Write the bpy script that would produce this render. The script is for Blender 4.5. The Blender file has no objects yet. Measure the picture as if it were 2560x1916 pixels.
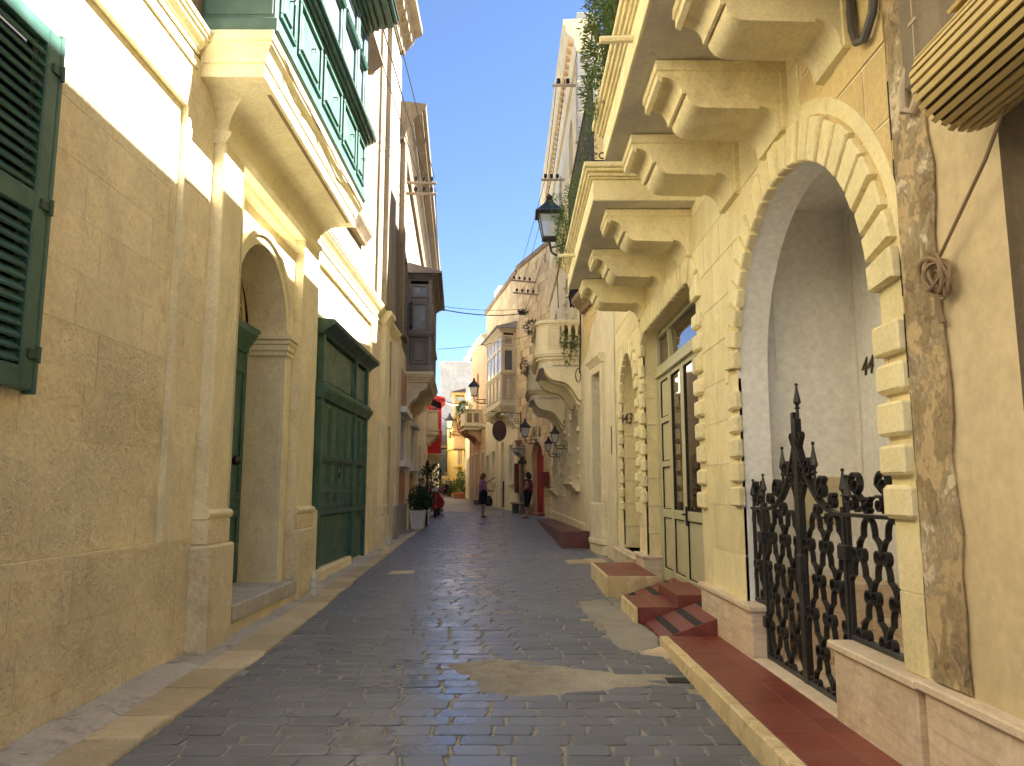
import bpy, bmesh, math, random
from mathutils import Vector, Matrix
from mathutils.geometry import tessellate_polygon

PI = math.pi
R = math.radians
S = bpy.context.scene
COL = S.collection

# ------------------------------------------------------------------ camera
EYE = 1.6
cam_d = bpy.data.cameras.new('camera'); cam = bpy.data.objects.new('camera', cam_d); COL.objects.link(cam)
cam_d.sensor_width = 36.0; cam_d.lens = 27.02; cam_d.clip_start = 0.05; cam_d.clip_end = 4000
cam.location = (0, 0, EYE); cam.rotation_euler = (R(90 + 7.96), 0, 0)
S.camera = cam
# ------------------------------------------------------------------ sky and sun
SUN = Vector((1.0, 0.20, 1.17)).normalized()          # direction towards the sun
elev = math.asin(SUN.z); azim = math.atan2(SUN.x, SUN.y)
W = bpy.data.worlds.new('World'); S.world = W; W.use_nodes = True
wn = W.node_tree.nodes; wl = W.node_tree.links; wn.clear()
sky = wn.new('ShaderNodeTexSky'); sky.sky_type = 'NISHITA'; sky.sun_disc = False
sky.sun_elevation = elev; sky.sun_rotation = azim
sky.altitude = 5000; sky.air_density = 1.0; sky.dust_density = 0.05; sky.ozone_density = 3.0
bg = wn.new('ShaderNodeBackground'); bg.inputs['Strength'].default_value = 0.0525
wo = wn.new('ShaderNodeOutputWorld')
wl.new(sky.outputs[0], bg.inputs[0]); wl.new(bg.outputs[0], wo.inputs[0])
sd = bpy.data.lights.new('sun', 'SUN'); so = bpy.data.objects.new('sun', sd); COL.objects.link(so)
sd.energy = 5.0; sd.angle = R(0.53); sd.color = (1.0, 0.975, 0.93)
so.rotation_euler = (-SUN).to_track_quat('-Z', 'Y').to_euler()
# ------------------------------------------------------------------ exposure and render
S.view_settings.view_transform = 'Standard'; S.view_settings.look = 'None'
S.view_settings.exposure = 3.0; S.view_settings.gamma = 1.0; S.view_settings.use_curve_mapping = False
S.render.engine = 'CYCLES'
S.cycles.max_bounces = 9; S.cycles.diffuse_bounces = 7; S.cycles.glossy_bounces = 4
S.cycles.transmission_bounces = 6; S.cycles.transparent_max_bounces = 8
S.cycles.use_denoising = True; S.cycles.sample_clamp_indirect = 8.0

# ================================================================== helpers
def gz(y):                                            # the street climbs two metres in a hundred
    return 0.02 * y

class Frame:
    """A facade: a runs along the wall, d out of it, z up. side=+1 walls on the left, -1 on the right."""
    def __init__(s, p0, p1, side, a0=0.0):
        A = Vector((p1[0]-p0[0], p1[1]-p0[1], 0)); s.len = A.length; A.normalize()
        N = Vector((A.y, -A.x, 0)) * side
        s.p = Vector((p0[0], p0[1], 0)); s.A = A; s.N = N; s.a0 = a0
        s.left = side > 0
        s.ln = s.len + a0
    def __call__(s, a, d, z):
        q = s.p + s.A*(a-s.a0) + s.N*d
        return (q.x, q.y, z)
    def ground(s, a, d=0.0):
        return gz(s(a, d, 0)[1])

class MB:
    def __init__(s, fr=None):
        s.v = []; s.f = []; s.fr = fr; s.m = []; s.cm = 0
    def P(s, p):
        return s.fr(*p) if s.fr else tuple(p)
    def add(s, vs, fs):
        n = len(s.v); s.v += [s.P(p) for p in vs]
        s.f += [tuple(n+i for i in f) for f in fs]; s.m += [s.cm]*len(fs)
    def box(s, a0, a1, d0, d1, z0, z1, b=0.0):
        if a0 > a1: a0, a1 = a1, a0
        if d0 > d1: d0, d1 = d1, d0
        if z0 > z1: z0, z1 = z1, z0
        if b <= 0:
            s.add([(a0,d0,z0),(a1,d0,z0),(a1,d1,z0),(a0,d1,z0),(a0,d0,z1),(a1,d0,z1),(a1,d1,z1),(a0,d1,z1)],
                  [(3,2,1,0),(4,5,6,7),(0,1,5,4),(1,2,6,5),(2,3,7,6),(3,0,4,7)])
            return s
        b = min(b, (a1-a0)*.45, (d1-d0)*.45, (z1-z0)*.45)
        X=(a0,a1); Y=(d0,d1); Z=(z0,z1); vs=[]; ix={}
        for i in (0,1):
            for j in (0,1):
                for k in (0,1):
                    sx = b if i==0 else -b; sy = b if j==0 else -b; sz = b if k==0 else -b
                    ix[i,j,k] = len(vs)
                    vs += [(X[i],Y[j]+sy,Z[k]+sz),(X[i]+sx,Y[j],Z[k]+sz),(X[i]+sx,Y[j]+sy,Z[k])]
        def q(l): return l
        fs=[]
        g = lambda i,j,k,c: ix[i,j,k]+c
        fs += [(g(0,0,0,0),g(0,0,1,0),g(0,1,1,0),g(0,1,0,0)),(g(1,0,0,0),g(1,1,0,0),g(1,1,1,0),g(1,0,1,0)),
               (g(0,0,0,1),g(1,0,0,1),g(1,0,1,1),g(0,0,1,1)),(g(0,1,0,1),g(0,1,1,1),g(1,1,1,1),g(1,1,0,1)),
               (g(0,0,0,2),g(0,1,0,2),g(1,1,0,2),g(1,0,0,2)),(g(0,0,1,2),g(1,0,1,2),g(1,1,1,2),g(0,1,1,2))]
        for i in (0,1):
            for j in (0,1):
                f=(g(i,j,0,0),g(i,j,0,1),g(i,j,1,1),g(i,j,1,0)); fs.append(f if (i+j)%2==1 else f[::-1])
        for i in (0,1):
            for k in (0,1):
                f=(g(i,0,k,0),g(i,0,k,2),g(i,1,k,2),g(i,1,k,0)); fs.append(f if (i+k)%2==0 else f[::-1])
        for j in (0,1):
            for k in (0,1):
                f=(g(0,j,k,1),g(0,j,k,2),g(1,j,k,2),g(1,j,k,1)); fs.append(f if (j+k)%2==1 else f[::-1])
        for i in (0,1):
            for j in (0,1):
                for k in (0,1):
                    f=(g(i,j,k,0),g(i,j,k,1),g(i,j,k,2)); fs.append(f if (i+j+k)%2==1 else f[::-1])
        s.add(vs, fs); return s
    def _prism(s, poly, f, lo, hi, cap=True):
        n=len(poly)
        ar = sum(poly[i][0]*poly[(i+1)%n][1]-poly[(i+1)%n][0]*poly[i][1] for i in range(n))
        if ar < 0: poly = poly[::-1]
        vs=[f(p,lo) for p in poly]+[f(p,hi) for p in poly]
        fs=[(i,(i+1)%n,n+(i+1)%n,n+i) for i in range(n)]
        if cap: fs += [tuple(range(n-1,-1,-1)), tuple(range(n,2*n))]
        return vs, fs
    def run(s, prof, a0, a1):                 # (d, z) profile carried along the wall: mouldings
        vs,fs=s._prism(prof, lambda p,t:(t,p[0],p[1]), a0, a1); s.add(vs,fs); return s
    def out(s, poly, d0, d1):                 # (a, z) outline pushed out of the wall
        vs,fs=s._prism(poly, lambda p,t:(p[0],t,p[1]), d0, d1)
        s.add(vs,[f[::-1] for f in fs]); return s
    def up(s, poly, z0, z1):                  # (a, d) plan raised
        vs,fs=s._prism(poly, lambda p,t:(p[0],p[1],t), z0, z1); s.add(vs,fs); return s
    def band(s, prof, c, a_out, a_in=None):
        pass
    def rings(s, rings, caps=True, closed=True):
        n=len(rings[0]); vs=[p for r in rings for p in r]; fs=[]
        for k in range(len(rings)-1):
            for i in range(n if closed else n-1):
                j=(i+1)%n; fs.append((k*n+i,k*n+j,(k+1)*n+j,(k+1)*n+i))
        if caps:
            fs.append(tuple(range(n-1,-1,-1))); fs.append(tuple((len(rings)-1)*n+i for i in range(n)))
        s.add(vs,fs); return s
    def lathe(s, prof, ca, cd, n=12, z0=0.0):
        rs=[[(ca+r*math.cos(2*PI*i/n), cd+r*math.sin(2*PI*i/n), z0+z) for i in range(n)] for r,z in prof]
        return s.rings(rs)
    def tube(s, path, r, n=6, caps=True, taper=None):
        pts=[Vector(p) for p in path]; rs=[]; up=None
        for i,p in enumerate(pts):
            t=(pts[min(i+1,len(pts)-1)]-pts[max(i-1,0)])
            if t.length<1e-9: t=Vector((0,0,1))
            t.normalize()
            if up is None:
                up = Vector((0,0,1)) if abs(t.z)<.9 else Vector((1,0,0))
            up=(up-t*up.dot(t))
            if up.length<1e-6: up=t.orthogonal()
            up.normalize(); b=t.cross(up)
            rr = r if taper is None else r*(1+(taper-1)*i/max(1,len(pts)-1))
            rs.append([tuple(p+up*rr*math.cos(2*PI*k/n)+b*rr*math.sin(2*PI*k/n)) for k in range(n)])
        return s.rings(rs,caps)
    def flat(s, path, w, d0, d1):             # flat bar bent in the plane of the wall; path of (a, z)
        n=len(path); L=[];Rr=[]
        for i in range(n):
            p=Vector(path[i]); t=Vector(path[min(i+1,n-1)])-Vector(path[max(i-1,0)])
            if t.length<1e-9: t=Vector((0,1))
            t.normalize(); nn=Vector((-t.y,t.x))*w/2
            L.append(p+nn); Rr.append(p-nn)
        rs=[[(L[i].x,d0,L[i].y),(L[i].x,d1,L[i].y),(Rr[i].x,d1,Rr[i].y),(Rr[i].x,d0,Rr[i].y)] for i in range(n)]
        return s.rings(rs)
    def ball(s, c, r, n=8, m=6, sc=(1,1,1)):
        rs=[]
        for k in range(m+1):
            t=-PI/2+PI*k/m; rr=max(1e-4,math.cos(t))
            rs.append([(c[0]+sc[0]*r*rr*math.cos(2*PI*i/n), c[1]+sc[1]*r*rr*math.sin(2*PI*i/n), c[2]+sc[2]*r*math.sin(t)) for i in range(n)])
        return s.rings(rs)
    def leaf(s, p, u, w, l, wd):
        p=Vector(p); u=Vector(u); w=Vector(w)
        q=[p, p+u*l*.45+w*wd*.5, p+u*l, p+u*l*.45-w*wd*.5]
        s.add([tuple(x) for x in q],[(0,1,2,3)])
    def build(s, name, mat, parent=None, smooth=False, kind=None, fix=False):
        me=bpy.data.meshes.new(name)
        flip = s.fr is not None and s.fr.left
        me.from_pydata(s.v, [], [f[::-1] for f in s.f] if flip else s.f)
        mats = mat if isinstance(mat,(list,tuple)) else [mat]
        for m in mats: me.materials.append(m)
        if len(mats)>1:
            me.polygons.foreach_set('material_index', s.m)
        if fix:
            bm=bmesh.new(); bm.from_mesh(me); bmesh.ops.recalc_face_normals(bm, faces=bm.faces); bm.to_mesh(me); bm.free()
        if smooth:
            me.polygons.foreach_set('use_smooth',[True]*len(me.polygons))
            me.set_sharp_from_angle(angle=R(38))
        me.update()
        o=bpy.data.objects.new(name, me); COL.objects.link(o)
        if parent is not None: adopt(o, parent)
        if kind: o['kind']=kind
        return o

def adopt(o, parent):
    o.parent = parent
    if parent.type=='EMPTY': o.matrix_parent_inverse = Matrix.Translation(-Vector(parent.location))
def thing(name, label, cat, loc=(0,0,0), group=None):
    o=bpy.data.objects.new(name,None); COL.objects.link(o); o.location=loc; o.empty_display_size=.2
    o['label']=label; o['category']=cat
    if group: o['group']=group
    return o
def tag(o,label,cat,group=None):
    o['label']=label; o['category']=cat
    if group: o['group']=group
    return o

def arch_pts(a0,a1,zs,n=16,rise=None):
    """opening outline head from right spring over the crown to left spring"""
    c=(a0+a1)/2; r=(a1-a0)/2; rise = r if rise is None else rise
    return [(c+r*math.cos(PI*i/n), zs+rise*math.sin(PI*i/n)) for i in range(n+1)]
def arch_hole(a0,a1,z0,zs,n=16,rise=None):
    return [(a0,z0),(a1,z0)]+arch_pts(a0,a1,zs,n,rise)
def rect_hole(a0,a1,z0,z1):
    return [(a0,z0),(a1,z0),(a1,z1),(a0,z1)]

def wall(fr, name, mat, parent, outline, holes, d, smooth=False):
    loops=[outline]+holes
    flat=[p for l in loops for p in l]
    tris=tessellate_polygon([[Vector((p[0],p[1],0)) for p in l] for l in loops])
    mb=MB(fr)
    fs=[]
    for t in tris:
        a,b,c=[flat[i] for i in t]
        cr=(b[0]-a[0])*(c[1]-a[1])-(b[1]-a[1])*(c[0]-a[0])
        fs.append(tuple(t) if cr<0 else tuple(t)[::-1])
    mb.add([(p[0],d,p[1]) for p in flat], fs)
    return mb.build(name, mat, parent)
def reveal(fr, name, mat, parent, hole, d0, d1, skip_bottom=False, smooth=True):
    mb=MB(fr); n=len(hole)
    vs=[(p[0],d0,p[1]) for p in hole]+[(p[0],d1,p[1]) for p in hole]
    fs=[(i,n+i,n+(i+1)%n,(i+1)%n) for i in range(n) if not (skip_bottom and i==0)]
    mb.add(vs,fs); return mb.build(name,mat,parent,smooth=smooth)

def clip(poly, p, q, keep_left):
    out=[]; n=len(poly)
    def sd(a): 
        v=(q[0]-p[0])*(a[1]-p[1])-(q[1]-p[1])*(a[0]-p[0]); return v if keep_left else -v
    for i in range(n):
        a=poly[i]; b=poly[(i+1)%n]; sa=sd(a); sb=sd(b)
        if sa>=0: out.append(a)
        if (sa>0 and sb<0) or (sa<0 and sb>0):
            t=sa/(sa-sb); out.append((a[0]+(b[0]-a[0])*t,a[1]+(b[1]-a[1])*t))
    return out
def parea(p):
    return abs(sum(p[i][0]*p[(i+1)%len(p)][1]-p[(i+1)%len(p)][0]*p[i][1] for i in range(len(p))))/2
def subtract(poly, hole):
    """poly minus a convex hole (counter-clockwise), as convex pieces"""
    pieces=[]; rest=poly
    for i in range(len(hole)):
        p=hole[i]; q=hole[(i+1)%len(hole)]
        o=clip(rest,p,q,False)
        if len(o)>=3 and parea(o)>2e-4: pieces.append(o)
        rest=clip(rest,p,q,True)
        if len(rest)<3 or parea(rest)<1e-6: return pieces if pieces else ([] if parea(poly)<1e-6 else pieces)
    return pieces
def ashlar(fr, a0,a1,z0,z1, h, L, holes, d, thick, mat, parent, rng, gap=.006, name='stone_block', jit=.002, amin=-99, smooth=False, maxn=290, cham=0.0):
    """coursed blocks over a wall, cut round the openings; each block its own object"""
    z=z0; r=0; cnt=0; rest=MB(fr)
    while z<z1-.05:
        hh=h*rng.uniform(.94,1.06); zt=min(z1,z+hh)
        if z1-zt<.12: zt=z1
        a=a0-(r%2)*L*.5-rng.uniform(0,.2)*L
        while a<a1:
            w=L*rng.uniform(.75,1.3); lo=max(a,a0); hi=min(a+w,a1)
            a+=w
            if hi-lo<.05 or hi<amin: continue
            pieces=[[(lo+gap/2,z+gap/2),(hi-gap/2,z+gap/2),(hi-gap/2,zt-gap/2),(lo+gap/2,zt-gap/2)]]
            for ho in holes:
                nx=[]
                for p in pieces:
                    if max(q[0] for q in p)<=min(q[0] for q in ho) or min(q[0] for q in p)>=max(q[0] for q in ho) or \
                       max(q[1] for q in p)<=min(q[1] for q in ho) or min(q[1] for q in p)>=max(q[1] for q in ho): nx.append(p)
                    else: nx += subtract(p,ho)
                pieces=nx
            pieces=[p for p in pieces if parea(p)>4e-4]
            if not pieces or sum(parea(p) for p in pieces)<.006: continue
            j=rng.uniform(-jit,jit); sl=rng.uniform(-jit,jit)*.7
            m = MB(fr) if cnt<maxn else rest
            for p in pieces:
                n=len(p)
                front=[(q[0],d+j+sl*((q[0]-lo)/max(.05,hi-lo)-.5),q[1]) for q in p]; back=[(q[0],d-thick,q[1]) for q in p]
                m.add(front+back,[tuple(range(n-1,-1,-1))]+[(i,(i+1)%n,n+(i+1)%n,n+i) for i in range(n)])
            if cnt<maxn: m.build(name,mat,parent)
            cnt+=1
        z=zt; r+=1
    if rest.v: rest.build(name+'s',mat,parent,kind='stuff')

# ================================================================== materials
class NT:
    def __init__(s,name):
        s.m=bpy.data.materials.new(name); s.m.use_nodes=True; s.t=s.m.node_tree; s.t.nodes.clear()
        s.o=s.t.nodes.new('ShaderNodeOutputMaterial'); s.b=s.t.nodes.new('ShaderNodeBsdfPrincipled')
        s.l(s.b.outputs[0],s.o.inputs[0])
    def l(s,a,b): s.t.links.new(a,b)
    def n(s,typ,**k):
        nd=s.t.nodes.new('ShaderNode'+typ)
        for a,v in k.items():
            if a in nd.inputs.keys(): nd.inputs[a].default_value=v
            else: setattr(nd,a,v)
        return nd
    def pos(s,scale=(1,1,1),loc=(0,0,0)):
        g=s.n('NewGeometry'); mp=s.n('Mapping'); mp.inputs['Scale'].default_value=scale; mp.inputs['Location'].default_value=loc
        s.l(g.outputs['Position'],mp.inputs['Vector']); return mp.outputs[0]
    def opos(s,scale=(1,1,1)):
        g=s.n('TexCoord'); mp=s.n('Mapping'); mp.inputs['Scale'].default_value=scale
        s.l(g.outputs['Object'],mp.inputs['Vector']); return mp.outputs[0]
    def noise(s,vec,scale,detail=6,rough=.6,dist=0.0):
        nd=s.n('TexNoise',Scale=scale,Detail=detail,Roughness=rough,Distortion=dist); s.l(vec,nd.inputs['Vector']); return nd.outputs['Fac']
    def ramp(s,fac,stops,interp='LINEAR'):
        r=s.n('ValToRGB'); cr=r.color_ramp; cr.interpolation=interp
        while len(cr.elements)<len(stops): cr.elements.new(.5)
        for e,(p,c) in zip(cr.elements,stops):
            e.position=p; e.color=(c,c,c,1) if not isinstance(c,(tuple,list)) else (*c,1)
        s.l(fac,r.inputs[0]); return r.outputs[0]
    def mix(s,fac,a,b,mode='MIX'):
        m=s.n('Mix',data_type='RGBA',blend_type=mode)
        if isinstance(fac,(int,float)): m.inputs[0].default_value=fac
        else: s.l(fac,m.inputs[0])
        for v,i in ((a,6),(b,7)):
            if isinstance(v,(tuple,list)): m.inputs[i].default_value=(*v,1)
            else: s.l(v,m.inputs[i])
        return m.outputs[2]
    def math(s,op,a,b=0.0):
        m=s.n('Math',operation=op)
        for v,i in ((a,0),(b,1)):
            if isinstance(v,(int,float)): m.inputs[i].default_value=v
            else: s.l(v,m.inputs[i])
        return m.outputs[0]
    def rnd(s):
        return s.n('ObjectInfo').outputs['Random']
    def bump(s,h,strength=.3,dist=.01,normal=None):
        b=s.n('Bump',Strength=strength,Distance=dist); s.l(h,b.inputs['Height'])
        if normal is not None: s.l(normal,b.inputs['Normal'])
        s.l(b.outputs[0],s.b.inputs['Normal']); return b.outputs[0]
    def col(s,c):
        if isinstance(c,(tuple,list)): s.b.inputs['Base Color'].default_value=(*c,1)
        else: s.l(c,s.b.inputs['Base Color'])
    def rough(s,v):
        if isinstance(v,(int,float)): s.b.inputs['Roughness'].default_value=v
        else: s.l(v,s.b.inputs['Roughness'])

def sc(c,k): return tuple(min(1,max(0,x*k)) for x in c)
def tint(c,t,k): return tuple(a*(1-k)+b*k for a,b in zip(c,t))

def stone(name, base, stain=None, light=None, var=.5, blockvar=.10, bump=.35, bscale=38, pits=.0, rough=.85, streak=None, stainlo=.56, stainhi=.74, band=0, mold=0, mot=.10, bd=.012):
    t=NT(name); p=t.pos()
    light = light or tint(base,(1,1,1),.22); stain = stain or sc(base,.62)
    n1=t.noise(p,.9,8,.62,.4); n2=t.noise(p,6.5,6,.6); n3=t.noise(p,bscale,5,.65)
    c=t.mix(t.ramp(n1,[(.35,0),(.68,var)]),base,light)
    c=t.mix(t.math('MULTIPLY',t.ramp(n2,[(stainlo,0),(stainhi,1)]),t.ramp(t.noise(t.pos((1,1,1),(7,3,5)),.55,4,.6),[(.42,0),(.62,.75)])),c,stain)
    if streak:
        sk=t.noise(t.pos((2.6,2.6,.16)),1.6,6,.65); c=t.mix(t.ramp(sk,[(.48,0),(.72,.8)]),c,streak)
    f=t.math('ADD',t.math('MULTIPLY',t.rnd(),blockvar*2),1-blockvar)
    mm=t.n('HueSaturation'); t.l(c,mm.inputs['Color']); t.l(f,mm.inputs['Value'])
    c=mm.outputs[0]
    fine=t.ramp(n3,[(.3,.90),(.7,1.12)]); c=t.mix(1.0,c,fine,'MULTIPLY')
    c=t.mix(1.0,c,t.ramp(t.noise(t.pos((1,1,.7),(2,8,1)),2.3,7,.68,.6),[(.32,1-mot),(.62,1+mot)]),'MULTIPLY')
    if band:
        c=t.mix(t.ramp(t.noise(t.pos((.9,.9,7.5)),3.0,6,.7,.5),[(.50,0),(.66,band)]),c,stain)
    if pits>0:
        v=t.n('TexVoronoi',Scale=26.0); t.l(t.pos((1,1,1.8)),v.inputs['Vector'])
        pm=t.math('MULTIPLY',t.ramp(v.outputs['Distance'],[(.05,1),(.22,0)]),t.ramp(t.noise(p,1.7,4,.6),[(.50,0),(.66,1)]))
        c=t.mix(t.math('MULTIPLY',pm,pits),c,sc(base,.42))
        hgt=t.math('SUBTRACT',n3,t.math('MULTIPLY',pm,.9))
    else: hgt=n3
    if mold:
        mo=t.math('MULTIPLY',t.ramp(t.noise(t.pos((1,1,.8),(5,1,9)),13,8,.72),[(.54,0),(.66,1)]),t.ramp(t.noise(t.pos((1,1,1),(1,6,4)),1.1,5,.6),[(.50,0),(.66,1)]))
        c=t.mix(t.math('MULTIPLY',mo,mold),c,(.12,.085,.045))
    hgt=t.math('MULTIPLY',hgt,t.ramp(t.noise(p,1.5,5,.6,.5),[(.36,.25),(.6,1.25)]))
    hgt=t.math('ADD',hgt,t.math('MULTIPLY',n2,.9))
    t.col(c); t.rough(rough); t.bump(hgt,bump,bd); t.b.inputs['Specular IOR Level'].default_value=.25
    return t.m
def paint(name, base, rough=.45, wear=None, wk=.25, bump=.08, var=.12, spec=.5, scale=3.0):
    t=NT(name); p=t.pos()
    n=t.noise(p,scale,6,.6); c=t.mix(t.ramp(n,[(.3,0),(.75,1)]),sc(base,1-var),tint(sc(base,1+var),(1,1,1),.03))
    if wear:
        w=t.noise(t.pos((1,1,1),(3,1,2)),14,7,.7); c=t.mix(t.ramp(w,[(.60,0),(.70,wk)]),c,wear)
    t.col(c); t.rough(t.ramp(t.noise(p,9,4,.6),[(.3,max(0,rough-.1)),(.7,rough+.12)]))
    t.bump(t.noise(p,55,4,.6),bump,.006); t.b.inputs['Specular IOR Level'].default_value=spec
    return t.m
def plain(name, base, rough=.5, metal=0.0, spec=.5):
    t=NT(name); p=t.pos(); n=t.noise(p,11,5,.6)
    t.col(t.mix(t.ramp(n,[(.3,0),(.7,1)]),sc(base,.86),sc(base,1.1))); t.rough(t.ramp(n,[(.3,max(.02,rough-.07)),(.7,min(1,rough+.07))])); t.b.inputs['Metallic'].default_value=metal
    t.b.inputs['Specular IOR Level'].default_value=spec
    return t.m
def glassy(name, base, rough=.04):
    t=NT(name); p=t.pos(); t.col(t.mix(t.ramp(t.noise(p,1.3,3,.5),[(.4,0),(.6,1)]),sc(base,.7),sc(base,1.3))); t.rough(rough); t.b.inputs['Specular IOR Level'].default_value=.8
    t.bump(t.noise(p,2.2,2,.5),.02,.02); return t.m
def leafmat(name, a, b):
    t=NT(name); p=t.pos(); n=t.noise(p,9,3,.6); c=t.mix(t.ramp(n,[(.35,0),(.65,1)]),a,b)
    t.col(c); t.rough(.5); t.b.inputs['Specular IOR Level'].default_value=.35
    t.b.inputs['Transmission Weight'].default_value=0.0
    tr=t.n('BsdfTranslucent'); t.l(c,tr.inputs[0]); ms=t.n('MixShader'); ms.inputs[0].default_value=.3
    t.l(t.b.outputs[0],ms.inputs[1]); t.l(tr.outputs[0],ms.inputs[2]); t.l(ms.outputs[0],t.o.inputs[0]); return t.m

M={}
M['yellow']=stone('yellow_limewash',(.80,.70,.465),stain=(.70,.55,.34),light=(.84,.76,.55),var=.7,blockvar=.045,bump=.9,bscale=34,pits=.6,mold=.45,stainlo=.50,stainhi=.66)
M['yellow_rough']=stone('pitted_limewash',(.80,.69,.45),stain=(.68,.52,.31),light=(.82,.73,.51),var=.9,blockvar=.06,bump=1.0,bscale=24,pits=.8,mold=.40,stainlo=.50,stainhi=.66,mot=.07,bd=.03)
M['yellow_trim']=stone('yellow_trim_paint',(.80,.71,.45),stain=(.68,.56,.35),light=(.80,.73,.51),var=.5,blockvar=.02,bump=.35,bscale=30,mold=.25,pits=.25)
M['ochre']=stone('ochre_block',(.77,.67,.385),stain=(.70,.58,.31),light=(.79,.70,.46),var=.6,blockvar=.07,bump=.35,bscale=45,mold=.15,pits=.2)
M['ochre_rough']=stone('ochre_rough_block',(.66,.51,.25),stain=(.48,.34,.16),light=(.70,.57,.32),var=.7,blockvar=.08,bump=.8,bscale=34,pits=.5)
M['ochre_trim']=stone('ochre_trim',(.78,.69,.41),stain=(.66,.54,.30),var=.5,blockvar=.05,bump=.35,bscale=40,mold=.22,pits=.25,stainlo=.50,stainhi=.66)
M['mortar']=stone('pale_mortar',(.74,.66,.48),var=.3,bump=.2)
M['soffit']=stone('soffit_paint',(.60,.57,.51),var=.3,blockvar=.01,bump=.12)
M['white_plaster']=stone('white_plaster',(.84,.835,.82),stain=(.80,.77,.74),light=(.86,.855,.85),var=.5,blockvar=.01,bump=.05,bscale=18,mot=.025)
M['cream_plaster']=stone('old_cream_plaster',(.72,.64,.44),stain=(.56,.45,.28),light=(.78,.71,.53),var=.8,blockvar=.02,bump=.3,bscale=20,pits=.15)
M['cream']=stone('cream_block',(.72,.63,.42),stain=(.60,.50,.31),var=.5,blockvar=.05,bump=.2)
M['cream_trim']=stone('cream_trim',(.73,.64,.43),var=.4,blockvar=.03,bump=.15)
M['bare']=stone('bare_limestone',(.215,.178,.132),stain=(.125,.10,.075),light=(.27,.23,.175),var=.8,blockvar=.10,bump=.5,pits=.3,streak=(.095,.08,.062))
M['bare_dark']=stone('weathered_limestone',(.25,.185,.11),stain=(.09,.072,.055),light=(.32,.255,.165),var=.7,blockvar=.10,bump=.7,pits=.4,streak=(.16,.115,.07))
M['rubble']=stone('rubble_stone',(.60,.45,.24),stain=(.43,.29,.14),light=(.66,.53,.33),var=.8,blockvar=.16,bump=.8,bscale=26,pits=.4)
M['joint']=stone('rubble_joint',(.30,.22,.12),var=.3)  # brown bed showing between the rubble blocks
M['peel']=stone('peeling_plaster',(.50,.36,.185),stain=(.17,.11,.06),light=(.55,.46,.32),var=.8,blockvar=.02,bump=.6,pits=.2,stainlo=.46,stainhi=.60,streak=(.27,.18,.085))
M['tan_plaster']=stone('tan_plaster',(.60,.49,.305),stain=(.46,.35,.20),light=(.64,.54,.36),var=.8,blockvar=.01,bump=.15,bscale=14)
M['travertine']=stone('travertine',(.68,.55,.41),stain=(.50,.36,.24),light=(.72,.62,.50),var=.8,blockvar=.07,bump=.25,bscale=30,stainlo=.50,stainhi=.66,band=.7)
M['trav_cap']=stone('travertine_cap',(.66,.54,.40),var=.5,blockvar=.03,bump=.1)
M['kerb']=stone('kerb_stone',(.66,.52,.28),stain=(.44,.33,.18),light=(.72,.62,.42),var=.9,blockvar=.08,bump=.6,bscale=30,pits=.4,mold=.9,stainlo=.46,stainhi=.60)
M['pink']=stone('pink_plaster',(.44,.24,.155),var=.4,bump=.15)
M['white_paint']=stone('white_paint',(.70,.67,.62),var=.4,bump=.08)
M['grey_stone']=stone('grey_plinth',(.30,.285,.265),stain=(.17,.16,.15),var=.6,bump=.4,pits=.3)
M['concrete']=stone('grey_concrete',(.27,.255,.225),stain=(.17,.155,.13),light=(.36,.34,.30),var=.8,bump=.6,bscale=60)
M['concrete_pale']=stone('sandy_concrete',(.25,.228,.195),stain=(.19,.165,.135),light=(.38,.345,.29),var=1.0,bump=.9,bscale=30,stainlo=.48,stainhi=.60,pits=.4)
M['gutter']=stone('gutter_slab',(.50,.405,.245),stain=(.31,.25,.17),light=(.58,.51,.36),var=1.0,blockvar=.2,bump=.5,bscale=30,pits=.5,rough=.6)
M['gutter_grey']=stone('gutter_concrete',(.45,.42,.365),stain=(.23,.20,.16),light=(.58,.55,.49),var=.9,blockvar=.08,bump=1.0,bscale=22,pits=.4,stainlo=.5,stainhi=.62)
M['sand']=stone('joint_sand',(.29,.26,.22),stain=(.11,.10,.09),var=.8,bump=.4,stainlo=.46,stainhi=.60)
M['tile_red']=None
M['green']=paint('green_paint',(.036,.115,.086),rough=.42,wear=(.13,.21,.17),wk=.4,var=.28)
M['green_light']=paint('weathered_green_paint',(.052,.115,.093),rough=.5,wear=(.13,.19,.16),wk=.4,var=.16)
M['green_dark']=paint('dark_green_paint',(.014,.052,.03),rough=.4,wear=(.06,.12,.08),wk=.2)
M['teal']=paint('teal_paint',(.02,.16,.15),rough=.5)
M['grey_wood']=paint('grey_brown_paint',(.20,.17,.14),rough=.5,wear=(.2,.17,.14),wk=.25)
M['red_paint']=paint('red_paint',(.72,.014,.026),rough=.42,spec=.5)
M['cream_wood']=paint('cream_wood_paint',(.60,.50,.33),rough=.55,wear=(.36,.22,.12),wk=.45)
M['cream_alu']=paint('cream_door_paint',(.56,.52,.33),rough=.38,var=.04,bump=.02)
M['ochre_wood']=paint('ochre_wood_paint',(.56,.36,.13),rough=.55)
M['iron']=paint('black_iron',(.0075,.007,.007),rough=.38,wear=(.02,.018,.016),wk=.25,spec=.5,bump=.15)
M['rust']=paint('rusty_iron',(.05,.022,.014),rough=.6)
M['zinc']=plain('weathered_bracket',(.36,.28,.19),.7)
M['cable']=plain('black_cable',(.014,.013,.013),.6)
M['cable_grey']=plain('grey_conduit',(.075,.07,.068),.5)
M['pvc']=plain('beige_pipe',(.44,.36,.25),.5)
M['rope']=plain('beige_cord',(.27,.19,.115),.8)
M['ceramic']=plain('dark_insulator',(.02,.013,.012),.25)
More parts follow.
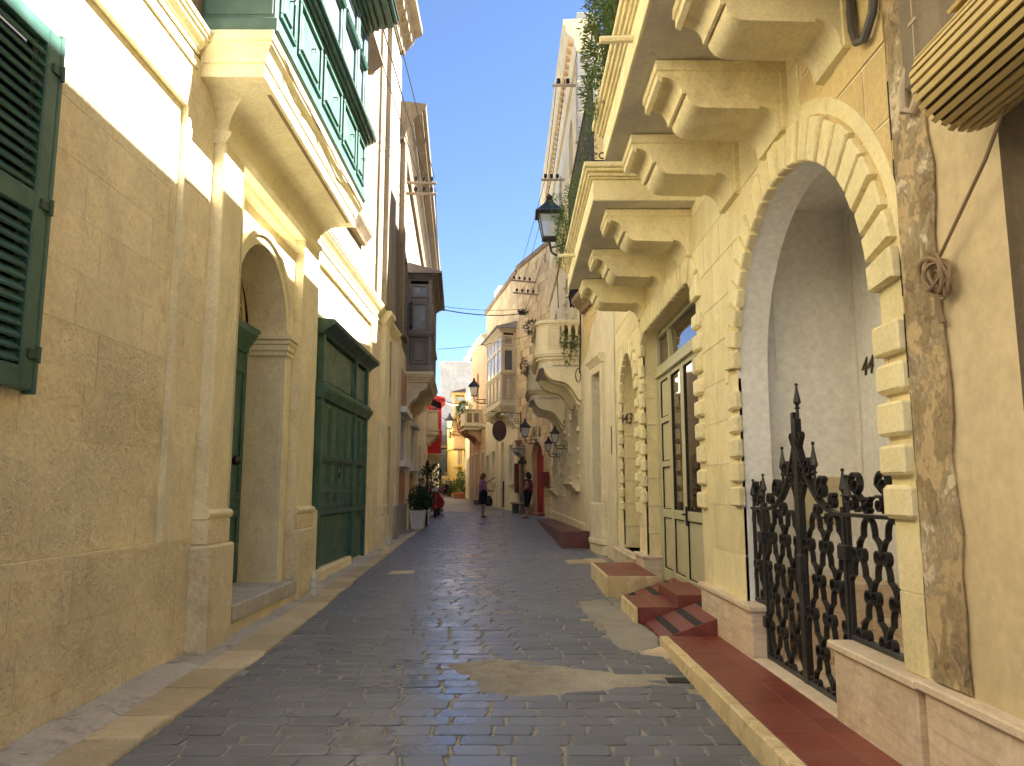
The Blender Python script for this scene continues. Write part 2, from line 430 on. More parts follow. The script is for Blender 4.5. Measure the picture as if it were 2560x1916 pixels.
M['brass']=plain('old_brass',(.26,.17,.05),.35,.2)
M['bronze_flat']=plain('tarnished_bronze',(.075,.055,.03),.5)
M['bronze']=plain('dark_bronze',(.07,.058,.05),.4,.8)
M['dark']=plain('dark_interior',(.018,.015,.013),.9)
M['glass_dark']=glassy('dark_window_glass',(.03,.028,.026))
M['glass_sky']=glassy('painted_sky_glass',(.30,.38,.47),.03)  # pale blue base colour stands in for the sky reflected in the panes
M['glass_warm']=glassy('shop_door_glass',(.055,.04,.028),.03)
M['lace']=stone('lace_curtain',(.52,.50,.48),stain=(.22,.20,.19),var=.9,bump=.3,stainlo=.48,stainhi=.55)
M['blind_wood']=paint('blind_slat_paint',(.58,.45,.185),rough=.6,var=.08)
M['blind_dark']=plain('blind_core',(.11,.07,.03),.9)
M['plum']=paint('plum_sign_paint',(.085,.037,.033),rough=.6,var=.06)
M['plum_dark']=plain('plum_lettering',(.052,.022,.02),.6)
M['terracotta']=plain('terracotta',(.36,.13,.065),.85)
M['glass_cream']=glassy('cream_window_glass',(.40,.34,.22),.1)
M['glass_red']=glassy('red_balcony_glass',(.30,.035,.04),.06)
M['red_floor']=paint('red_floor_paint',(.13,.024,.02),rough=.45,wear=(.2,.1,.07),wk=.3)
M['pot_white']=plain('white_pot',(.80,.78,.75),.5)
M['soil']=plain('soil',(.03,.02,.014),.95)
M['bark']=plain('bark',(.10,.07,.045),.9)
M['leaf_dark']=leafmat('dark_leaf',(.012,.030,.010),(.035,.070,.022))
M['leaf_dark2']=leafmat('shrub_leaf',(.016,.042,.012),(.06,.105,.03))
M['leaf_mid']=leafmat('green_leaf',(.05,.11,.02),(.11,.18,.04))
M['leaf_olive']=leafmat('olive_leaf',(.085,.095,.022),(.16,.125,.035))
M['leaf_red']=leafmat('reddish_leaf',(.10,.03,.02),(.05,.07,.02))
M['grey_block']=stone('grey_concrete_block',(.36,.345,.335),stain=(.27,.255,.245),var=.5,blockvar=.05,bump=.4,bscale=6)
M['end_yellow']=stone('bright_yellow_paint',(.80,.63,.24),stain=(.62,.45,.15),light=(.84,.70,.34),var=.7,bump=.15)
M['peach']=stone('peach_plaster',(.62,.42,.22),var=.4,bump=.15)
M['cloth_dark']=plain('dark_cloth',(.012,.011,.013),.9)
M['skin']=plain('skin',(.40,.215,.135),.55)
M['hair_red']=plain('auburn_hair',(.16,.045,.02),.6)
M['hair_dark']=plain('dark_hair',(.018,.012,.010),.5)
M['hair_grey']=plain('grey_hair',(.24,.20,.17),.6)
M['pink_top']=plain('pink_top',(.44,.14,.31),.8)
M['yellow_shirt']=plain('pale_yellow_shirt',(.60,.50,.20),.85)
M['navy']=plain('dark_trousers',(.018,.018,.026),.9)
M['black_leather']=plain('black_leather',(.014,.011,.010),.4)
M['sandal']=plain('tan_sandal',(.16,.09,.05),.7)
M['tyre']=plain('tyre_rubber',(.012,.012,.012),.8)
M['chrome']=plain('chrome',(.62,.62,.63),.12,1.0)
M['scooter_red']=paint('scooter_paint',(.36,.010,.014),rough=.2,var=.03,bump=.0,spec=.7)
M['headlight']=plain('headlight_lens',(.66,.66,.64),.08)
M['statue']=stone('painted_statue',(.55,.44,.35),var=.3); M['statue_blue']=plain('blue_robe',(.10,.22,.34),.6)

def mk_tile():
    t=NT('red_tile'); p=t.pos(); n=t.noise(p,22,6,.65); n2=t.noise(p,1.6,6,.65)
    c=t.mix(t.ramp(n,[(.3,0),(.7,1)]),(.165,.030,.022),(.235,.050,.034)); c=t.mix(t.ramp(n2,[(.46,0),(.70,.6)]),c,(.29,.12,.085)); c=t.mix(t.ramp(t.noise(t.pos((1,1,1),(2,5,0)),5.5,8,.75),[(.56,0),(.66,.4)]),c,(.13,.06,.045))
    f=t.math('ADD',t.math('MULTIPLY',t.rnd(),.22),.89); mm=t.n('HueSaturation'); t.l(c,mm.inputs['Color']); t.l(f,mm.inputs['Value']); t.col(mm.outputs[0])
    t.rough(t.ramp(n2,[(.3,.30),(.7,.52)])); t.bump(n,.06,.004); return t.m
M['tile_red']=mk_tile()
M['grout']=stone('tile_grout',(.34,.17,.12),var=.3)
M['strip_dark']=plain('antislip_strip',(.030,.030,.028),.9)
def mk_peel():
    t=NT('peeling_render'); p=t.pos((1,1,.85)); n=t.noise(p,3.4,10,.72,.2); n2=t.noise(t.pos((1,1,.7),(4,2,1)),3.0,10,.72,.2); f=t.noise(p,40,5,.65)
    c=t.mix(t.ramp(n,[(.44,0),(.50,1)]),(.70,.60,.43),(.56,.43,.25)); c=t.mix(t.ramp(n2,[(.52,0),(.57,.8)]),c,(.33,.24,.13)); c=t.mix(t.ramp(n2,[(.60,0),(.66,.8)]),c,(.17,.14,.10))
    c=t.mix(1.0,c,t.ramp(f,[(.3,.8),(.7,1.1)]),'MULTIPLY'); t.col(c); t.rough(.9)
    t.bump(t.math('ADD',t.math('MULTIPLY',t.ramp(n,[(.44,1),(.50,0)]),1.2),t.math('ADD',f,t.math('MULTIPLY',t.ramp(n2,[(.50,1),(.56,0)]),1.2))),.8,.012); return t.m
M['peel']=mk_peel()
M['door_red']=paint('door_red_paint',(.36,.010,.016),rough=.45)
M['dark_red']=paint('dark_red_paint',(.17,.012,.018),rough=.5)
def mk_paver():
    t=NT('street_paver'); p=t.pos()
    n=t.noise(p,30,6,.7); n2=t.noise(p,2.4,6,.65); n3=t.noise(p,.5,5,.6)
    c=t.mix(t.ramp(n2,[(.3,0),(.72,1)]),(.094,.106,.138),(.158,.172,.208)); c=t.mix(t.ramp(n3,[(.45,0),(.68,.5)]),c,(.165,.172,.195))
    f=t.math('ADD',t.math('MULTIPLY',t.rnd(),.30),.85); mm=t.n('HueSaturation'); t.l(c,mm.inputs['Color']); t.l(f,mm.inputs['Value'])
    c=t.mix(1.0,mm.outputs[0],t.ramp(n,[(.3,.84),(.7,1.1)]),'MULTIPLY')
    st=t.noise(t.pos((1,1,1),(9,4,0)),7,3,.5); c=t.mix(t.ramp(st,[(.72,0),(.76,.6)]),c,(.045,.042,.042))
    t.col(c)
    # the wheel track down the middle is worn smooth, the sides stay rough
    g=t.n('NewGeometry'); sx=t.n('SeparateXYZ'); t.l(g.outputs['Position'],sx.inputs[0])
    x=t.math('ADD',sx.outputs[0],t.math('MULTIPLY',t.math('SUBTRACT',t.noise(p,.8,4,.6),.5),1.2))
    w=t.math('ABSOLUTE',t.math('ADD',x,.62)); tr=t.ramp(t.math('MULTIPLY',w,.5),[(.12,1),(.62,0)])
    ro=t.math('SUBTRACT',t.ramp(n2,[(.3,.44),(.7,.60)]),t.math('MULTIPLY',tr,t.ramp(n2,[(.3,.32),(.7,.16)])))
    t.rough(ro); t.bump(t.math('ADD',n,t.math('MULTIPLY',n2,.8)),.22,.006); t.b.inputs['Specular IOR Level'].default_value=.9
    return t.m
M['paver']=mk_paver()
def mk_far():
    t=NT('far_street_paving'); p=t.pos()
    b=t.n('TexBrick',Scale=1.0); b.offset=.5; b.inputs['Brick Width'].default_value=.33; b.inputs['Row Height'].default_value=.18; b.inputs['Mortar Size'].default_value=.012
    b.inputs['Color1'].default_value=(.15,.142,.145,1); b.inputs['Color2'].default_value=(.10,.097,.104,1); b.inputs['Mortar'].default_value=(.20,.17,.13,1); t.l(p,b.inputs['Vector'])
    n=t.noise(p,2.4,6,.65); t.col(t.mix(1.0,b.outputs[0],t.ramp(n,[(.3,.8),(.7,1.2)]),'MULTIPLY')); t.rough(t.ramp(n,[(.3,.34),(.7,.55)])); t.b.inputs['Specular IOR Level'].default_value=.55
    return t.m
M['far_paving']=mk_far()
def mk_clear(name,colr,mixf,rough=.05):
    t=NT(name); t.col(colr); t.rough(rough); tr=t.n('BsdfTransparent'); ms=t.n('MixShader'); ms.inputs[0].default_value=mixf
    t.l(tr.outputs[0],ms.inputs[1]); t.l(t.b.outputs[0],ms.inputs[2]); t.l(ms.outputs[0],t.o.inputs[0]); return t.m
M['lamp_glass']=mk_clear('lantern_glass',(.62,.63,.66),.62,.12)
M['bottle']=mk_clear('clear_plastic',(.80,.84,.88),.30,.08)
def mk_print():
    t=NT('patterned_top'); p=t.pos(); v=t.n('TexVoronoi',Scale=22.0); t.l(p,v.inputs['Vector'])
    t.col(t.ramp(v.outputs['Distance'],[(.25,(.30,.06,.15)),(.4,(.05,.008,.02)),(.6,(.14,.015,.05))])); t.rough(.8); return t.m
M['print_top']=mk_print()
# ================================================================== the street
def lerp_tab(tab,y):
    if y<=tab[0][0]: return tab[0][1]
    for (a,b),(c,d) in zip(tab,tab[1:]):
        if y<=c: return b+(d-b)*(y-a)/(c-a)
    return tab[-1][1]
XL=[(0,-2.22),(8,-2.22),(11.7,-2.38),(24,-2.72),(34,-3.55),(46,-4.7),(58,-5.9),(90,-8.5)]
XR=[(0,1.385),(7.5,1.385),(8.6,1.31),(10.38,1.25),(12.45,1.20),(12.55,1.60),(14.2,1.80),(17.05,1.58),(17.1,1.08),(27.8,.86),(29.3,1.35),(33.2,.22),(41.5,-1.44),(47,-2.5),(58,-3.6),(66,-5.3),(90,-7.0)]
xl=lambda y:lerp_tab(XL,y)
xr=lambda y:lerp_tab(XR,y)
def sheet(name,mat,ys,fx0,fx1,dz,kind='structure',parent=None,nx=1):
    mb=MB(); vs=[];fs=[]
    for y in ys:
        for i in range(nx+1):
            x=fx0(y)+(fx1(y)-fx0(y))*i/nx; vs.append((x,y,gz(y)+dz))
    w=nx+1
    for k in range(len(ys)-1):
        for i in range(nx): fs.append((k*w+i,k*w+i+1,(k+1)*w+i+1,(k+1)*w+i))
    mb.add(vs,fs); return mb.build(name,mat,parent,kind=kind)
ys=[-6+i*.5 for i in range(0,210)]
sheet('ground',M['concrete_pale'],[-60,300],lambda y:-160,lambda y:160,-.02)
street=sheet('street',[M['sand']],[y for y in ys if y<=34.2],lambda y:xl(y)-.03,lambda y:xr(y)+.12,0.0)
sheet('far_street',[M['far_paving']],[34.0]+[y for y in ys if y>34],lambda y:xl(y)-.6,lambda y:xr(y)+.8,.004)

PATCH=[(-.62,6.75),(-.28,6.95),(.02,6.92),(.30,6.80),(.52,6.62),(.80,6.50),(1.14,6.46),(1.39,6.42),(1.39,6.02),(1.10,6.10),(.72,5.98),(.36,5.86),(.02,5.80),(-.24,5.92),(-.36,6.2),(-.44,6.48)]
APRON=[(.86,10.0),(1.18,10.2),(1.27,9.3),(1.34,8.6),(1.43,8.05),(1.385,7.35),(1.10,7.12),(.97,7.5),(.95,8.3),(.84,9.1)]
def inpoly(x,y,P):
    r=False; n=len(P)
    for i in range(n):
        a=P[i];b=P[(i+1)%n]
        if (a[1]>y)!=(b[1]>y) and x<(b[0]-a[0])*(y-a[1])/(b[1]-a[1])+a[0]: r=not r
    return r
rng=random.Random(11)
def paver_shape(x0,x1,y0,y1,rg,off=(0,0)):
    """rounded slab seen from above, a little out of true; vertices relative to off"""
    r=min(.030,(x1-x0)*.3,(y1-y0)*.3)
    pts=[]
    sk=rg.uniform(-.012,.012); 
    for cx,cy,a0 in ((x1-r,y1-r,0),(x0+r,y1-r,90),(x0+r,y0+r,180),(x1-r,y0+r,270)):
        for k in range(3):
            a=R(a0+45*k); pts.append((cx+r*math.cos(a)+(sk if cy>(y0+y1)/2 else -sk)+rg.uniform(-.003,.003), cy+r*math.sin(a)+rg.uniform(-.003,.003)))
    cx=(x0+x1)/2; cy=(y0+y1)/2
    top=rg.uniform(.0065,.0115); tx=rg.uniform(-.008,.008); ty=rg.uniform(-.012,.012)
    inner=[(cx+(p[0]-cx)*(1-.016/(x1-x0)*1.2),cy+(p[1]-cy)*(1-.012/(y1-y0)*1.4)) for p in pts]
    def hz(p,h): return gz(p[1])+h+tx*(p[0]-cx)+ty*(p[1]-cy)
    vs=[(p[0]-off[0],p[1]-off[1],hz(p,top)) for p in inner]+[(p[0]-off[0],p[1]-off[1],hz(p,top-.004)) for p in pts]+[(p[0]-off[0],p[1]-off[1],hz(p,-.006)) for p in pts]
    n=12
    fs=[tuple(range(n))]+[(n+i,n+(i+1)%n,(i+1)%n,i) for i in range(n)]+[(2*n+i,2*n+(i+1)%n,n+(i+1)%n,n+i) for i in range(n)]
    return vs,fs
rows=[]; y=3.05; r=0
while y<34.0:
    h=.178*rng.uniform(.95,1.05); a=xl(y+h/2); b=xr(y+h/2)
    x=a-rng.uniform(0,.30)
    while x<b:
        w=.315*rng.uniform(.80,1.22); x0=max(x,a); x1=min(x+w,b); x+=w
        if x1-x0<.09: continue
        cx=(x0+x1)/2; cy=y+h/2
        if all(inpoly(xx,yy,PATCH) for xx in (x0,cx,x1) for yy in (y-.05,y+h+.05)) or inpoly(cx,cy,APRON): continue
        rows.append((x0+.009,x1-.009,y+.003,y+h-.003))
    y+=h; r+=1
rest=MB()
vis=0
for q in rows:
    vs,fs=paver_shape(*q,rng)
    px=.463*1660*q[0]/q[2]+512
    if vis<300 and q[3]>4.15 and 0<.463*(1106+1660*q[1]/q[2]) and px<1024:
        m=MB(); m.add(vs,fs); m.build('paver',M['paver'],street); vis+=1
    else: rest.add(vs,fs)
rest.build('pavers',M['paver'],street,kind='stuff')
def ground_patch(name,poly,mat,h,parent=street,rg=rng,rag=.02):
    P=[]
    for i in range(len(poly)):
        a=poly[i]; b=poly[(i+1)%len(poly)]
        ns=9; ox=oy=0
        for k in range(ns):
            t=k/ns; ox=ox*.6+rg.uniform(-rag,rag)*.8; oy=oy*.6+rg.uniform(-rag,rag)*.8; P.append((a[0]+(b[0]-a[0])*t+ox,a[1]+(b[1]-a[1])*t+oy))
    mb=MB(); n=len(P); c=(sum(p[0] for p in P)/n,sum(p[1] for p in P)/n)
    inn=[(c[0]+(p[0]-c[0])*.95,c[1]+(p[1]-c[1])*.95) for p in P]
    tr=tessellate_polygon([[Vector((p[0],p[1],0)) for p in inn]])
    vs=[(p[0],p[1],gz(p[1])+h) for p in inn]+[(p[0],p[1],gz(p[1])-.004) for p in P]
    fs=[tuple(t) for t in tr]+[(n+i,n+(i+1)%n,(i+1)%n,i) for i in range(n)]
    mb.add(vs,fs); o=mb.build(name,mat,parent,fix=True); return o
ground_patch('concrete_patch',PATCH,M['concrete_pale'],.0102,rag=.028)
ground_patch('concrete_apron',APRON,M['concrete'],.024,rag=.025)
ground_patch('stone_inlay',[(-2.0,13.1),(-1.62,13.15),(-1.6,12.75),(-2.02,12.7)],M['gutter'],.016,rag=.01)
ground_patch('stone_inlay',[(.98,14.75),(1.42,14.85),(1.46,14.2),(1.0,14.15)],M['gutter'],.016,rag=.01)
ground_patch('stone_inlay',[(1.36,15.0),(1.72,14.9),(1.75,14.3),(1.40,14.2)],M['gutter'],.02,rag=.01)
ground_patch('drain_cover',[(1.20,6.30),(1.37,6.30),(1.37,6.16),(1.20,6.16)],M['strip_dark'],.020,rag=.004)
ground_patch('mortar_spill',[(1.385,7.34),(1.13,7.12),(1.385,7.0)],M['travertine'],.035,rag=.01)

# the gutter along the left houses: yellow slabs, then a broken strip of pale concrete against the wall
gut=sheet('gutter',M['sand'],[y for y in ys if y<34],lambda y:-3.3 if y<26 else xl(y)-1.2,lambda y:xl(y)-.005,-.004)
y=2.6
while y<26:
    L=rng.uniform(.45,.80) if y<14 else rng.uniform(.6,1.1)
    x1=xl(y)-.006; wd=(xl(y)+2.93)*.52; x0=x1-wd+rng.uniform(-.02,.02)
    m=MB(); b=.012; n=9; h=rng.uniform(.006,.016)
    P=[(x0,y+.006),(x1+rng.uniform(-.02,.02),y+.006),(x1+rng.uniform(-.03,.03),y+L*.5),(x1+rng.uniform(-.02,.02),y+L-.006),(x0,y+L-.006)]
    c=((x0+x1)/2,y+L/2); nn=len(P)
    I=[(c[0]+(p[0]-c[0])*.95,c[1]+(p[1]-c[1])*.97) for p in P]
    tl=rng.uniform(-.02,.02)
    m.add([(p[0],p[1],gz(p[1])+h+.012+tl*(p[0]-c[0])) for p in I]+[(p[0],p[1],gz(p[1])+h) for p in P]+[(p[0],p[1],gz(p[1])-.01) for p in P],
          [tuple(range(nn))]+[(nn+i,nn+(i+1)%nn,(i+1)%nn,i) for i in range(nn)]+[(2*nn+i,2*nn+(i+1)%nn,nn+(i+1)%nn,nn+i) for i in range(nn)])
    m.build('gutter_slab',M['gutter'],gut)
    y+=L
y=2.6; sub=0
while y<20:
    L=rng.uniform(.7,1.5); x1=xl(y)-.006-(xl(y)+2.93)*.52-.012; x0=-3.0
    N=max(4,int(L/.12)); K=5; vs=[];fs=[]; hh=.03
    for i in range(N+1):
        yy=y+L*i/N
        for k in range(K+1):
            t=k/K; x=x1+(x0-x1)*t
            z=gz(yy)+.004+(.020+.022*max(0,math.sin(yy*1.3+.6))*(yy<8)+.008*math.sin(yy*4.1))*math.sin(min(1,t*1.6)*PI/2)+rng.uniform(-.007,.007)
            vs.append((x+rng.uniform(-.012,.012)*(k<K),yy,z))
    for i in range(N):
        for k in range(K): fs.append((i*(K+1)+k,(i+1)*(K+1)+k,(i+1)*(K+1)+k+1,i*(K+1)+k+1))
    nv=len(vs)
    vs+= [(vs[i*(K+1)][0]+.01,vs[i*(K+1)][1],gz(vs[i*(K+1)][1])-.02) for i in range(N+1)]
    for i in range(N): fs.append((nv+i,nv+i+1,(i+1)*(K+1),i*(K+1)))
    m=MB(); m.add(vs,fs); m.build('kerb_strip',M['gutter_grey'],gut,smooth=True); y+=L

# ================================================================== left: the yellow house
Lf=Frame((-2.93,0),(-2.93,1),1)
def cornice_prof(d,z0,h,steps=4):
    """a stepped and curved moulding: (d, z) outline, projecting d over height h"""
    P=[(-.05,z0)]
    P+=[(d*.18,z0),(d*.18,z0+h*.16),(d*.30,z0+h*.20)]
    for i in range(5):
        t=i/4; P.append((d*(.30+.45*math.sin(t*PI/2)**1.5), z0+h*(.20+.38*t)))
    P+=[(d*.86,z0+h*.60),(d*.86,z0+h*.72),(d,z0+h*.76),(d,z0+h*.95),(d*.93,z0+h),(-.05,z0+h)]
    return P
yh=thing('yellow_house','yellow painted house with a green boxed balcony over its green front door, at left','house',(-2.93,9,.18))
P1=rect_hole(-8.0,6.55,1.17,5.05)
DR=rect_hole(7.745,10.08,.42,4.78)
P2=[(11.05,1.32),(11.58,1.32),(11.58,.36),(15.38,.36),(15.38,1.32),(15.82,1.32),(15.82,5.07),(11.05,5.07)]
N1=rect_hole(18.05,18.45,.46,3.10); N2=rect_hole(18.12,18.38,3.8,5.15)
wall(Lf,'lower_wall',M['yellow'],yh,rect_hole(-9,19.15,-.2,5.60),[P1,DR,P2,N1,N2],0)
reveal(Lf,'panel_edge',M['yellow_trim'],yh,P1,0,-.06,smooth=False)
reveal(Lf,'panel_edge',M['yellow_trim'],yh,P2,0,-.06,smooth=False)
reveal(Lf,'niche_reveal',M['yellow'],yh,N1,0,-.16,smooth=False); reveal(Lf,'slit_reveal',M['yellow'],yh,N2,0,-.14,smooth=False)
MB(Lf).box(18.0,18.5,-.2,-.16,.4,3.2).build('niche_back',M['yellow'],yh); MB(Lf).box(18.05,18.45,-.2,-.14,3.7,5.25).build('slit_back',M['cream_plaster'],yh)
WIN=rect_hole(3.05,4.62,2.22,4.5)
SHOP=rect_hole(11.64,15.30,.40,4.0)
wall(Lf,'recessed_panel',M['yellow'],yh,rect_hole(-9,6.7,1.1,5.2),[WIN],-.06)
reveal(Lf,'window_reveal',M['yellow_trim'],yh,WIN,-.06,-.2,smooth=False)
wall(Lf,'recessed_panel',M['yellow'],yh,rect_hole(11.0,15.9,.3,5.2),[SHOP],-.06)
rg=random.Random(5)
ashlar(Lf,2.6,6.55,1.175,2.72,.386,.82,[WIN],-.055,.02,M['yellow_rough'],yh,rg,gap=.006,jit=.003)
ashlar(Lf,2.6,6.55,2.72,5.045,.386,.82,[WIN],-.056,.02,M['yellow'],yh,rg,gap=.004,jit=.0018)
ashlar(Lf,2.6,7.1,-.1,1.16,.40,.80,[],.006,.02,M['yellow_rough'],yh,rg,gap=.007,jit=.003)
ashlar(Lf,11.06,15.81,1.33,5.06,.385,.80,[rect_hole(11.5,15.42,.3,4.2)],-.056,.02,M['yellow'],yh,rg,gap=.004,jit=.0015)
ashlar(Lf,15.83,19.1,-.1,5.3,.40,.80,[N1,N2],.005,.02,M['yellow'],yh,rg,gap=.004,jit=.002)
ashlar(Lf,6.56,7.1,1.17,5.3,.40,.8,[],.005,.02,M['yellow'],yh,rg,gap=.004)
# string course either side of the balcony
for a0,a1,sz_ in ((-6,6.66,5.62),(11.1,16.88,5.42)):
    MB(Lf).run(cornice_prof(.13,sz_,.22),a0,a1).build('string_course',M['yellow_trim'],yh,smooth=True)
    MB(Lf).run([(-.02,sz_-.15),(.022,sz_-.15),(.03,sz_-.13),(.022,sz_-.11),(-.02,sz_-.11)],a0,a1).build('fillet',M['yellow_trim'],yh)
# pilasters with stepped bases
def pilaster(a0,a1,d,ztop,zb=1.36,side='pilaster',mat='yellow_trim',plz=1.10):
    p=MB(Lf).box(a0,a1,-.03,d,zb,ztop,.012).build(side,M[mat],yh)
    MB(Lf).run([(0,zb-.02),(d+.03,zb-.02),(d+.05,zb+.01),(d+.05,zb+.03),(d+.03,zb+.055),(d,zb+.065),(0,zb+.065)],a0-.035,a1+.035).build('base_moulding',M[mat],p,smooth=True)
    MB(Lf).box(a0-.02,a1+.02,-.03,d+.03,plz,zb-.018,.015).build('upper_plinth',M['yellow_rough'],p)
    MB(Lf).box(a0-.06,a1+.05,-.05,d+.075,-.2,plz,.02).build('lower_plinth',M['yellow_rough'],p)
    return p
pilaster(7.17,7.70,.115,5.06)
pilaster(10.12,10.92,.115,5.06,1.32)
MB(Lf).box(10.98,11.56,-.05,.05,-.2,1.32,.02).build('shop_plinth',M['yellow'],yh)
pilaster(16.88,17.36,.11,5.35,1.24,plz=1.05)
p=MB(Lf).run([(0,5.30),(.12,5.30),(.13,5.36),(.20,5.46),(.24,5.50),(.24,5.58),(0,5.6)],16.83,17.45).build('pilaster_capital',M['yellow_trim'],yh,smooth=True)
MB(Lf).run(cornice_prof(.13,5.30,.24),17.45,19.15).build('string_course',M['yellow_trim'],yh,smooth=True)
MB(Lf).box(15.42,15.80,-.1,.04,-.2,1.30,.015).build('shop_plinth',M['yellow'],yh)
# doorway: arch in a recess
ARC=arch_hole(7.80,9.68,.42,3.48,24)
wall(Lf,'door_recess',M['yellow'],yh,rect_hole(7.6,10.2,.2,4.9),[ARC],-.0)
reveal(Lf,'recess_edge',M['yellow_trim'],yh,DR,.115,0,smooth=False)
reveal(Lf,'door_reveal',M['yellow'],yh,ARC,0,-.45)
mb=MB(Lf); po=[]; c=(8.74,3.48)
def ring(mb,c,r0,r1,d0,d1,n=24,t0=0,t1=PI):
    rs=[]
    for i in range(n+1):
        t=t0+(t1-t0)*i/n; cs,sn=math.cos(t),math.sin(t)
        rs.append([(c[0]+r0*cs,d0,c[1]+r0*sn),(c[0]+r0*cs,d1,c[1]+r0*sn),(c[0]+r1*cs,d1,c[1]+r1*sn),(c[0]+r1*cs,d0,c[1]+r1*sn)])
    mb.rings(rs); return mb
ring(MB(Lf),c,.945,1.05,-.02,.045).build('arch_moulding',M['yellow_trim'],yh,smooth=True)
ring(MB(Lf),c,1.052,1.12,-.02,.075).build('arch_moulding',M['yellow_trim'],yh,smooth=True)
for a in (9.78,):
    MB(Lf).box(a-.095,a+.10,-.02,.045,.42,3.32,.01).build('door_jamb',M['yellow_trim'],yh)
    s=1 if a>9 else -1
    q=MB(Lf)
    for z0,z1,e in ((3.30,3.36,.02),(3.36,3.44,.035),(3.44,3.50,.05),(3.50,3.56,.075)):
        lo,hi=sorted((a-s*(.13+e), a+s*(.12+e)))
        q.box(lo,hi,-.46,.05+e,z0,z1-.002,.006)
    q.build('impost',M['yellow_trim'],yh)
# door leaf, transom, fanlight
dl=MB(Lf).box(7.82,9.67,-.54,-.45,.44,3.32).build('front_door',M['green'],yh)
for a0,a1 in ((7.88,8.70),(8.78,9.60)):
    for z0,z1 in ((.62,1.35),(1.50,3.12)):
        q=MB(Lf); w=.07
        q.box(a0,a1,-.455,-.425,z0,z0+w,.008); q.box(a0,a1,-.455,-.425,z1-w,z1,.008); q.box(a0,a0+w,-.455,-.425,z0+w,z1-w,.008); q.box(a1-w,a1,-.455,-.425,z0+w,z1-w,.008)
        q.box(a0+.15,a1-.15,-.455,-.432,z0+.15,z1-.15,.01); q.build('door_panel',M['green'],dl)
q=MB(Lf); q.tube([(9.12,-.44,1.95),(9.12,-.36,1.95)],.022); q.ball((9.12,-.33,1.95),.06,12,8); q.ball((9.12,-.435,1.95),.05,10,6,(1,.3,1)); q.build('door_knob',M['bronze'],dl,smooth=True)
MB(Lf).run([(-.54,3.32),(-.42,3.32),(-.41,3.38),(-.32,3.50),(-.29,3.53),(-.29,3.62),(-.54,3.62)],7.82,9.67).build('door_cornice',M['green'],dl,smooth=True)
MB(Lf).box(7.85,9.63,-.60,-.55,3.5,4.45).build('fanlight_pane',M['glass_dark'],yh)
q=MB(Lf); ring(q,(8.74,3.62),.74,.84,-.52,-.46,24)
for k in range(1,8):
    t=PI*k/8; q.flat([(8.74+.08*math.cos(t),3.62+.08*math.sin(t)),(8.74+.76*math.cos(t),3.62+.76*math.sin(t))],.03,-.51,-.47)
for k in range(8):
    t=PI*(k+.5)/8
    for rr,cr in ((.62,.09),(.36,.06)):
        q.flat([(8.74+rr*math.cos(t)+cr*math.cos(u),3.62+rr*math.sin(t)+cr*math.sin(u)) for u in [2*PI*j/10 for j in range(11)]],.024,-.51,-.47)
q.build('fanlight_grille',M['cream_wood'],yh)
q=MB(Lf); q.run([(0,.30),(.17,.30),(.18,.33),(.18,.46),(.16,.475),(-.6,.49),(-.6,.30)],7.80,10.42); q.build('door_step',M['gutter_grey'],yh)
MB(Lf).box(7.78,10.40,-.05,.155,-.2,.30,.01).build('step_riser',M['yellow_rough'],yh)
# shuttered window at the left edge: stiles, rails and every slat
sh=MB(Lf).box(4.50,4.63,-.06,.015,2.20,4.50,.01).build('shutter_leaf',M['green'],yh)
MB(Lf).box(3.9,3.98,-.03,.015,2.20,4.50,.01).build('stile',M['green'],sh); MB(Lf).box(3.2,3.3,-.03,.015,2.20,4.50,.01).build('stile',M['green'],sh)
for z0,z1 in ((2.20,2.34),(3.28,3.42),(4.38,4.50)): MB(Lf).box(3.3,4.5,-.035,.012,z0,z1,.008).build('rail',M['green'],sh)
for z0,z1 in ((2.35,3.27),(3.43,4.37)):
    n=13
    for k in range(n):
        z=z0+(z1-z0)*(k+.5)/n
        MB(Lf).run([(-.045,z+.028),(-.030,z+.034),(.012,z-.020),(.006,z-.032),(-.003,z-.034)],3.31,4.49).build('slat',M['green'],sh)
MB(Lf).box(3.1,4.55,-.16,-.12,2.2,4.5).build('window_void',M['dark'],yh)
for z in (2.42,3.36,4.26):
    q=MB(Lf); q.box(4.55,4.66,.012,.028,z-.03,z+.03,.004); q.tube([(4.64,.03,z-.05),(4.64,.03,z+.05)],.014); q.build('hinge',M['green_dark'],sh)
MB(Lf).box(4.63,4.67,-.06,.02,2.18,4.53,.008).build('window_frame',M['green'],yh)
# green shopfront
sf=MB(Lf).box(11.66,15.28,-.25,-.04,.42,4.0).build('shopfront',M['green'],yh)
G=M['green']
for a0,a1 in ((11.60,11.72),(14.10,14.20),(15.22,15.33)): MB(Lf).box(a0,a1,-.06,.05,.44 if a0<14 else .34,4.0,.012).build('post',G,sf)
MB(Lf).run([(-.05,3.98),(.05,3.98),(.07,4.02),(.10,4.04),(.19,4.10),(.23,4.12),(.24,4.18),(.22,4.20),(-.05,4.22)],11.5,15.45).build('shopfront_hood',M['green_dark'],sf,smooth=True)
MB(Lf).run([(-.05,3.00),(.06,3.00),(.07,3.04),(.12,3.10),(.14,3.14),(.14,3.18),(.09,3.20),(.09,3.24),(-.05,3.25)],11.54,15.40).build('shopfront_cornice',G,sf,smooth=True)
for a0,a1 in ((11.72,13.95),(14.0,15.22)): 
    MB(Lf).box(a0+.04,a1-.04,-.05,.0,3.30,3.94,.012).build('fascia_board',G,sf)
n=4; A0,A1=11.73,14.10
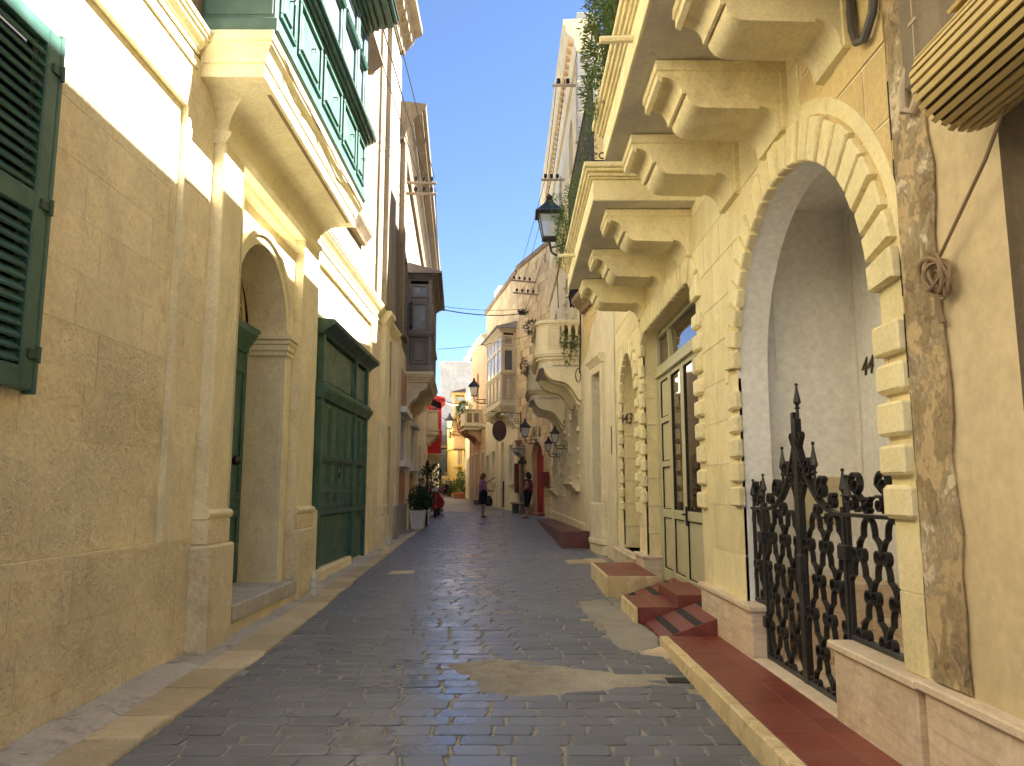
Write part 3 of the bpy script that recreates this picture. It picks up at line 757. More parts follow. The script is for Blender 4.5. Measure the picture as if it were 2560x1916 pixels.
def leaf(a0,a1):
    o=MB(Lf).box(a0+.008,a1-.008,-.06,.0,1.32,2.99,.006).build('shutter_leaf',G,sf)
    for z0,z1 in ((1.36,1.60),(1.66,2.05),(2.13,2.93)):
        q=MB(Lf); w=.035
        q.box(a0+.05,a1-.05,-.002,.016,z0,z0+w,.006); q.box(a0+.05,a1-.05,-.002,.016,z1-w,z1,.006); q.box(a0+.05,a0+.05+w,-.002,.016,z0+w,z1-w,.006); q.box(a1-.05-w,a1-.05,-.002,.016,z0+w,z1-w,.006); q.build('raised_panel',G,o)
for k in range(4): leaf(A0+(A1-A0)*k/4,A0+(A1-A0)*(k+1)/4)
for k in range(2): leaf(14.20+1.02*k/2,14.20+1.02*(k+1)/2)
MB(Lf).box(11.73,14.10,.017,.04,2.06,2.12,.006).build('locking_bar',M['green_dark'],sf); MB(Lf).box(14.22,15.2,.017,.04,2.06,2.12,.006).build('locking_bar',M['green_dark'],sf)
q=MB(Lf); q.tube([(12.95,.045,2.09),(12.95,.06,1.95)],.012); q.box(12.91,12.99,.035,.06,1.80,1.90,.008); q.build('padlock',M['iron'],sf)
MB(Lf).run([(-.04,1.22),(.02,1.22),(.05,1.25),(.06,1.27),(.06,1.31),(-.04,1.32)],11.70,15.24).build('shopfront_sill',G,sf,smooth=True)
MB(Lf).box(11.74,14.08,-.05,-.005,.46,1.21,.01).build('stall_riser',G,sf); MB(Lf).box(14.22,15.20,-.05,-.01,.36,1.21,.01).build('door_bottom',G,sf)
MB(Lf).box(14.32,15.10,-.012,.006,.48,1.12,.012).build('door_bottom_panel',G,sf)
MB(Lf).run([(-.1,-.2),(.05,-.2),(.05,.40),(.03,.44),(-.1,.44)],11.57,14.12).build('shop_plinth',M['yellow'],yh)
MB(Lf).run([(-.1,-.2),(.09,-.2),(.10,.30),(.07,.34),(-.1,.34)],14.14,15.40).build('shop_step',M['gutter_grey'],yh)

# ---- upper storey of bare limestone
UW1=rect_hole(12.75,14.05,6.62,9.6); UW2=rect_hole(17.85,18.55,6.55,8.75); UW0=rect_hole(7.6,10.2,5.9,9.0)
wall(Lf,'upper_wall',M['bare'],yh,rect_hole(-9,19.1,5.60,12.9),[UW1,UW2,UW0],0)
rg=random.Random(8)
ashlar(Lf,10.9,19.1,5.58,12.9,.40,.75,[UW1,UW2],.006,.03,M['bare'],yh,rg,gap=.006,jit=.003,name='facade_block')
MB(Lf).box(15.95,16.5,-.02,.06,5.6,12.4,.01).build('corner_strip',M['bare_dark'],yh)
MB(Lf).box(16.5,17.55,-.02,.17,5.6,12.4,.01).build('corner_pilaster',M['bare'],yh)
MB(Lf).run([(-.02,12.3),(.2,12.3),(.24,12.36),(.24,12.5),(-.02,12.52)],16.42,17.63).build('pilaster_head',M['bare_dark'],yh)
MB(Lf).run([(-.4,12.5),(.22,12.5),(.26,12.6),(.30,12.64),(.46,12.84),(.48,12.95),(.62,13.0),(.66,13.05),(.66,13.2),(-.4,13.25)],.5,18.1).build('roof_cornice',M['bare_dark'],yh,smooth=True)
for k in range(16): MB(Lf).box(11.0+k*.44,11.2+k*.44,.2,.44,12.64,12.80,.01).build('dentil',M['bare_dark'],yh)
reveal(Lf,'window_reveal',M['bare'],yh,UW1,0,-.25,smooth=False); reveal(Lf,'window_reveal',M['bare'],yh,UW2,0,-.2,smooth=False)
MB(Lf).run([(0,6.30),(.10,6.30),(.13,6.38),(.20,6.46),(.22,6.50),(.22,6.58),(0,6.60)],12.45,14.40).build('window_sill',M['bare_dark'],yh,smooth=True)
MB(Lf).run([(0,9.95),(.12,9.95),(.15,10.02),(.26,10.12),(.30,10.16),(.30,10.26),(0,10.30)],12.35,14.58).build('window_hood',M['bare_dark'],yh,smooth=True)
for a in (12.55,14.05): MB(Lf).box(a,a+.2,-.01,.07,6.6,9.9,.01).build('window_jamb',M['bare'],yh)
MB(Lf).box(12.7,14.1,-.3,-.22,6.6,9.6).build('window_pane',M['glass_dark'],yh)
s=MB(Lf).box(17.87,18.17,-.14,-.05,6.57,8.73,.01).build('teal_shutter',M['teal'],yh); MB(Lf).box(18.22,18.53,-.14,-.05,6.57,8.73,.01).build('teal_shutter',M['teal'],yh)
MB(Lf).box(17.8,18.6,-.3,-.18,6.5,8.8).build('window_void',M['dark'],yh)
for z in (7.1,8.0):
    q=MB(Lf); q.tube([(17.75,.0,z),(17.75,.07,z),(17.75,.07,z+.06)],.012); q.build('shutter_hook',M['iron'],yh)
MB(Lf).box(-9,19.1,-8,-.62,-.2,12.9).build('house_body',M['bare'],yh)
# ---- the green boxed balcony
gb_y0,gb_y1=6.72,11.02
rs=[]
K=10
for k in range(K+1):                                   # coved stone bracket under it, curved on three sides
    t=k/K; o=1-math.cos(t*PI/2); z=5.10+.36*math.sin(t*PI/2)
    y0=7.20-.42*o; y1=10.72+.20*o; d=.115+.47*o
    rs.append([(y0,-.02,z),(y1,-.02,z),(y1,d,z),(y0,d,z)])
gb=MB(Lf).rings(rs).build('balcony_cove',M['yellow_trim'],yh,smooth=True)
MB(Lf).run([(0,4.98),(.12,4.98),(.14,5.02),(.17,5.06),(.17,5.10),(0,5.12)],7.14,10.80).build('cove_moulding',M['yellow_trim'],gb,smooth=True)
rs=[[(6.76-e,-.02,z),(10.95+e,-.02,z),(10.95+e,.60+e,z),(6.76-e,.60+e,z)] for e,z in ((0,5.455),(0,5.585),(.018,5.59),(.018,5.615),(.025,5.65),(.045,5.70),(.075,5.735),(.082,5.74),(.082,5.765),(.10,5.77),(.10,5.868))]
MB(Lf).rings(rs).build('balcony_base',M['yellow_trim'],gb,smooth=True)
MB(Lf).run([(.52,5.452),(.56,5.452),(.56,5.462),(.52,5.462)],7.1,10.75).build('drip_groove',M['bare_dark'],gb)
GL=M['green_light']; gd=.70
bx=MB(Lf); bx.box(gb_y0,gb_y1,-.0,gd,5.88,6.80,.012); gbx=bx.build('balcony_box',GL,yh)
MB(Lf).box(gb_y0-.03,gb_y1+.03,-.0,gd+.03,5.872,6.02,.012).build('bottom_rail',GL,gbx)
pan=[(6.80,7.30),(7.42,8.35),(8.47,9.40),(9.52,10.35),(10.47,10.95)]
def frame_out(a0,a1,z0,z1,d,par,mat,w=.05,h=.03,name='panel_moulding'):
    q=MB(Lf); q.box(a0,a1,d,d+h,z0,z0+w,.008); q.box(a0,a1,d,d+h,z1-w,z1,.008); q.box(a0,a0+w,d,d+h,z0+w,z1-w,.008); q.box(a1-w,a1,d,d+h,z0+w,z1-w,.008); return q.build(name,mat,par)
for a0,a1 in pan:
    frame_out(a0,a1,6.08,6.72,gd,gbx,M['green'])
    MB(Lf).box(a0+.12,a1-.12,gd-.01,gd+.022,6.20,6.60,.012).build('raised_panel',GL,gbx)
    q=MB(Lf); q.tube([((a0+a1)/2,gd+.02,6.42),((a0+a1)/2,gd+.07,6.42),((a0+a1)/2,gd+.07,6.38)],.008); q.build('flower_hook',M['iron'],gbx)
for i,(e,z0,z1) in enumerate(((.03,6.74,6.79),(.07,6.79,6.83),(.11,6.83,6.88),(.15,6.88,6.94))):
    MB(Lf).box(gb_y0-e,gb_y1+e,0,gd+e,z0,z1-.001,.010).build('balcony_cornice',M['green_dark'],gbx)
# end panel towards the viewer: board joints
for k in range(4): MB(Lf).box(gb_y0-.012,gb_y0,.03,gd-.03,6.06+k*.17,6.06+k*.17+.155,.004).build('end_board',GL,gbx)
posts=[6.76,7.36,8.41,9.46,10.41,10.98]
for a in posts: MB(Lf).box(a-.055,a+.055,gd-.11,gd+.01,6.94,8.55,.008).build('window_post',GL,gbx)
for a in (6.76,10.98): MB(Lf).box(a-.05,a+.05,0,.08,6.94,8.55,.008).build('window_post',GL,gbx)
for a0,a1 in zip(posts,posts[1:]):
    MB(Lf).box(a0+.05,a1-.05,gd-.06,gd-.045,6.95,8.54).build('window_pane',M['glass_sky'],gbx)
    frame_out(a0+.06,a1-.06,6.96,7.95,gd-.05,gbx,GL,.055,.045,'sash_frame'); frame_out(a0+.06,a1-.06,8.0,8.53,gd-.05,gbx,GL,.05,.045,'sash_frame')
    MB(Lf).run([(gd-.06,7.93),(gd+.03,7.93),(gd+.05,7.97),(gd+.03,8.01),(gd-.06,8.01)],a0+.05,a1-.05).build('transom',M['green'],gbx)
MB(Lf).box(gb_y0+.02,gb_y0+.035,.08,gd-.1,6.95,8.54).build('window_pane',M['glass_sky'],gbx); MB(Lf).box(gb_y1-.035,gb_y1-.02,.08,gd-.1,6.95,8.54).build('window_pane',M['glass_sky'],gbx)
for i,(e,z0,z1) in enumerate(((.03,8.55,8.63),(.09,8.63,8.69),(.16,8.69,8.76),(.26,8.76,8.82),(.36,8.82,8.90),(.42,8.90,8.98))):
    MB(Lf).box(gb_y0-e,gb_y1+e*.6,0,gd+e,z0,z1-.001,.012).build('eaves_moulding',M['green_dark'],gbx)
MB(Lf).run([(0,8.98),(gd+.44,8.98),(gd+.44,9.0),(0,9.35)],gb_y0-.42,gb_y1+.26).build('balcony_roof',M['green_dark'],gbx)
def sag(p,q,n=10,s=.1):
    p=Vector(p);q=Vector(q); return [tuple(p+(q-p)*i/n-Vector((0,0,s*4*(i/n)*(1-i/n)))) for i in range(n+1)]
def world(fr,p): return fr(*p)
q=MB(Lf); q.tube([(6.70,.02,5.86),(6.69,.3,5.83),(6.68,.64,5.85),(6.8,.71,5.80),(7.6,.70,5.75),(8.6,.72,5.79),(9.6,.69,5.73),(10.6,.71,5.79),(11.0,.70,5.77)],.0055); q.tube([(6.8,.68,5.82),(7.5,.72,5.72),(8.3,.69,5.77),(9.2,.71,5.70),(10.2,.70,5.78),(10.9,.72,5.70)],.0045)
tag(q.build('cable',M['rope']),'beige cable tacked along the stone base of the green balcony','cable')
# ================================================================== right: the ochre house, numbers 43 and 44
Rf=Frame((2.0,0),(2.0,1),-1)
oh=thing('ochre_house','ochre stone house numbered 43 and 44 with scrolled corbels under two balconies, at right','house',(2.0,9,.18))
A44=arch_hole(4.06,6.72,.20,2.58,28)
def round_head(a0,a1,z0,z1,r,n=6):
    P=[(a0,z0),(a1,z0)]
    P+=[(a1-r+r*math.cos(PI/2*i/n), z1-r+r*math.sin(PI/2*i/n)) for i in range(n+1)]
    P+=[(a0+r+r*math.cos(PI/2+PI/2*i/n), z1-r+r*math.sin(PI/2+PI/2*i/n)) for i in range(n+1)]
    return P
SD=round_head(8.15,11.55,.15,3.95,.34)
A43=arch_hole(12.2,13.9,.60,3.10,20)
wall(Rf,'facade',M['mortar'],oh,rect_hole(3.80,14.72,-.2,9.4),[A44,SD,A43],0)
rg=random.Random(21)
HO=[A44,SD,A43]
ashlar(Rf,5.0,14.70,.66,5.0,.40,.72,HO,.006,.03,M['ochre'],oh,rg,gap=.011,jit=.002)
ashlar(Rf,3.82,5.0,.70,3.15,.40,.72,HO,.006,.03,M['ochre'],oh,rg,gap=.011,jit=.002)
ashlar(Rf,3.82,5.0,3.15,5.0,.42,.62,HO,.006,.03,M['ochre_rough'],oh,rg,gap=.020,jit=.004)
wall(Rf,'upper_facade',M['ochre'],oh,rect_hole(3.80,14.72,5.0,9.4),[],.007)
reveal(Rf,'arch_reveal',M['white_plaster'],oh,A44,0,-.26)
reveal(Rf,'shop_reveal',M['ochre'],oh,SD,.004,-.30)
reveal(Rf,'door_reveal',M['ochre'],oh,A43,.004,-.62)
for z in (.98,1.38,1.78,2.18,2.58,2.98):
    MB(Rf).box(13.88,13.897,-.6,-.002,z,z+.012).build('mortar_line',M['mortar'],oh)
    MB(Rf).box(11.53,11.547,-.28,-.002,z,z+.012).build('mortar_line',M['mortar'],oh)
MB(Rf).run([(-.3,9.3),(.10,9.3),(.13,9.4),(.26,9.5),(.28,9.6),(-.3,9.62)],3.8,14.75).build('roof_cornice',M['ochre_trim'],oh,smooth=True)
MB(Rf).box(3.8,14.72,-.3,-.02,9.6,10.2).build('parapet',M['ochre'],oh)
MB(Rf).box(7.2,14.72,-8,-.68,-.2,9.6).build('house_body',M['ochre'],oh)
MB(Rf).box(3.8,7.2,-8,-1.30,-.2,9.6).build('house_body',M['ochre'],oh)
# quoins and voussoirs standing proud round the openings
def quoins(a0,a1,z0,z1,pitch,hgt,d=.055,off=0.0,name='quoin'):
    z=z0+off
    while z+hgt<=z1+.02:
        j=lambda s:rg.uniform(-s,s); MB(Rf).box(a0+j(.012),a1+j(.008),-.02,d+j(.008),z+j(.008),z+hgt+j(.008),rg.uniform(.010,.026)).build(name,M['ochre_trim'],oh); z+=pitch
def voussoirs(c,r0,r1,n,t0,t1,fill=.80,d=.055):
    for k in range(n):
        tm=t0+(t1-t0)*(k+.5)/n; h=(t1-t0)/n*fill/2
        h*=rg.uniform(.94,1.05); r1_=r1+rg.uniform(-.02,.012); d_=d+rg.uniform(-.007,.007)
        P=[(c[0]+rr*math.cos(t),c[1]+rr*math.sin(t)) for rr,t in ((r0,tm-h),(r1_,tm-h),(r1_,tm+h),(r0,tm+h))]
        cx=sum(p[0] for p in P)/4; cz=sum(p[1] for p in P)/4
        I=[(cx+(p[0]-cx)*.90,cz+(p[1]-cz)*.93) for p in P]
        m=MB(Rf); m.rings([[(p[0],-.02,p[1]) for p in P],[(p[0],d_-.014,p[1]) for p in P],[(p[0],d_,p[1]) for p in I]])
        m.build('voussoir',M['ochre_trim'],oh,fix=True)
quoins(3.82,4.09,1.46,2.50,.212,.165)
quoins(6.69,6.94,1.46,2.50,.212,.165)
voussoirs((5.39,2.58),1.305,1.585,22,R(3),R(177))
ring(MB(Rf),(5.39,2.58),1.60,1.70,-.01,.014,28).build('plaster_band',M['ochre_trim'],oh)
quoins(7.92,8.18,1.42,3.55,.236,.165); quoins(11.52,11.76,1.42,3.55,.236,.165)
for k in range(15):
    a=8.46+k*.2; MB(Rf).box(a,a+.155,-.02,.055,3.92,4.22,.014).build('voussoir',M['ochre_trim'],oh)
for cc,t0,t1 in (((8.49,3.61),R(90),R(180)),((11.21,3.61),0,R(90))): voussoirs(cc,.31,.61,3,t0,t1)
quoins(11.98,12.22,1.25,3.10,.235,.16); quoins(13.88,14.10,1.25,3.10,.235,.16)
voussoirs((13.05,3.10),.825,1.08,13,R(4),R(176))
# travertine plinth and cap
def plinth(a0,a1,z0,z1,d=.06,n=1):
    for k in range(n):
        b0=a0+(a1-a0)*k/n; b1=a0+(a1-a0)*(k+1)/n
        MB(Rf).box(b0+.003,b1-.003,-.25,d,z0,z1-.045,.006).build('plinth_slab',M['travertine'],oh)
    MB(Rf).box(a0-.03,a1+.03,-.26,d+.028,z1-.045,z1,.008).build('plinth_cap',M['trav_cap'],oh)
plinth(6.44,8.12,.0,.67,.055,2); plinth(3.86,4.83,.0,.70,.055,1)
plinth(11.50,12.25,.1,.66,.07,1); plinth(12.25,14.70,.1,.56,.09,2)
MB(Rf).box(12.16,13.94,-.62,.07,.56,.60,.006).build('door_sill',M['trav_cap'],oh)
# porch behind the arch of number 44
po=MB(Rf); 
po.box(3.3,7.0,-1.2,-1.1,.1,4.3); po.box(6.92,7.0,-1.1,-.262,.1,4.3); po.box(3.3,3.4,-1.1,-.262,.1,4.3); po.box(3.3,7.0,-1.1,-.262,4.2,4.3)
po.build('porch_wall',M['white_plaster'],oh)
MB(Rf).box(3.3,7.0,-1.1,-.26,.05,.24).build('porch_floor',M['travertine'],oh)
for k,(d0,z) in enumerate(((-.62,.42),(-.86,.60))): MB(Rf).box(4.6,6.3,-1.1,d0,.24,z,.006).build('porch_step',M['travertine'],oh)
MB(Rf).box(6.3,6.9,-1.1,-.40,.24,.86,.006).build('porch_plinth',M['travertine'],oh); MB(Rf).box(3.42,4.6,-1.1,-.7,.24,.84,.006).build('porch_plinth',M['travertine'],oh)
cb=MB(Rf).box(6.86,6.92,-.98,-.50,1.30,1.72,.01).build('meter_cabinet',M['cream_wood'],oh); MB(Rf).box(6.845,6.86,-.94,-.54,1.34,1.62,.004).build('cabinet_door',M['cream_alu'],cb)
q=MB(Rf); q.tube([(6.80,-1.09,4.1),(6.81,-1.085,3.2),(6.79,-1.085,2.3),(6.82,-1.085,1.75),(6.88,-1.0,1.7)],.010); q.tube([(6.90,-.40,3.6),(6.90,-.40,2.6)],.006); q.build('conduit',M['white_paint'],oh)
def digits(txt,name,mat,size,origin,xdir,updir,parent,ext=.012,xs=1.0):
    cu=bpy.data.curves.new(name,'FONT'); cu.body=txt; cu.size=size; cu.extrude=ext; cu.shear=.25; cu.resolution_u=3; cu.offset=.001
    ob=bpy.data.objects.new(name+'_tmp',cu); COL.objects.link(ob)
    bpy.context.view_layer.update(); dg=bpy.context.evaluated_depsgraph_get()
    me=bpy.data.meshes.new_from_object(ob.evaluated_get(dg)); bpy.data.objects.remove(ob,do_unlink=True)
    X=Vector(xdir).normalized(); U=Vector(updir).normalized(); Z=X.cross(U)
    mt=Matrix((( X.x,U.x,Z.x,origin[0]),(X.y,U.y,Z.y,origin[1]),(X.z,U.z,Z.z,origin[2]),(0,0,0,1)))
    me.transform(mt @ Matrix.Diagonal((xs,1,1,1))); me.materials.clear(); me.materials.append(mat)
    o=bpy.data.objects.new(name,me); COL.objects.link(o); adopt(o,parent); return o
digits('44','house_number',M['bronze_flat'],.22,(3.090,6.72,2.60),(0,-1,0),(0,0,1),oh,.004)
digits('43','house_number',M['bronze_flat'],.28,(2.012,13.885,2.80),(1,0,0),(0,0,1),oh,.008,.58)
q=MB(Rf); q.tube([(12.35,.02,2.62),(12.35,-.25,2.62)],.035,10); q.build('pipe_stub',M['white_paint'],oh)
MB(Rf).box(12.2,13.9,-.70,-.62,.5,4.1).build('front_door',M['cream_wood'],oh)
# the wide shop door: frame, transom window, folding leaves
DA=M['cream_alu']; dd=-.22
sdw=MB(Rf).box(8.12,11.58,dd-.10,dd-.06,.2,3.96).build('shop_door',M['dark'],oh)
for a0,a1,z0,z1 in ((8.15,8.24,.30,3.95),(11.46,11.55,.30,3.95),(8.24,11.46,3.30,3.44),(8.24,11.46,3.86,3.95)): MB(Rf).box(a0,a1,dd-.05,dd+.03,z0,z1,.006).build('door_frame',DA,sdw)
MB(Rf).run([(dd-.05,3.27),(dd+.06,3.27),(dd+.06,3.31),(dd+.03,3.34),(dd-.05,3.34)],8.17,11.53).build('transom_bar',DA,sdw)
for a0,a1 in ((8.24,10.62),(10.66,11.46)): MB(Rf).box(a0,a1,dd-.04,dd-.02,3.44,3.86).build('transom_pane',M['glass_warm'],sdw)
MB(Rf).box(10.61,10.67,dd-.05,dd+.02,3.44,3.86,.004).build('transom_post',DA,sdw)
q=MB(Rf); q.flat([(10.50,3.46),(10.62,3.84)],.03,dd-.02,dd+.04); q.build('transom_stay',DA,sdw)
def leafdoor(a0,a1,solid):
    w=.085
    L=MB(Rf).box(a0,a0+w,dd-.05,dd+.012,.32,3.30,.006).build('door_leaf',DA,sdw)
    MB(Rf).box(a1-w,a1,dd-.05,dd+.012,.32,3.30,.006).build('stile',DA,L)
    for z0,z1 in ((.32,.50),(1.22,1.34),(3.20,3.30)): MB(Rf).box(a0+w,a1-w,dd-.048,dd+.010,z0,z1,.006).build('rail',DA,L)
    def infill(z0,z1,mat,nm):
        MB(Rf).box(a0+w,a1-w,dd-.035,dd-.015,z0,z1).build(nm,mat,L)
        q=MB(Rf); g=.012
        for b0,b1,y0,y1 in ((a0+w,a1-w,z0,z0+g),(a0+w,a1-w,z1-g,z1),(a0+w,a0+w+g,z0+g,z1-g),(a1-w-g,a1-w,z0+g,z1-g)): q.box(b0,b1,dd-.015,dd+.004,y0,y1)
        q.build('gasket',M['dark'],L)
    infill(.50,1.22,DA,'panel')
    if solid:
        for z0,z1 in ((1.34,1.94),(2.02,2.58),(2.66,3.20)): infill(z0,z1,DA,'panel')
        for z in (1.98,2.62): MB(Rf).box(a0+w,a1-w,dd-.046,dd+.008,z-.04,z+.04,.006).build('rail',DA,L)
    else: infill(1.34,3.20,M['glass_warm'],'glass_pane')
    return L
leafdoor(10.72,11.45,True); leafdoor(9.93,10.71,False); L2=leafdoor(8.98,9.92,False); leafdoor(8.24,8.97,False)
q=MB(Rf); q.box(9.80,9.86,dd+.012,dd+.03,1.16,1.40,.006); q.tube([(9.83,dd+.03,1.30),(9.83,dd+.075,1.30),(9.70,dd+.08,1.30)],.012); q.build('door_handle',M['iron'],L2)
# ---- balconies on scrolled corbels
CP=[(0,0),(.94,0),(.94,-.15),(.905,-.165)]
def arc(c,r,t0,t1,n=5): return [(c[0]+r*math.cos(t0+(t1-t0)*i/n),c[1]+r*math.sin(t0+(t1-t0)*i/n)) for i in range(n+1)]
CP+=[(.905,-.13)]+[(.905-.14*math.sin(t),-.13-.13*(1-math.cos(t))) for t in [PI/2*i/6 for i in range(1,7)]]
CP+=[(.745,-.265),(.735,-.245)]+[(.735-.13*(1-math.cos(t)),-.245-.12*math.sin(t)) for t in [PI/2*i/6 for i in range(1,7)]]
CP+=[(.21,-.375),(.205,-.355)]+[(.205-.14*math.sin(t),-.355-.16*(1-math.cos(t))) for t in [PI/2*i/6 for i in range(1,7)]]
CP+=[(.055,-.535),(.0,-.545)]
def corbel(a0,a1,zt,parent):
    c=MB(Rf).run([(p[0],zt+p[1]) for p in CP],a0,a1).build('corbel',M['ochre_trim'],parent,smooth=True)
    MB(Rf).box(a0-.018,a1+.018,0,.955,zt-.085,zt-.004,.008).build('corbel_abacus',M['ochre_trim'],c)
    MB(Rf).box(a0-.014,a1+.014,-.01,.055,zt-.53,zt-.09,.006).build('corbel_back',M['ochre_trim'],c)
def balcony(a0,a1,corb,nm):
    zt=4.72
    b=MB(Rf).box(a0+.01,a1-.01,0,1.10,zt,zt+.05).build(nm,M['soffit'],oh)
    for e,z0,z1 in ((0,zt+.004,zt+.24),(.025,zt+.24,zt+.265),(.05,zt+.265,zt+.295),(.03,zt+.295,zt+.315),(.075,zt+.315,zt+.35),(.10,zt+.35,zt+.41)):
        q=MB(Rf); q.box(a0-e,a1+e,-.02,1.12+e,z0,z1-.001,.010 if e else .006); q.build('balcony_moulding',M['ochre_trim'],b)
    for c0,c1 in corb: corbel(c0,c1,zt-.004,b)
    return b
b1=balcony(2.85,7.0,((2.98,3.48),(4.20,4.62),(5.24,5.76),(6.42,6.93)),'balcony')
b2=balcony(8.0,11.72,((8.24,8.74),(9.68,10.18),(11.10,11.64)),'balcony')
for bb,aa in ((b1,5.2),(b2,10.4)):
    q=MB(Rf); q.tube([(aa,1.10,4.86),(aa,1.36,4.85)],.028,8); q.build('drain_spout',M['ochre_trim'],bb)
# balcony doors behind, only their heads can be glimpsed
for a0,a1 in ((5.0,6.2),(9.2,10.5)):
    MB(Rf).box(a0,a1,.0,.03,5.14,7.4,.01).build('balcony_door',M['cream_wood'],oh)
def railing(bb,a0,a1,d,z0,z1,step):
    n=int((a1-a0)/step)
    for k in range(n+1):
        a=a0+(a1-a0)*k/n; q=MB(Rf); q.tube([(a,d,z0),(a,d,z1)],.009,5); q.build('rail_bar',M['iron'],bb)
    for z in (z0+.06,z1): MB(Rf).box(a0-.02,a1+.02,d-.02,d+.02,z-.012,z+.012).build('hand_rail',M['rust'] if z>z0+.5 else M['iron'],bb)
    for a in (a0,a1):
        for k in range(1,8):
            dd_=d*k/8; q=MB(Rf); q.tube([(a,dd_,z0),(a,dd_,z1)],.009,5); q.build('rail_bar',M['iron'],bb)
        MB(Rf).box(a-.015,a+.015,0,d-.02,z1-.012,z1+.012).build('hand_rail',M['iron'],bb)
        MB(Rf).box(a-.014,a+.014,0,d-.02,z0+.048,z0+.072).build('hand_rail',M['iron'],bb)
railing(b1,2.9,6.93,1.10,5.13,6.15,.13); railing(b2,8.05,11.66,1.10,5.13,6.20,.115)
for k in range(4):                                       # scrolls along the foot of the end railing
    d0=.18+.25*k; q=MB(Rf)
    for s in (-1,1):
        q.tube([(8.03,d0+s*(.02+.055*(1-math.cos(t))/1.2+.0),5.17+.05*t*.9) if t<1.6 else (8.03,d0+s*(.075+.035*math.cos(t*1.6)),5.25+.035*math.sin(t*1.6)) for t in [i*.4 for i in range(14)]],.008,5)
    q.build('rail_scroll',M['iron'],b2)
# ================================================================== iron gate and fences of number 44
def spiral(c,r0,r1,t0,turns,n=22): return [(c[0]+(r0+(r1-r0)*i/n)*math.cos(t0+2*PI*turns*i/n),c[1]+(r0+(r1-r0)*i/n)*math.sin(t0+2*PI*turns*i/n)) for i in range(n+1)]
def spear(a,z,h,par,d=0.0):
    m=MB(Rf); m.lathe([(.012,0),(.012,h*.25),(.024,h*.28),(.012,h*.33),(.016,h*.38),(.030,h*.45),(.012,h*.78),(.007,h*.90),(.013,h*.93),(.013,h*.97),(.002,h)],a,d,8,z); m.build('spear_finial',M['iron'],par,smooth=True)
def smooth_path(P,k=3):
    out=[]
    for i in range(len(P)-1):
        p0=P[max(0,i-1)];p1=P[i];p2=P[i+1];p3=P[min(len(P)-1,i+2)]
        for j in range(k):
            t=j/k; out.append(tuple(.5*(2*b+(c-a)*t+(2*a-5*b+4*c-d)*t*t+(3*b-a-3*c+d)*t**3) for a,b,c,d in zip(p0,p1,p2,p3)))
    return out+[P[-1]]
W_,H_=.30,.235
def lattice(a0,a1,z0,z1,par,dc=0.0):
    """trefoil-headed lattice of flat bars with little scrolls at the crossings"""
    r=0; z=z1
    while z>z0-.02:
        a=a0+(W_/2 if r%2==0 else 0)
        while a<=a1+.01:
            for s in (-1,1):
                P=smooth_path([(a,z),(a+s*.032,z-.010),(a+s*.058,z-.034),(a+s*.070,z-.070),(a+s*.072,z-.105)])+smooth_path([(a+s*.084,z-.112),(a+s*.112,z-.130),(a+s*.136,z-.165),(a+s*.146,z-.20),(a+s*.150,z-H_)])
                P=[p for p in P if a0-.012<=p[0]<=a1+.012 and p[1]>=z0]
                if len(P)>=3: MB(Rf).flat(P,.0135,dc-.017,dc+.017).build('lattice_bar',M['iron'],par)
                if r>0 and a0-.03<a+s*.045<a1+.03:
                    P=[(a+s*(.046+.034*math.cos(t)),z+.016+.036*math.sin(t)) for t in [R(150)-R(25)*i for i in range(13)]]
                    MB(Rf).flat(P,.010,dc-.018,dc+.018).build('small_scroll',M['iron'],par)
            if r>0 and a0<a<a1 and (r+int((a-a0)/W_))%2==0:
                q=MB(Rf); q.ball((a,dc,z+.03),.020,6,4,(1,1,1.6)); q.ball((a-.012,dc,z+.075),.010,5,4,(1,1,2.2)); q.ball((a+.012,dc,z+.08),.009,5,4,(1,1,2.2)); q.build('bud_ornament',M['iron'],par,smooth=True)
            a+=W_
        z-=H_; r+=1
def bar(a0,a1,z0,z1,par,nm,d=.017,dc=0.0): MB(Rf).box(a0,a1,dc-d,dc+d,z0,z1,.004).build(nm,M['iron'],par)
def s_scroll(U,ru,Lc,rl,s):
    """S-shaped scroll: curl at U, sweep down, counter-curl at Lc; s=+1 leans one way, -1 the other"""
    A=spiral(U,ru*.22,ru,PI/2,-s*1.25,20); t=A[-1]
    B=spiral(Lc,rl,rl*.25,PI/2+s*PI*.75,s*1.2,18); b=B[0]
    M_=[(t[0]+(b[0]-t[0])*k/5,t[1]+(b[1]-t[1])*k/5) for k in range(1,5)]
    return A+M_+B
def top_scrolls(a0,a1,z,par,dc=0.0):
    L=a1-a0; n=2 if L>.5 else 1; u=L/n
    for k in range(n):
        c=a0+u*(k+.5); q=min(1.0,u/.34)
        MB(Rf).flat(s_scroll((c+.05*q,z+.175),.080*q,(c-.085*q,z+.062),.055*q,1),.015,dc-.019,dc+.019).build('top_scroll',M['iron'],par)
        MB(Rf).flat(spiral((c+.11*q,z+.06),.012,.052*q,PI*.9,-1.3,18),.013,dc-.018,dc+.018).build('top_scroll',M['iron'],par)
        MB(Rf).flat([(c-.15*q,z+.10),(c-.05*q,z+.05),(c+.06*q,z+.015)],.012,dc-.018,dc+.018).build('scroll_stem',M['iron'],par)
DC=-.08
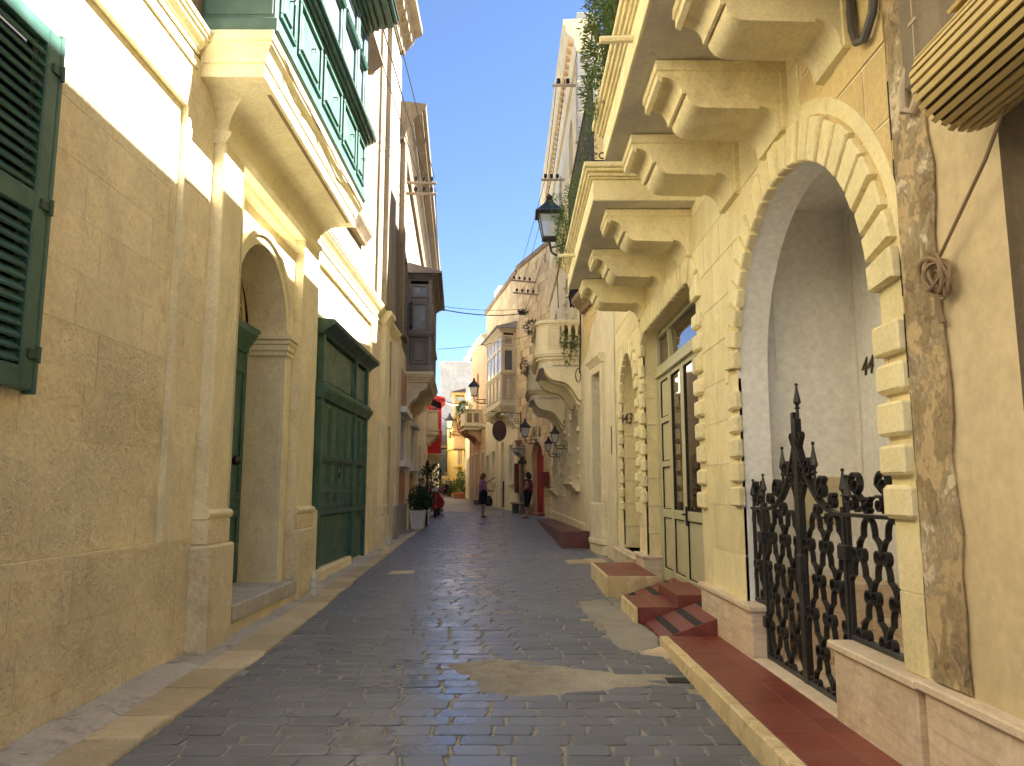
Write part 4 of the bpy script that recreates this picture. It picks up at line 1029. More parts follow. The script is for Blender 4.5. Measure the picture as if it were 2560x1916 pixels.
def fence(a0,a1,zb,label,nm='iron_fence'):
    f=thing(nm,label,'fence',(2.0-DC,(a0+a1)/2,zb),'black wrought-iron fence panels beside the gate of number 44')
    bar(a0,a0+.026,zb,1.46,f,'fence_post',.014,DC); bar(a1-.026,a1,zb,1.46,f,'fence_post',.014,DC)
    bar(a0,a1,zb,zb+.03,f,'bottom_rail',.02,DC); bar(a0-.01,a1+.01,1.44,1.462,f,'top_rail',.024,DC)
    lattice(a0+.02,a1-.02,zb+.02,1.44,f,DC); top_scrolls(a0+.03,a1-.03,1.46,f,DC)
    spear(a0+.02,1.46,.22,f,DC); spear(a1-.02,1.46,.24,f,DC)
fence(4.08,4.84,.705,'wrought-iron fence panel on the low wall between the gate and the corner quoins')
fence(6.46,6.71,.675,'narrow wrought-iron fence panel left of the gate, beside the shop wall')
ig=thing('iron_gate','tall black wrought-iron double gate standing in the white arch of number 44','gate',(2.08,5.6,.22))
zb=.26
for a0,a1,s in ((4.87,5.60,1),(5.64,6.42,-1)):
    hinge=a0 if s>0 else a1; cen=a1 if s>0 else a0
    bar(hinge-.022,hinge+.022,zb,1.50,ig,'hinge_stile',.022,DC); bar(cen-.024,cen+.024,zb-.03,2.17 if s<0 else 2.12,ig,'meeting_stile',.024,DC)
    bar(min(a0,a1),max(a0,a1),zb,zb+.035,ig,'bottom_rail',.02,DC)
    lattice(a0+.02,a1-.02,zb+.03,1.45,ig,DC)
    L=abs(a1-a0)
    def OG(t): return (hinge+(cen-hinge)*t, 1.45+.50*(t**2.6)*(1-.12*math.sin(PI*t)))
    MB(Rf).flat([OG(i/16) for i in range(17)],.022,DC-.024,DC+.024).build('sweeping_rail',M['iron'],ig)
    for t,r in ((.22,.055),(.45,.085),(.74,.075)):
        p=OG(t); MB(Rf).flat(spiral((p[0],p[1]+r*1.25),r*.25,r,PI*.3,s*1.2,18)+[(p[0]+(cen-hinge)*.13,p[1]+.03)],.014,DC-.02,DC+.02).build('top_scroll',M['iron'],ig)
        p2=OG(min(1,t+.12)); MB(Rf).flat(spiral((p2[0],p2[1]-r*1.0),r*.2,r*.7,-PI*.5,-s*1.1,14),.013,DC-.02,DC+.02).build('top_scroll',M['iron'],ig)
    for k,z in enumerate((1.62,1.80,1.98)):
        MB(Rf).flat(spiral((cen-s*.055,z),.012,.042,PI/2,s*1.2,14)+[(cen-s*.02,z-.09)],.012,DC-.018,DC+.018).build('stile_scroll',M['iron'],ig)
    spear(hinge,1.50,.24,ig,DC)
    p=OG(.62); spear(p[0],p[1]+.06,.30,ig,DC)
    for z in (.55,1.22): MB(Rf).box(hinge-.045-.03*(s>0),hinge+.045+.03*(s<0),DC-.01,DC+.045,z-.045,z+.045,.006).build('hinge_block',M['iron'],ig)
spear(5.575,2.12,.26,ig,DC)
MB(Rf).box(5.50,5.60,DC+.02,DC+.06,.95,1.15,.008).build('lock_box',M['iron'],ig)
# ================================================================== raised pavement, steps and ramps in front
rp=thing('raised_pavement','long raised red-tiled pavement with a pale stone edge in front of the iron gate','pavement',(1.7,4,.1))
zt=.245
y=.6
while y<7.45:
    L=min(rng.uniform(.75,1.05),7.50-y)
    MB().box(1.385,1.475,y+.003,y+L-.003,-.1,zt+.004+rng.uniform(-.003,.003),.012).build('edge_stone',M['kerb'],rp); y+=L
MB().box(1.47,2.02,.6,7.50,-.1,zt-.012).build('mortar_bed',M['grout'],rp)
y=.6
while y<7.45:
    L=min(.305,7.50-y)
    for x0,x1 in ((1.478,1.775),(1.779,2.01)): MB().box(x0,x1,y+.0015,y+L-.0015,zt-.03,zt+rng.uniform(-.001,.001),.002).build('floor_tile',M['tile_red'],rp)
    y+=L
MB().box(1.95,2.25,4.83,6.44,.0,.262,.006).build('threshold',M['trav_cap'],rp)
ds=thing('door_steps','red-tiled steps and striped ramps leading up to the wide cream shop door','steps',(1.7,8.8,.2))
def tile_block(x0,x1,y0,y1,z0,z1,par,nx,ny,nm='step'):
    b=MB().box(x0+.004,x1,y0+.004,y1-.004,z0,z1-.012).build(nm,M['tile_red'],par)
    for i in range(nx):
        for j in range(ny):
            MB().box(x0+(x1-x0)*i/nx+.0015,x0+(x1-x0)*(i+1)/nx-.0015,y0+(y1-y0)*j/ny+.0015,y0+(y1-y0)*(j+1)/ny-.0015,z1-.012,z1,.002).build('floor_tile',M['tile_red'],b)
    return b
tile_block(1.355,1.80,8.52,9.50,.0,.355,ds,2,3); MB().box(1.31,1.352,8.50,9.52,.0,.352,.008).build('edge_stone',M['kerb'],ds)
tile_block(1.80,2.18,8.60,9.75,.0,.475,ds,1,4)
def ramp(y0,y1,par):
    x0,x1=1.42,2.14; z0,z1=.215,.46
    m=MB(); m.add([(x0,y0,z0),(x1,y0,z1),(x1,y1,z1),(x0,y1,z0),(x0,y0,-.1),(x1,y0,-.1),(x1,y1,-.1),(x0,y1,-.1)],[(0,1,2,3),(0,4,5,1),(1,5,6,2),(2,6,7,3),(3,7,4,0)])
    r=m.build('ramp',M['tile_red'],par,fix=True)
    for k in range(3):
        xa=x0+.10+.22*k; zf=lambda x:z0+(z1-z0)*(x-x0)/(x1-x0)+.004
        m=MB(); m.add([(xa,y0+.02,zf(xa)),(xa+.075,y0+.02,zf(xa+.075)),(xa+.075,y1-.02,zf(xa+.075)),(xa,y1-.02,zf(xa))],[(0,1,2,3)]); m.build('antislip_strip',M['strip_dark'],r)
ramp(7.52,8.50,ds); ramp(9.53,10.40,ds)
st=thing('tiled_step','single red-tiled step with a stained stone front below door number 43','step',(1.6,11.4,.2))
tile_block(1.29,1.93,10.46,12.42,.0,.475,st,2,6)
MB().box(1.245,1.288,10.42,12.44,.0,.476,.008).build('edge_stone',M['kerb'],st); MB().box(1.29,1.93,10.42,10.459,.0,.474,.006).build('edge_stone',M['kerb'],st)
# ================================================================== the nearest building on the right, with the rolled blind
nb=thing('plaster_house','weathered tan plaster house front with a dark shop opening at the right edge','house',(2.0,2,.05))
OP=rect_hole(-1.5,2.99,.72,3.75)
wall(Rf,'facade',M['tan_plaster'],nb,rect_hole(-9,3.78,-.2,10.2),[OP],.0)
reveal(Rf,'opening_reveal',M['bare_dark'],nb,OP,0,-.5,smooth=False)  # dark stone colour paints in the shade inside the shop opening
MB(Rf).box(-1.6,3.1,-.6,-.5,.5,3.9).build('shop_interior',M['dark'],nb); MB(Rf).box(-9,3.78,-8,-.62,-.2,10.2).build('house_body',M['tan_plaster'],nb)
m=MB(Rf); n=26; rs=[]
for i in range(n+1):
    z=.72+ (5.2-.72)*i/n; e=rg.uniform(-.025,.025)
    rs.append([(3.47+e,.001,z),(3.46+e,.014+rg.uniform(0,.006),z),(3.70,.018+rg.uniform(0,.01),z),(3.795,.016,z),(3.795,.0,z)])
m.rings(rs,True,False); m.build('peeling_render',M['peel'],nb,smooth=True)
m=MB(Rf)
for i in range(9):
    z0=.9+i*.42; e=rg.uniform(-.006,.006); m.box(3.795,3.795+rg.uniform(.008,.022),-.01,.0135,z0,z0+rg.uniform(.25,.40))
m.build('wall_crack',M['dark'],nb,kind='stuff')
MB(Rf).box(-1,3.79,-.02,.055,-.1,.665,.005).build('plinth_slab',M['travertine'],nb); MB(Rf).box(-1,3.825,-.02,.085,.665,.71,.008).build('plinth_cap',M['trav_cap'],nb)
MB(Rf).box(3.05,3.60,.0,.05,3.55,4.25,.02).build('stone_bracket',M['bare'],nb)
# rolled slatted blind over the opening
bl=thing('rolled_blind','rolled-up yellow wooden slat blind above the shop opening, top right','blind',(1.86,2.0,3.27))
cx,cz=.14,3.27
MB(Rf).tube([(.4,cx,cz),(2.975,cx,cz)],.195,20).build('blind_core',M['blind_dark'],bl)
for k in range(34):
    t=2*PI*k/34; r0=.197; r1=.213; h=2*PI/34*.30
    P=[(cx+rr*math.cos(u),cz+rr*math.sin(u)) for rr,u in ((r0,t-h),(r1,t-h),(r1,t+h),(r0,t+h))]
    MB(Rf).run(P,.35,2.985+rng.uniform(-.016,.004)).build('slat',M['blind_wood'],bl)
for k in range(5):
    P=[(cx+.16+k*.012,cz+.232+k*.010),(cx+.172+k*.012,cz+.240+k*.010)]
MB(Rf).run([(cx+.05,cz+.216),(cx+.14,cz+.19),(cx+.146,cz+.202),(cx+.056,cz+.228)],.35,2.80).build('loose_slat',M['blind_wood'],bl)
# rope with its coil
q=MB(Rf); q.tube([(2.55,.14,3.22),(2.95,.09,2.92),(3.40,.055,2.64)],.008)
for k in range(9):
    c=(3.415+rng.uniform(-.03,.03),.055+rng.uniform(-.012,.02),2.56+rng.uniform(-.03,.03)); ra=rng.uniform(.06,.085); rb=rng.uniform(.085,.12); tl=rng.uniform(-.9,-.4)
    q.tube([(c[0]+ra*math.cos(t)*math.cos(tl)-rb*math.sin(t)*math.sin(tl)*.6,c[1]+.012*math.sin(t*2+k),c[2]+ra*math.cos(t)*math.sin(tl)*.4+rb*math.sin(t)*.75) for t in [2*PI*i/16 for i in range(17)]],.0085,5)
q.tube([(3.43,.05,2.48),(3.45,.04,2.42),(3.44,.03,2.36)],.016)
tag(q.build('rope',M['rope'],smooth=True),'beige blind cord running down to a coiled bundle on the plaster wall','rope')
q=MB(Rf); q.tube([(3.46,.02,5.4),(3.46,.03,4.2),(3.47,.03,3.62),(3.48,.035,3.50),(3.52,.05,3.43),(3.58,.06,3.46),(3.60,.05,3.58),(3.57,.03,3.68)],.022,8)
for z in (3.85,4.4): q.box(3.425,3.50,.0,.055,z,z+.02)
tag(q.build('conduit_pipe',M['pvc'],smooth=True),'beige plastic conduit ending in a hook beside the rolled blind','pipe')
q=MB(Rf); q.tube([(3.80,.03,5.2),(3.81,.04,4.35),(3.84,.05,4.16),(3.93,.06,4.06),(4.02,.06,4.10),(4.08,.05,4.22),(4.10,.04,4.40),(4.10,.03,5.1)],.026,8)
q.tube([(4.10,.03,4.44),(4.13,.045,4.36),(4.11,.05,4.24)],.012); q.tube([(4.06,.03,4.9),(4.07,.04,4.5),(4.09,.05,4.3)],.008)
tag(q.build('cable_loop',M['cable_grey'],smooth=True),'thick grey cable hanging in a loop from the wall above the white arch','cable')
# ================================================================== shared builders for the houses farther down
def gallarija(fr,par,a0,a1,d,z0,zc,z1,mat,trim,nfront,corb=True,corbmat=None,near=1,open_leaf=False,curtain='lace',roofd=.24,base=True,roofmat=None,fglass='glass_dark'):
    """closed timber balcony: panelled apron z0..zc, glazed above to z1; near=+1 means the end at a0 faces the viewer"""
    b=MB(fr).box(a0+.03,a1-.03,.0,d-.03,z0+.02,zc).build('enclosed_balcony',mat,par)
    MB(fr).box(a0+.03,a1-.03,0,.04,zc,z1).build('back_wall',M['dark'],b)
    for a in (a0,a1): MB(fr).box(a-.05,a+.05,d-.11,d,z0,z1,.01).build('corner_post',mat,b); MB(fr).box(a-.045,a+.045,-.02,.09,z0,z1,.01).build('wall_post',mat,b)
    for e,y0,y1 in ((.02,zc-.10,zc-.04),(.055,zc-.04,zc+.02),(.03,zc+.02,zc+.06)): MB(fr).box(a0-.05-e,a1+.05+e,0,d+e,y0,y1-.001,.01).build('mid_moulding',trim,b)
    MB(fr).box(a0-.06,a1+.06,0,d+.015,z0-.02,z0+.16,.01).build('bottom_rail',trim,b)
    hz=zc+(z1-zc)*.62
    def fo(m,u0,u1,y0,y1,lo,hi,w,end):
        for p,q,r,s in ((u0,u1,y0,y0+w),(u0,u1,y1-w,y1),(u0,u0+w,y0+w,y1-w),(u1-w,u1,y0+w,y1-w)):
            if end: m.box(lo,hi,p,q,r,s,.006)
            else: m.box(p,q,lo,hi,r,s,.006)
        return m
    for ea,sg in ((a0,-1),(a1,1)):
        lo,hi=sorted((ea+sg*.0,ea+sg*.035)); 
        fo(MB(fr),.12,d-.14,z0+.22,zc-.16,*sorted((ea-sg*.02,ea+sg*.022)),.05,True).build('panel_moulding',trim,b)
        m=MB(fr); l2,h2=sorted((ea-sg*.02,ea+sg*.012)); m.box(l2,h2,.22,d-.24,z0+.32,zc-.26,.01); m.build('raised_panel',mat,b)
        m=MB(fr); l2,h2=sorted((ea-sg*.03,ea+sg*.0)); m.box(l2,h2,.08,d-.1,zc+.06,z1-.02); 
        m2=MB(fr); 
        fo(m2,.085,d-.105,hz+.10,z1-.10,*sorted((ea-sg*.02,ea+sg*.03)),.08,True); m2.box(*sorted((ea-sg*.02,ea+sg*.026)),.085,d-.105,hz-.04,hz+.08,.006); fo(m2,.085,d-.105,zc+.06,hz-.04,*sorted((ea-sg*.02,ea+sg*.025)),.07,True); m2.build('window_frame',mat,b)
        MB(fr).box(*sorted((ea-sg*.045,ea-sg*.03)),.14,d-.16,zc+.10,hz-.06).build('curtain' if curtain=='lace' else 'window_pane',M[curtain],b)
        MB(fr).box(*sorted((ea-sg*.012,ea-sg*.006)),.15,d-.17,zc+.12,hz-.09).build('window_pane',M['pane'],b)
        MB(fr).box(*sorted((ea-sg*.025,ea-sg*.01)),.15,d-.17,hz+.16,z1-.16).build('window_pane',M['glass_sky' if curtain=='lace' else fglass],b)
    n=nfront
    for k in range(n):
        u0=a0+.05+(a1-a0-.1)*k/n; u1=a0+.05+(a1-a0-.1)*(k+1)/n
        if k: MB(fr).box(u0-.035,u0+.035,d-.08,d-.002,zc,z1,.008).build('mullion',mat,b)
        fo(MB(fr),u0+.06,u1-.06,z0+.22,zc-.16,d-.03,d+.012,.045,False).build('panel_moulding',trim,b)
        m=fo(MB(fr),u0+.035,u1-.035,zc+.06,hz,d-.06,d-.012,.055,False); fo(m,u0+.035,u1-.035,hz+.05,z1-.02,d-.06,d-.012,.055,False); m.box(u0+.035,u1-.035,d-.06,d-.006,hz,hz+.05,.004); m.build('window_frame',mat,b)
        MB(fr).box(u0+.05,u1-.05,d-.05,d-.04,zc+.08,z1-.05).build('window_pane',M[fglass],b)
    if open_leaf:
        m=MB(fr); 
        th=R(70); 
        c,s=math.cos(th),math.sin(th)
        lw=(d-.3)*.85
        def lp(u,t,z): return (a0-.03-u*s-t*c, .10+u*c-t*s, z)
        for u0,u1,y0,y1 in ((0,lw,zc+.12,zc+.2),(0,lw,hz-.14,hz-.06),(0,.07,zc+.2,hz-.14),(lw-.07,lw,zc+.2,hz-.14)):
            vs=[lp(u,t,z) for z in (y0,y1) for (u,t) in ((u0,0),(u1,0),(u1,.035),(u0,.035))]
            m.add(vs,[(3,2,1,0),(4,5,6,7),(0,1,5,4),(1,2,6,5),(2,3,7,6),(3,0,4,7)])
        m.build('open_casement',mat,b)
        m=MB(fr); m.add([lp(.07,.015,zc+.2),lp(lw-.07,.015,zc+.2),lp(lw-.07,.015,hz-.14),lp(.07,.015,hz-.14)],[(0,1,2,3)]); m.build('casement_pane',M['lace'],b)
    for e,y0,y1 in ((.03,z1,z1+.06),(.09,z1+.06,z1+.12),(.16,z1+.12,z1+.18)): MB(fr).box(a0-e,a1+e,0,d+e,y0,y1-.001,.01).build('eaves_moulding',mat,b)
    rd=d+roofd
    rm=roofmat or mat
    m=MB(fr); m.run([(0,z1+.18),(rd,z1+.18),(rd,z1+.235),(0,z1+.50)],a0-roofd,a1+roofd); m.build('balcony_roof',rm,b)
    if base:
        cm=corbmat or M['cream_trim']
        for e,y0,y1 in ((-.02,z0-.34,z0-.26),(.03,z0-.26,z0-.20),(.07,z0-.20,z0-.13),(.11,z0-.13,z0-.03)): MB(fr).box(a0-e,a1+e,-.01,d+e*.8,y0,y1-.001,.012).build('stone_base',cm,b)
        for c0 in (a0+.08,a1-.55):
            P=[(0,z0-.34),(d*.86,z0-.34),(d*.86,z0-.44),(d*.80,z0-.52),(d*.66,z0-.58),(d*.56,z0-.60),(d*.52,z0-.70),(d*.42,z0-.82),(d*.26,z0-.90),(d*.16,z0-.98),(d*.14,z0-1.06),(0,z0-1.10)]
            MB(fr).run(P,c0,c0+.48).build('corbel',cm,b,smooth=True)
    return b
M['pane']=mk_clear('clear_pane',(.25,.27,.30),.22,.03)
def shaped_opening(fr,par,hole,d,depth,rmat,back,bname):
    reveal(fr,'reveal',rmat,par,hole,d,d-depth)
    a0=min(p[0] for p in hole); a1=max(p[0] for p in hole); z0=min(p[1] for p in hole); z1=max(p[1] for p in hole)
    return MB(fr).box(a0-.05,a1+.05,d-depth-.06,d-depth,z0-.05,z1+.05).build(bname,back,par)
def surround(fr,par,a0,a1,z0,z1,w,h,mat,d=0.0,sill=True):
    for p,q,r,s,n in ((a0-w,a0,z0,z1+w,'jamb'),(a1,a1+w,z0,z1+w,'jamb'),(a0,a1,z1,z1+w,'lintel')): MB(fr).box(p,q,d-.01,d+h,r,s,.008).build(n,mat,par)
    if sill: MB(fr).box(a0-w-.04,a1+w+.04,d-.01,d+h+.06,z0-.10,z0-.002,.012).build('window_sill',mat,par)
def rplan(a0,a1,d,r,n=6):
    P=[(a0,-.02)]
    P+=[(a0+r-r*math.cos(PI/2*i/n),d-r+r*math.sin(PI/2*i/n)) for i in range(n+1)]
    P+=[(a1-r+r*math.sin(PI/2*i/n),d-r+r*math.cos(PI/2*i/n)) for i in range(n+1)]
    return P+[(a1,-.02)]
BAL=[(.060,0),(.060,.035),(.045,.045),(.040,.06),(.062,.11),(.075,.17),(.070,.22),(.048,.31),(.036,.40),(.034,.45),(.045,.46),(.045,.48),(.036,.49),(.055,.53),(.060,.54),(.060,.57)]
# ================================================================== right: small cream house with peeling plaster
R2=Frame((2.0,14.72),(1.66,17.6),-1)
ch=thing('cream_house','narrow cream plaster house with a tall boarded opening between number 43 and the balustraded house','house',(1.83,16.2,.3))
O2=rect_hole(1.0,1.78,.62,4.05)
wall(R2,'plaster_front',M['cream_plaster'],ch,[(0,-.2),(2.9,-.2),(2.9,4.5),(2.3,4.75),(2.05,5.15),(1.5,5.3),(1.2,5.65),(.6,5.75),(0,5.9)],[O2],.012)
wall(R2,'stone_front',M['ochre_rough'],ch,rect_hole(0,2.9,-.2,10.2),[O2],-.005)
ashlar(R2,0,2.9,4.3,10.2,.38,.6,[],.0,.03,M['ochre_rough'],ch,random.Random(3),gap=.012,jit=.004)
shaped_opening(R2,ch,O2,.012,.22,M['cream_plaster'],M['bare'],'blocked_opening')
surround(R2,ch,1.0,1.78,.62,4.05,.16,.07,M['cream_plaster'],.012)
MB(R2).run([(0,4.22),(.08,4.22),(.11,4.28),(.17,4.34),(.17,4.40),(0,4.42)],.80,1.98).build('lintel_cornice',M['cream_plaster'],ch,smooth=True)
MB(R2).box(.82,1.96,-.01,.10,.30,1.35,.02).build('sill_block',M['cream_plaster'],ch)
MB(R2).run([(0,5.65),(.10,5.65),(.14,5.75),(.26,5.85),(.30,5.90),(.30,6.0),(0,6.05)],1.75,2.75).build('broken_hood',M['bare_dark'],ch,smooth=True)
MB(R2).run([(0,5.6),(.10,5.6),(.13,5.68),(.2,5.76),(.2,5.84),(0,5.86)],.0,.55).build('cornice_end',M['ochre_trim'],ch,smooth=True)
for z in (1.6,1.9,2.6,2.9): MB(R2).box(1.25+.1*math.sin(z*7),1.5,-.21,-.19,z,z+.16,.01).build('loose_stone',M['bare_dark'],ch)
MB(R2).box(.30,.36,.0,.015,2.3,2.85).build('letter_slot',M['dark'],ch)
MB(R2).box(-.3,2.9,-8,-.4,-.2,10.2).build('house_body',M['ochre'],ch)
# ================================================================== right: the tall house with two balustraded balconies
R3=Frame((1.66,17.6),(1.5,29.5),-1,17.6)
bh=thing('balustrade_house','tall pale house with two stone balustrade balconies and arched windows','house',(1.6,23,.45))
wins=[arch_hole(18.9,21.1,1.80,2.80,16),arch_hole(22.9,24.4,1.30,3.12,14),arch_hole(26.1,28.6,1.65,2.72,16)]
ups=[arch_hole(18.9,19.9,5.9,7.4,10),arch_hole(21.6,22.5,5.9,7.3,10),arch_hole(26.0,27.0,5.9,7.4,10),arch_hole(19.6,20.7,9.8,11.2,10),arch_hole(23.4,24.5,9.8,11.2,10)]
wall(R3,'facade',M['cream'],bh,rect_hole(17.6,29.5,-.2,12.6),wins+ups,0)
ashlar(R3,17.6,29.5,.85,4.5,.42,1.0,wins,.005,.02,M['cream'],bh,random.Random(4),gap=.010,jit=.002)
for w in wins: shaped_opening(R3,bh,w,.005,.42,M['cream'],M['glass_dark'],'window_pane')
for w in ups: shaped_opening(R3,bh,w,0,.3,M['cream_plaster'],M['glass_dark'],'window_pane')
for (a0,a1,z0,zs) in ((18.9,21.1,1.80,2.80),(22.9,24.4,1.30,3.12),(26.1,28.6,1.65,2.72)):
    z=z0+.1
    while z<zs:
        for p,q in ((a0-.22,a0+.03),(a1-.03,a1+.22)): MB(R3).box(p,q,-.02,.06,z,z+.09,.012).build('quoin',M['cream_trim'],bh)
        z+=.33
    c=((a0+a1)/2,zs); r=(a1-a0)/2
    for k in range(7):
        t=PI*(k+.5)/7; h=.05/r
        P=[(c[0]+rr*math.cos(u),c[1]+rr*math.sin(u)) for rr,u in ((r-.03,t-h),(r+.24,t-h),(r+.24,t+h),(r-.03,t+h))]
        MB(R3).out(P,-.02,.06).build('voussoir',M['cream_trim'],bh)
    MB(R3).box((a0+a1)/2-.03,(a0+a1)/2+.03,-.40,-.36,z0,zs+r*.95,.006).build('window_bar',M['white_paint'],bh)
    if z0>1.5: MB(R3).run([(0,z0-.22),(.10,z0-.22),(.12,z0-.16),(.18,z0-.12),(.18,z0-.08),(.26,z0-.04),(.26,z0),(0,z0+.02)],a0-.12,a1+.12).build('window_sill',M['cream_trim'],bh,smooth=True)
for (a0,a1,z0,zs) in ((18.9,19.9,5.9,7.4),(21.6,22.5,5.9,7.3),(26,27,5.9,7.4)):
    for z in (6.1,6.6,7.1,7.6):
        for p,q in ((a0-.16,a0+.02),(a1-.02,a1+.16)): MB(R3).box(p,q,-.02,.06,z,z+.09,.01).build('quoin',M['cream_trim'],bh)
MB(R3).run([(0,8.75),(.08,8.75),(.12,8.85),(.22,8.95),(.25,9.0),(.25,9.10),(0,9.14)],17.6,29.5).build('string_course',M['cream_trim'],bh,smooth=True)
MB(R3).run([(-.3,12.3),(.08,12.3),(.12,12.45),(.14,12.6),(.30,12.75),(.34,12.82),(.34,12.95),(.40,13.0),(.40,13.12),(-.3,13.16)],17.55,29.55).build('roof_cornice',M['cream_trim'],bh,smooth=True)
for k in range(34): MB(R3).box(17.75+k*.35,17.90+k*.35,.13,.27,12.60,12.74,.01).build('dentil',M['peach'],bh)
MB(R3).box(17.6,18.05,-.5,.06,9.2,13.35,.01).build('end_pier',M['grey_stone'],bh)
for z in (9.9,10.7,11.5,12.3,13.0): MB(R3).box(17.59,18.06,-.5,.068,z,z+.03).build('pier_joint',M['mortar'],bh)
MB(R3).box(17.6,29.5,-8,-.45,-.2,12.7).build('house_body',M['cream'],bh)
MB(R3).box(17.6,29.4,-.05,.05,-.2,.86,.008).build('plinth',M['cream_trim'],bh)
def bal_balcony(a0,a1,d,zs):
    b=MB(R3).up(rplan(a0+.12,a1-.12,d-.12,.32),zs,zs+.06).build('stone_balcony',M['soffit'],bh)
    for e,z0,z1 in ((.02,zs+.02,zs+.16),(.05,zs+.16,zs+.19),(.09,zs+.19,zs+.23),(.06,zs+.23,zs+.26),(.12,zs+.26,zs+.31),(.14,zs+.31,zs+.36)):
        MB(R3).up(rplan(a0+.14-e,a1-.14+e,d-.14+e,.32+e),z0,z1-.001).build('balcony_moulding',M['cream_trim'],b,smooth=True)
    MB(R3).up(rplan(a0+.06,a1-.06,d-.06,.36),zs+.36,zs+.44).build('balustrade_base',M['cream_trim'],b,smooth=True)
    zr=zs+.44
    for e,z0,z1 in ((.0,zr+.57,zr+.61),(.035,zr+.61,zr+.67),(.02,zr+.67,zr+.70)): MB(R3).up(rplan(a0+.05-e,a1-.05+e,d-.05+e,.36),z0,z1-.001).build('top_rail',M['cream_trim'],b,smooth=True)
    # balusters on both short ends and a run along the front, panelled piers at the corners
    for ea in (a0+.13,a1-.13):
        for k in range(3): MB(R3).lathe(BAL,ea,.10+.17*k,12,zr).build('baluster',M['cream_trim'],b,smooth=True)
        MB(R3).box(ea-.075,ea+.075,.50,d-.30,zr,zr+.57,.01).build('corner_pier',M['cream_trim'],b)
        s=-1 if ea<(a0+a1)/2 else 1
        m=MB(R3); lo,hi=sorted((ea+s*.07,ea+s*.088)); 
        for p,q,r_,s_ in ((.54,d-.32,zr+.06,zr+.09),(.54,d-.32,zr+.48,zr+.51),(.54,.57,zr+.09,zr+.48),(d-.35,d-.32,zr+.09,zr+.48)): m.box(lo,hi,p,q,r_,s_,.004)
        m.build('pier_panel',M['cream_trim'],b)
    m=MB(R3); 
    for ea,sg in ((a0+.06,1),(a1-.06,-1)):
        P=[(ea+sg*(.36-.36*math.cos(t)),d-.06-.36+.36*math.sin(t)) for t in [PI/2*i/6 for i in range(7)]]
        Q=[(ea+sg*(.36-.20*math.cos(t)),d-.06-.36+.20*math.sin(t)) for t in [PI/2*i/6 for i in range(6,-1,-1)]]
        m.up(P+Q,zr,zr+.57)
    m.build('corner_pier',M['cream_trim'],b,smooth=True)
    n=max(3,int((a1-a0-1.0)/.19))
    for k in range(n): MB(R3).lathe(BAL,a0+.55+(a1-a0-1.1)*k/(n-1),d-.14,10,zr).build('baluster',M['cream_trim'],b,smooth=True)
    for c0 in (a0+.10,a0+.42,a1-.52):
        w=.30; dd=d*.80
        P=[(0,zs),(dd,zs)]+[(dd-.30*dd*math.sin(t)*1.0,zs-.30*(1-math.cos(t))-.02) for t in [PI/2*i/6 for i in range(0,7)]]
        P=[(0,zs),(dd,zs),(dd*.99,zs-.06),(dd*.95,zs-.15),(dd*.87,zs-.24),(dd*.76,zs-.30),(dd*.62,zs-.33),(dd*.48,zs-.35),(dd*.35,zs-.42),(dd*.24,zs-.54),(dd*.15,zs-.68),(dd*.10,zs-.76),(0,zs-.80)]
        if c0>a0+.3 and c0<a1-.6: P=[(p[0]*.93,zs+(p[1]-zs)*1.12) for p in P]
        MB(R3).run(P,c0,c0+w).build('corbel',M['cream_trim'],b,smooth=True)
    return b
bal_balcony(17.92,20.7,1.12,4.50); bal_balcony(22.9,25.6,1.14,4.32)
pf=thing('red_platform','dark red painted ramp platform along the foot of the balustraded house','platform',(1.35,22,.4))
m=MB(); m.add([(1.10,17.10,.34),(1.66,17.10,.30),(1.60,27.9,.50),(.86,27.9,.555),(1.10,17.10,.705),(1.68,17.10,.715),(1.62,27.9,.60),(.86,27.9,.562)],[(0,1,5,4),(1,2,6,5),(2,3,7,6),(3,0,4,7),(4,5,6,7)])
m.build('platform_body',M['red_floor'] if 'red_floor' in M else M['tile_red'],pf,fix=True)
# ================================================================== right: rubble stone house with the red door
R4=Frame((1.5,29.5),(.24,33.2),-1)
rh=thing('stone_house','rough honey-coloured stone house with an arched red door','house',(.9,31.3,.6))
RD=arch_hole(.80,2.05,.62,2.90,14); BN=rect_hole(3.0,3.62,.70,3.45)
wall(R4,'joint_bed',M['joint'],rh,rect_hole(0,R4.len+.05,-.2,11.3),[RD,BN],-.012)
ashlar(R4,0,R4.len,.4,11.3,.34,.52,[RD,BN],.0,.05,M['rubble'],rh,random.Random(14),gap=.016,jit=.012,name='rubble_block')
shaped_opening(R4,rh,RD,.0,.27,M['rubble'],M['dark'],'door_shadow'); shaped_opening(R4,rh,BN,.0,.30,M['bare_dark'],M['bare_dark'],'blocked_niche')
rd=MB(R4).box(.78,1.40,-.26,-.20,.62,3.55).build('red_door',M['door_red'],rh); MB(R4).box(1.44,2.07,-.26,-.20,.62,3.55).build('red_door_leaf',M['door_red'],rh)
for z0,z1 in ((.8,1.5),(1.65,2.1),(2.25,2.8)): MB(R4).box(.88,1.30,-.21,-.185,z0,z1,.01).build('door_panel',M['door_red'],rd); MB(R4).box(1.0,1.18,-.187,-.18,z0+.12,z1-.12).build('door_paper',M['white_paint'],rd)
ring(MB(R4),(1.425,2.90),.64,.86,-.01,.06,14,R(5),R(175)).build('door_hood',M['rubble'],rh,smooth=True)
for k in range(7): MB(R4).box(R4.len*k/7,R4.len*(k+1)/7-.01,-.1,.10,11.3,11.5,.02).build('coping_stone',M['bare_dark'],rh)
MB(R4).box(0,R4.len,-8,-.6,-.2,11.3).build('house_body',M['rubble'],rh)
MB(R4).box(.7,2.2,-.5,.25,.3,.72,.02).build('door_step',M['tile_red'],rh)
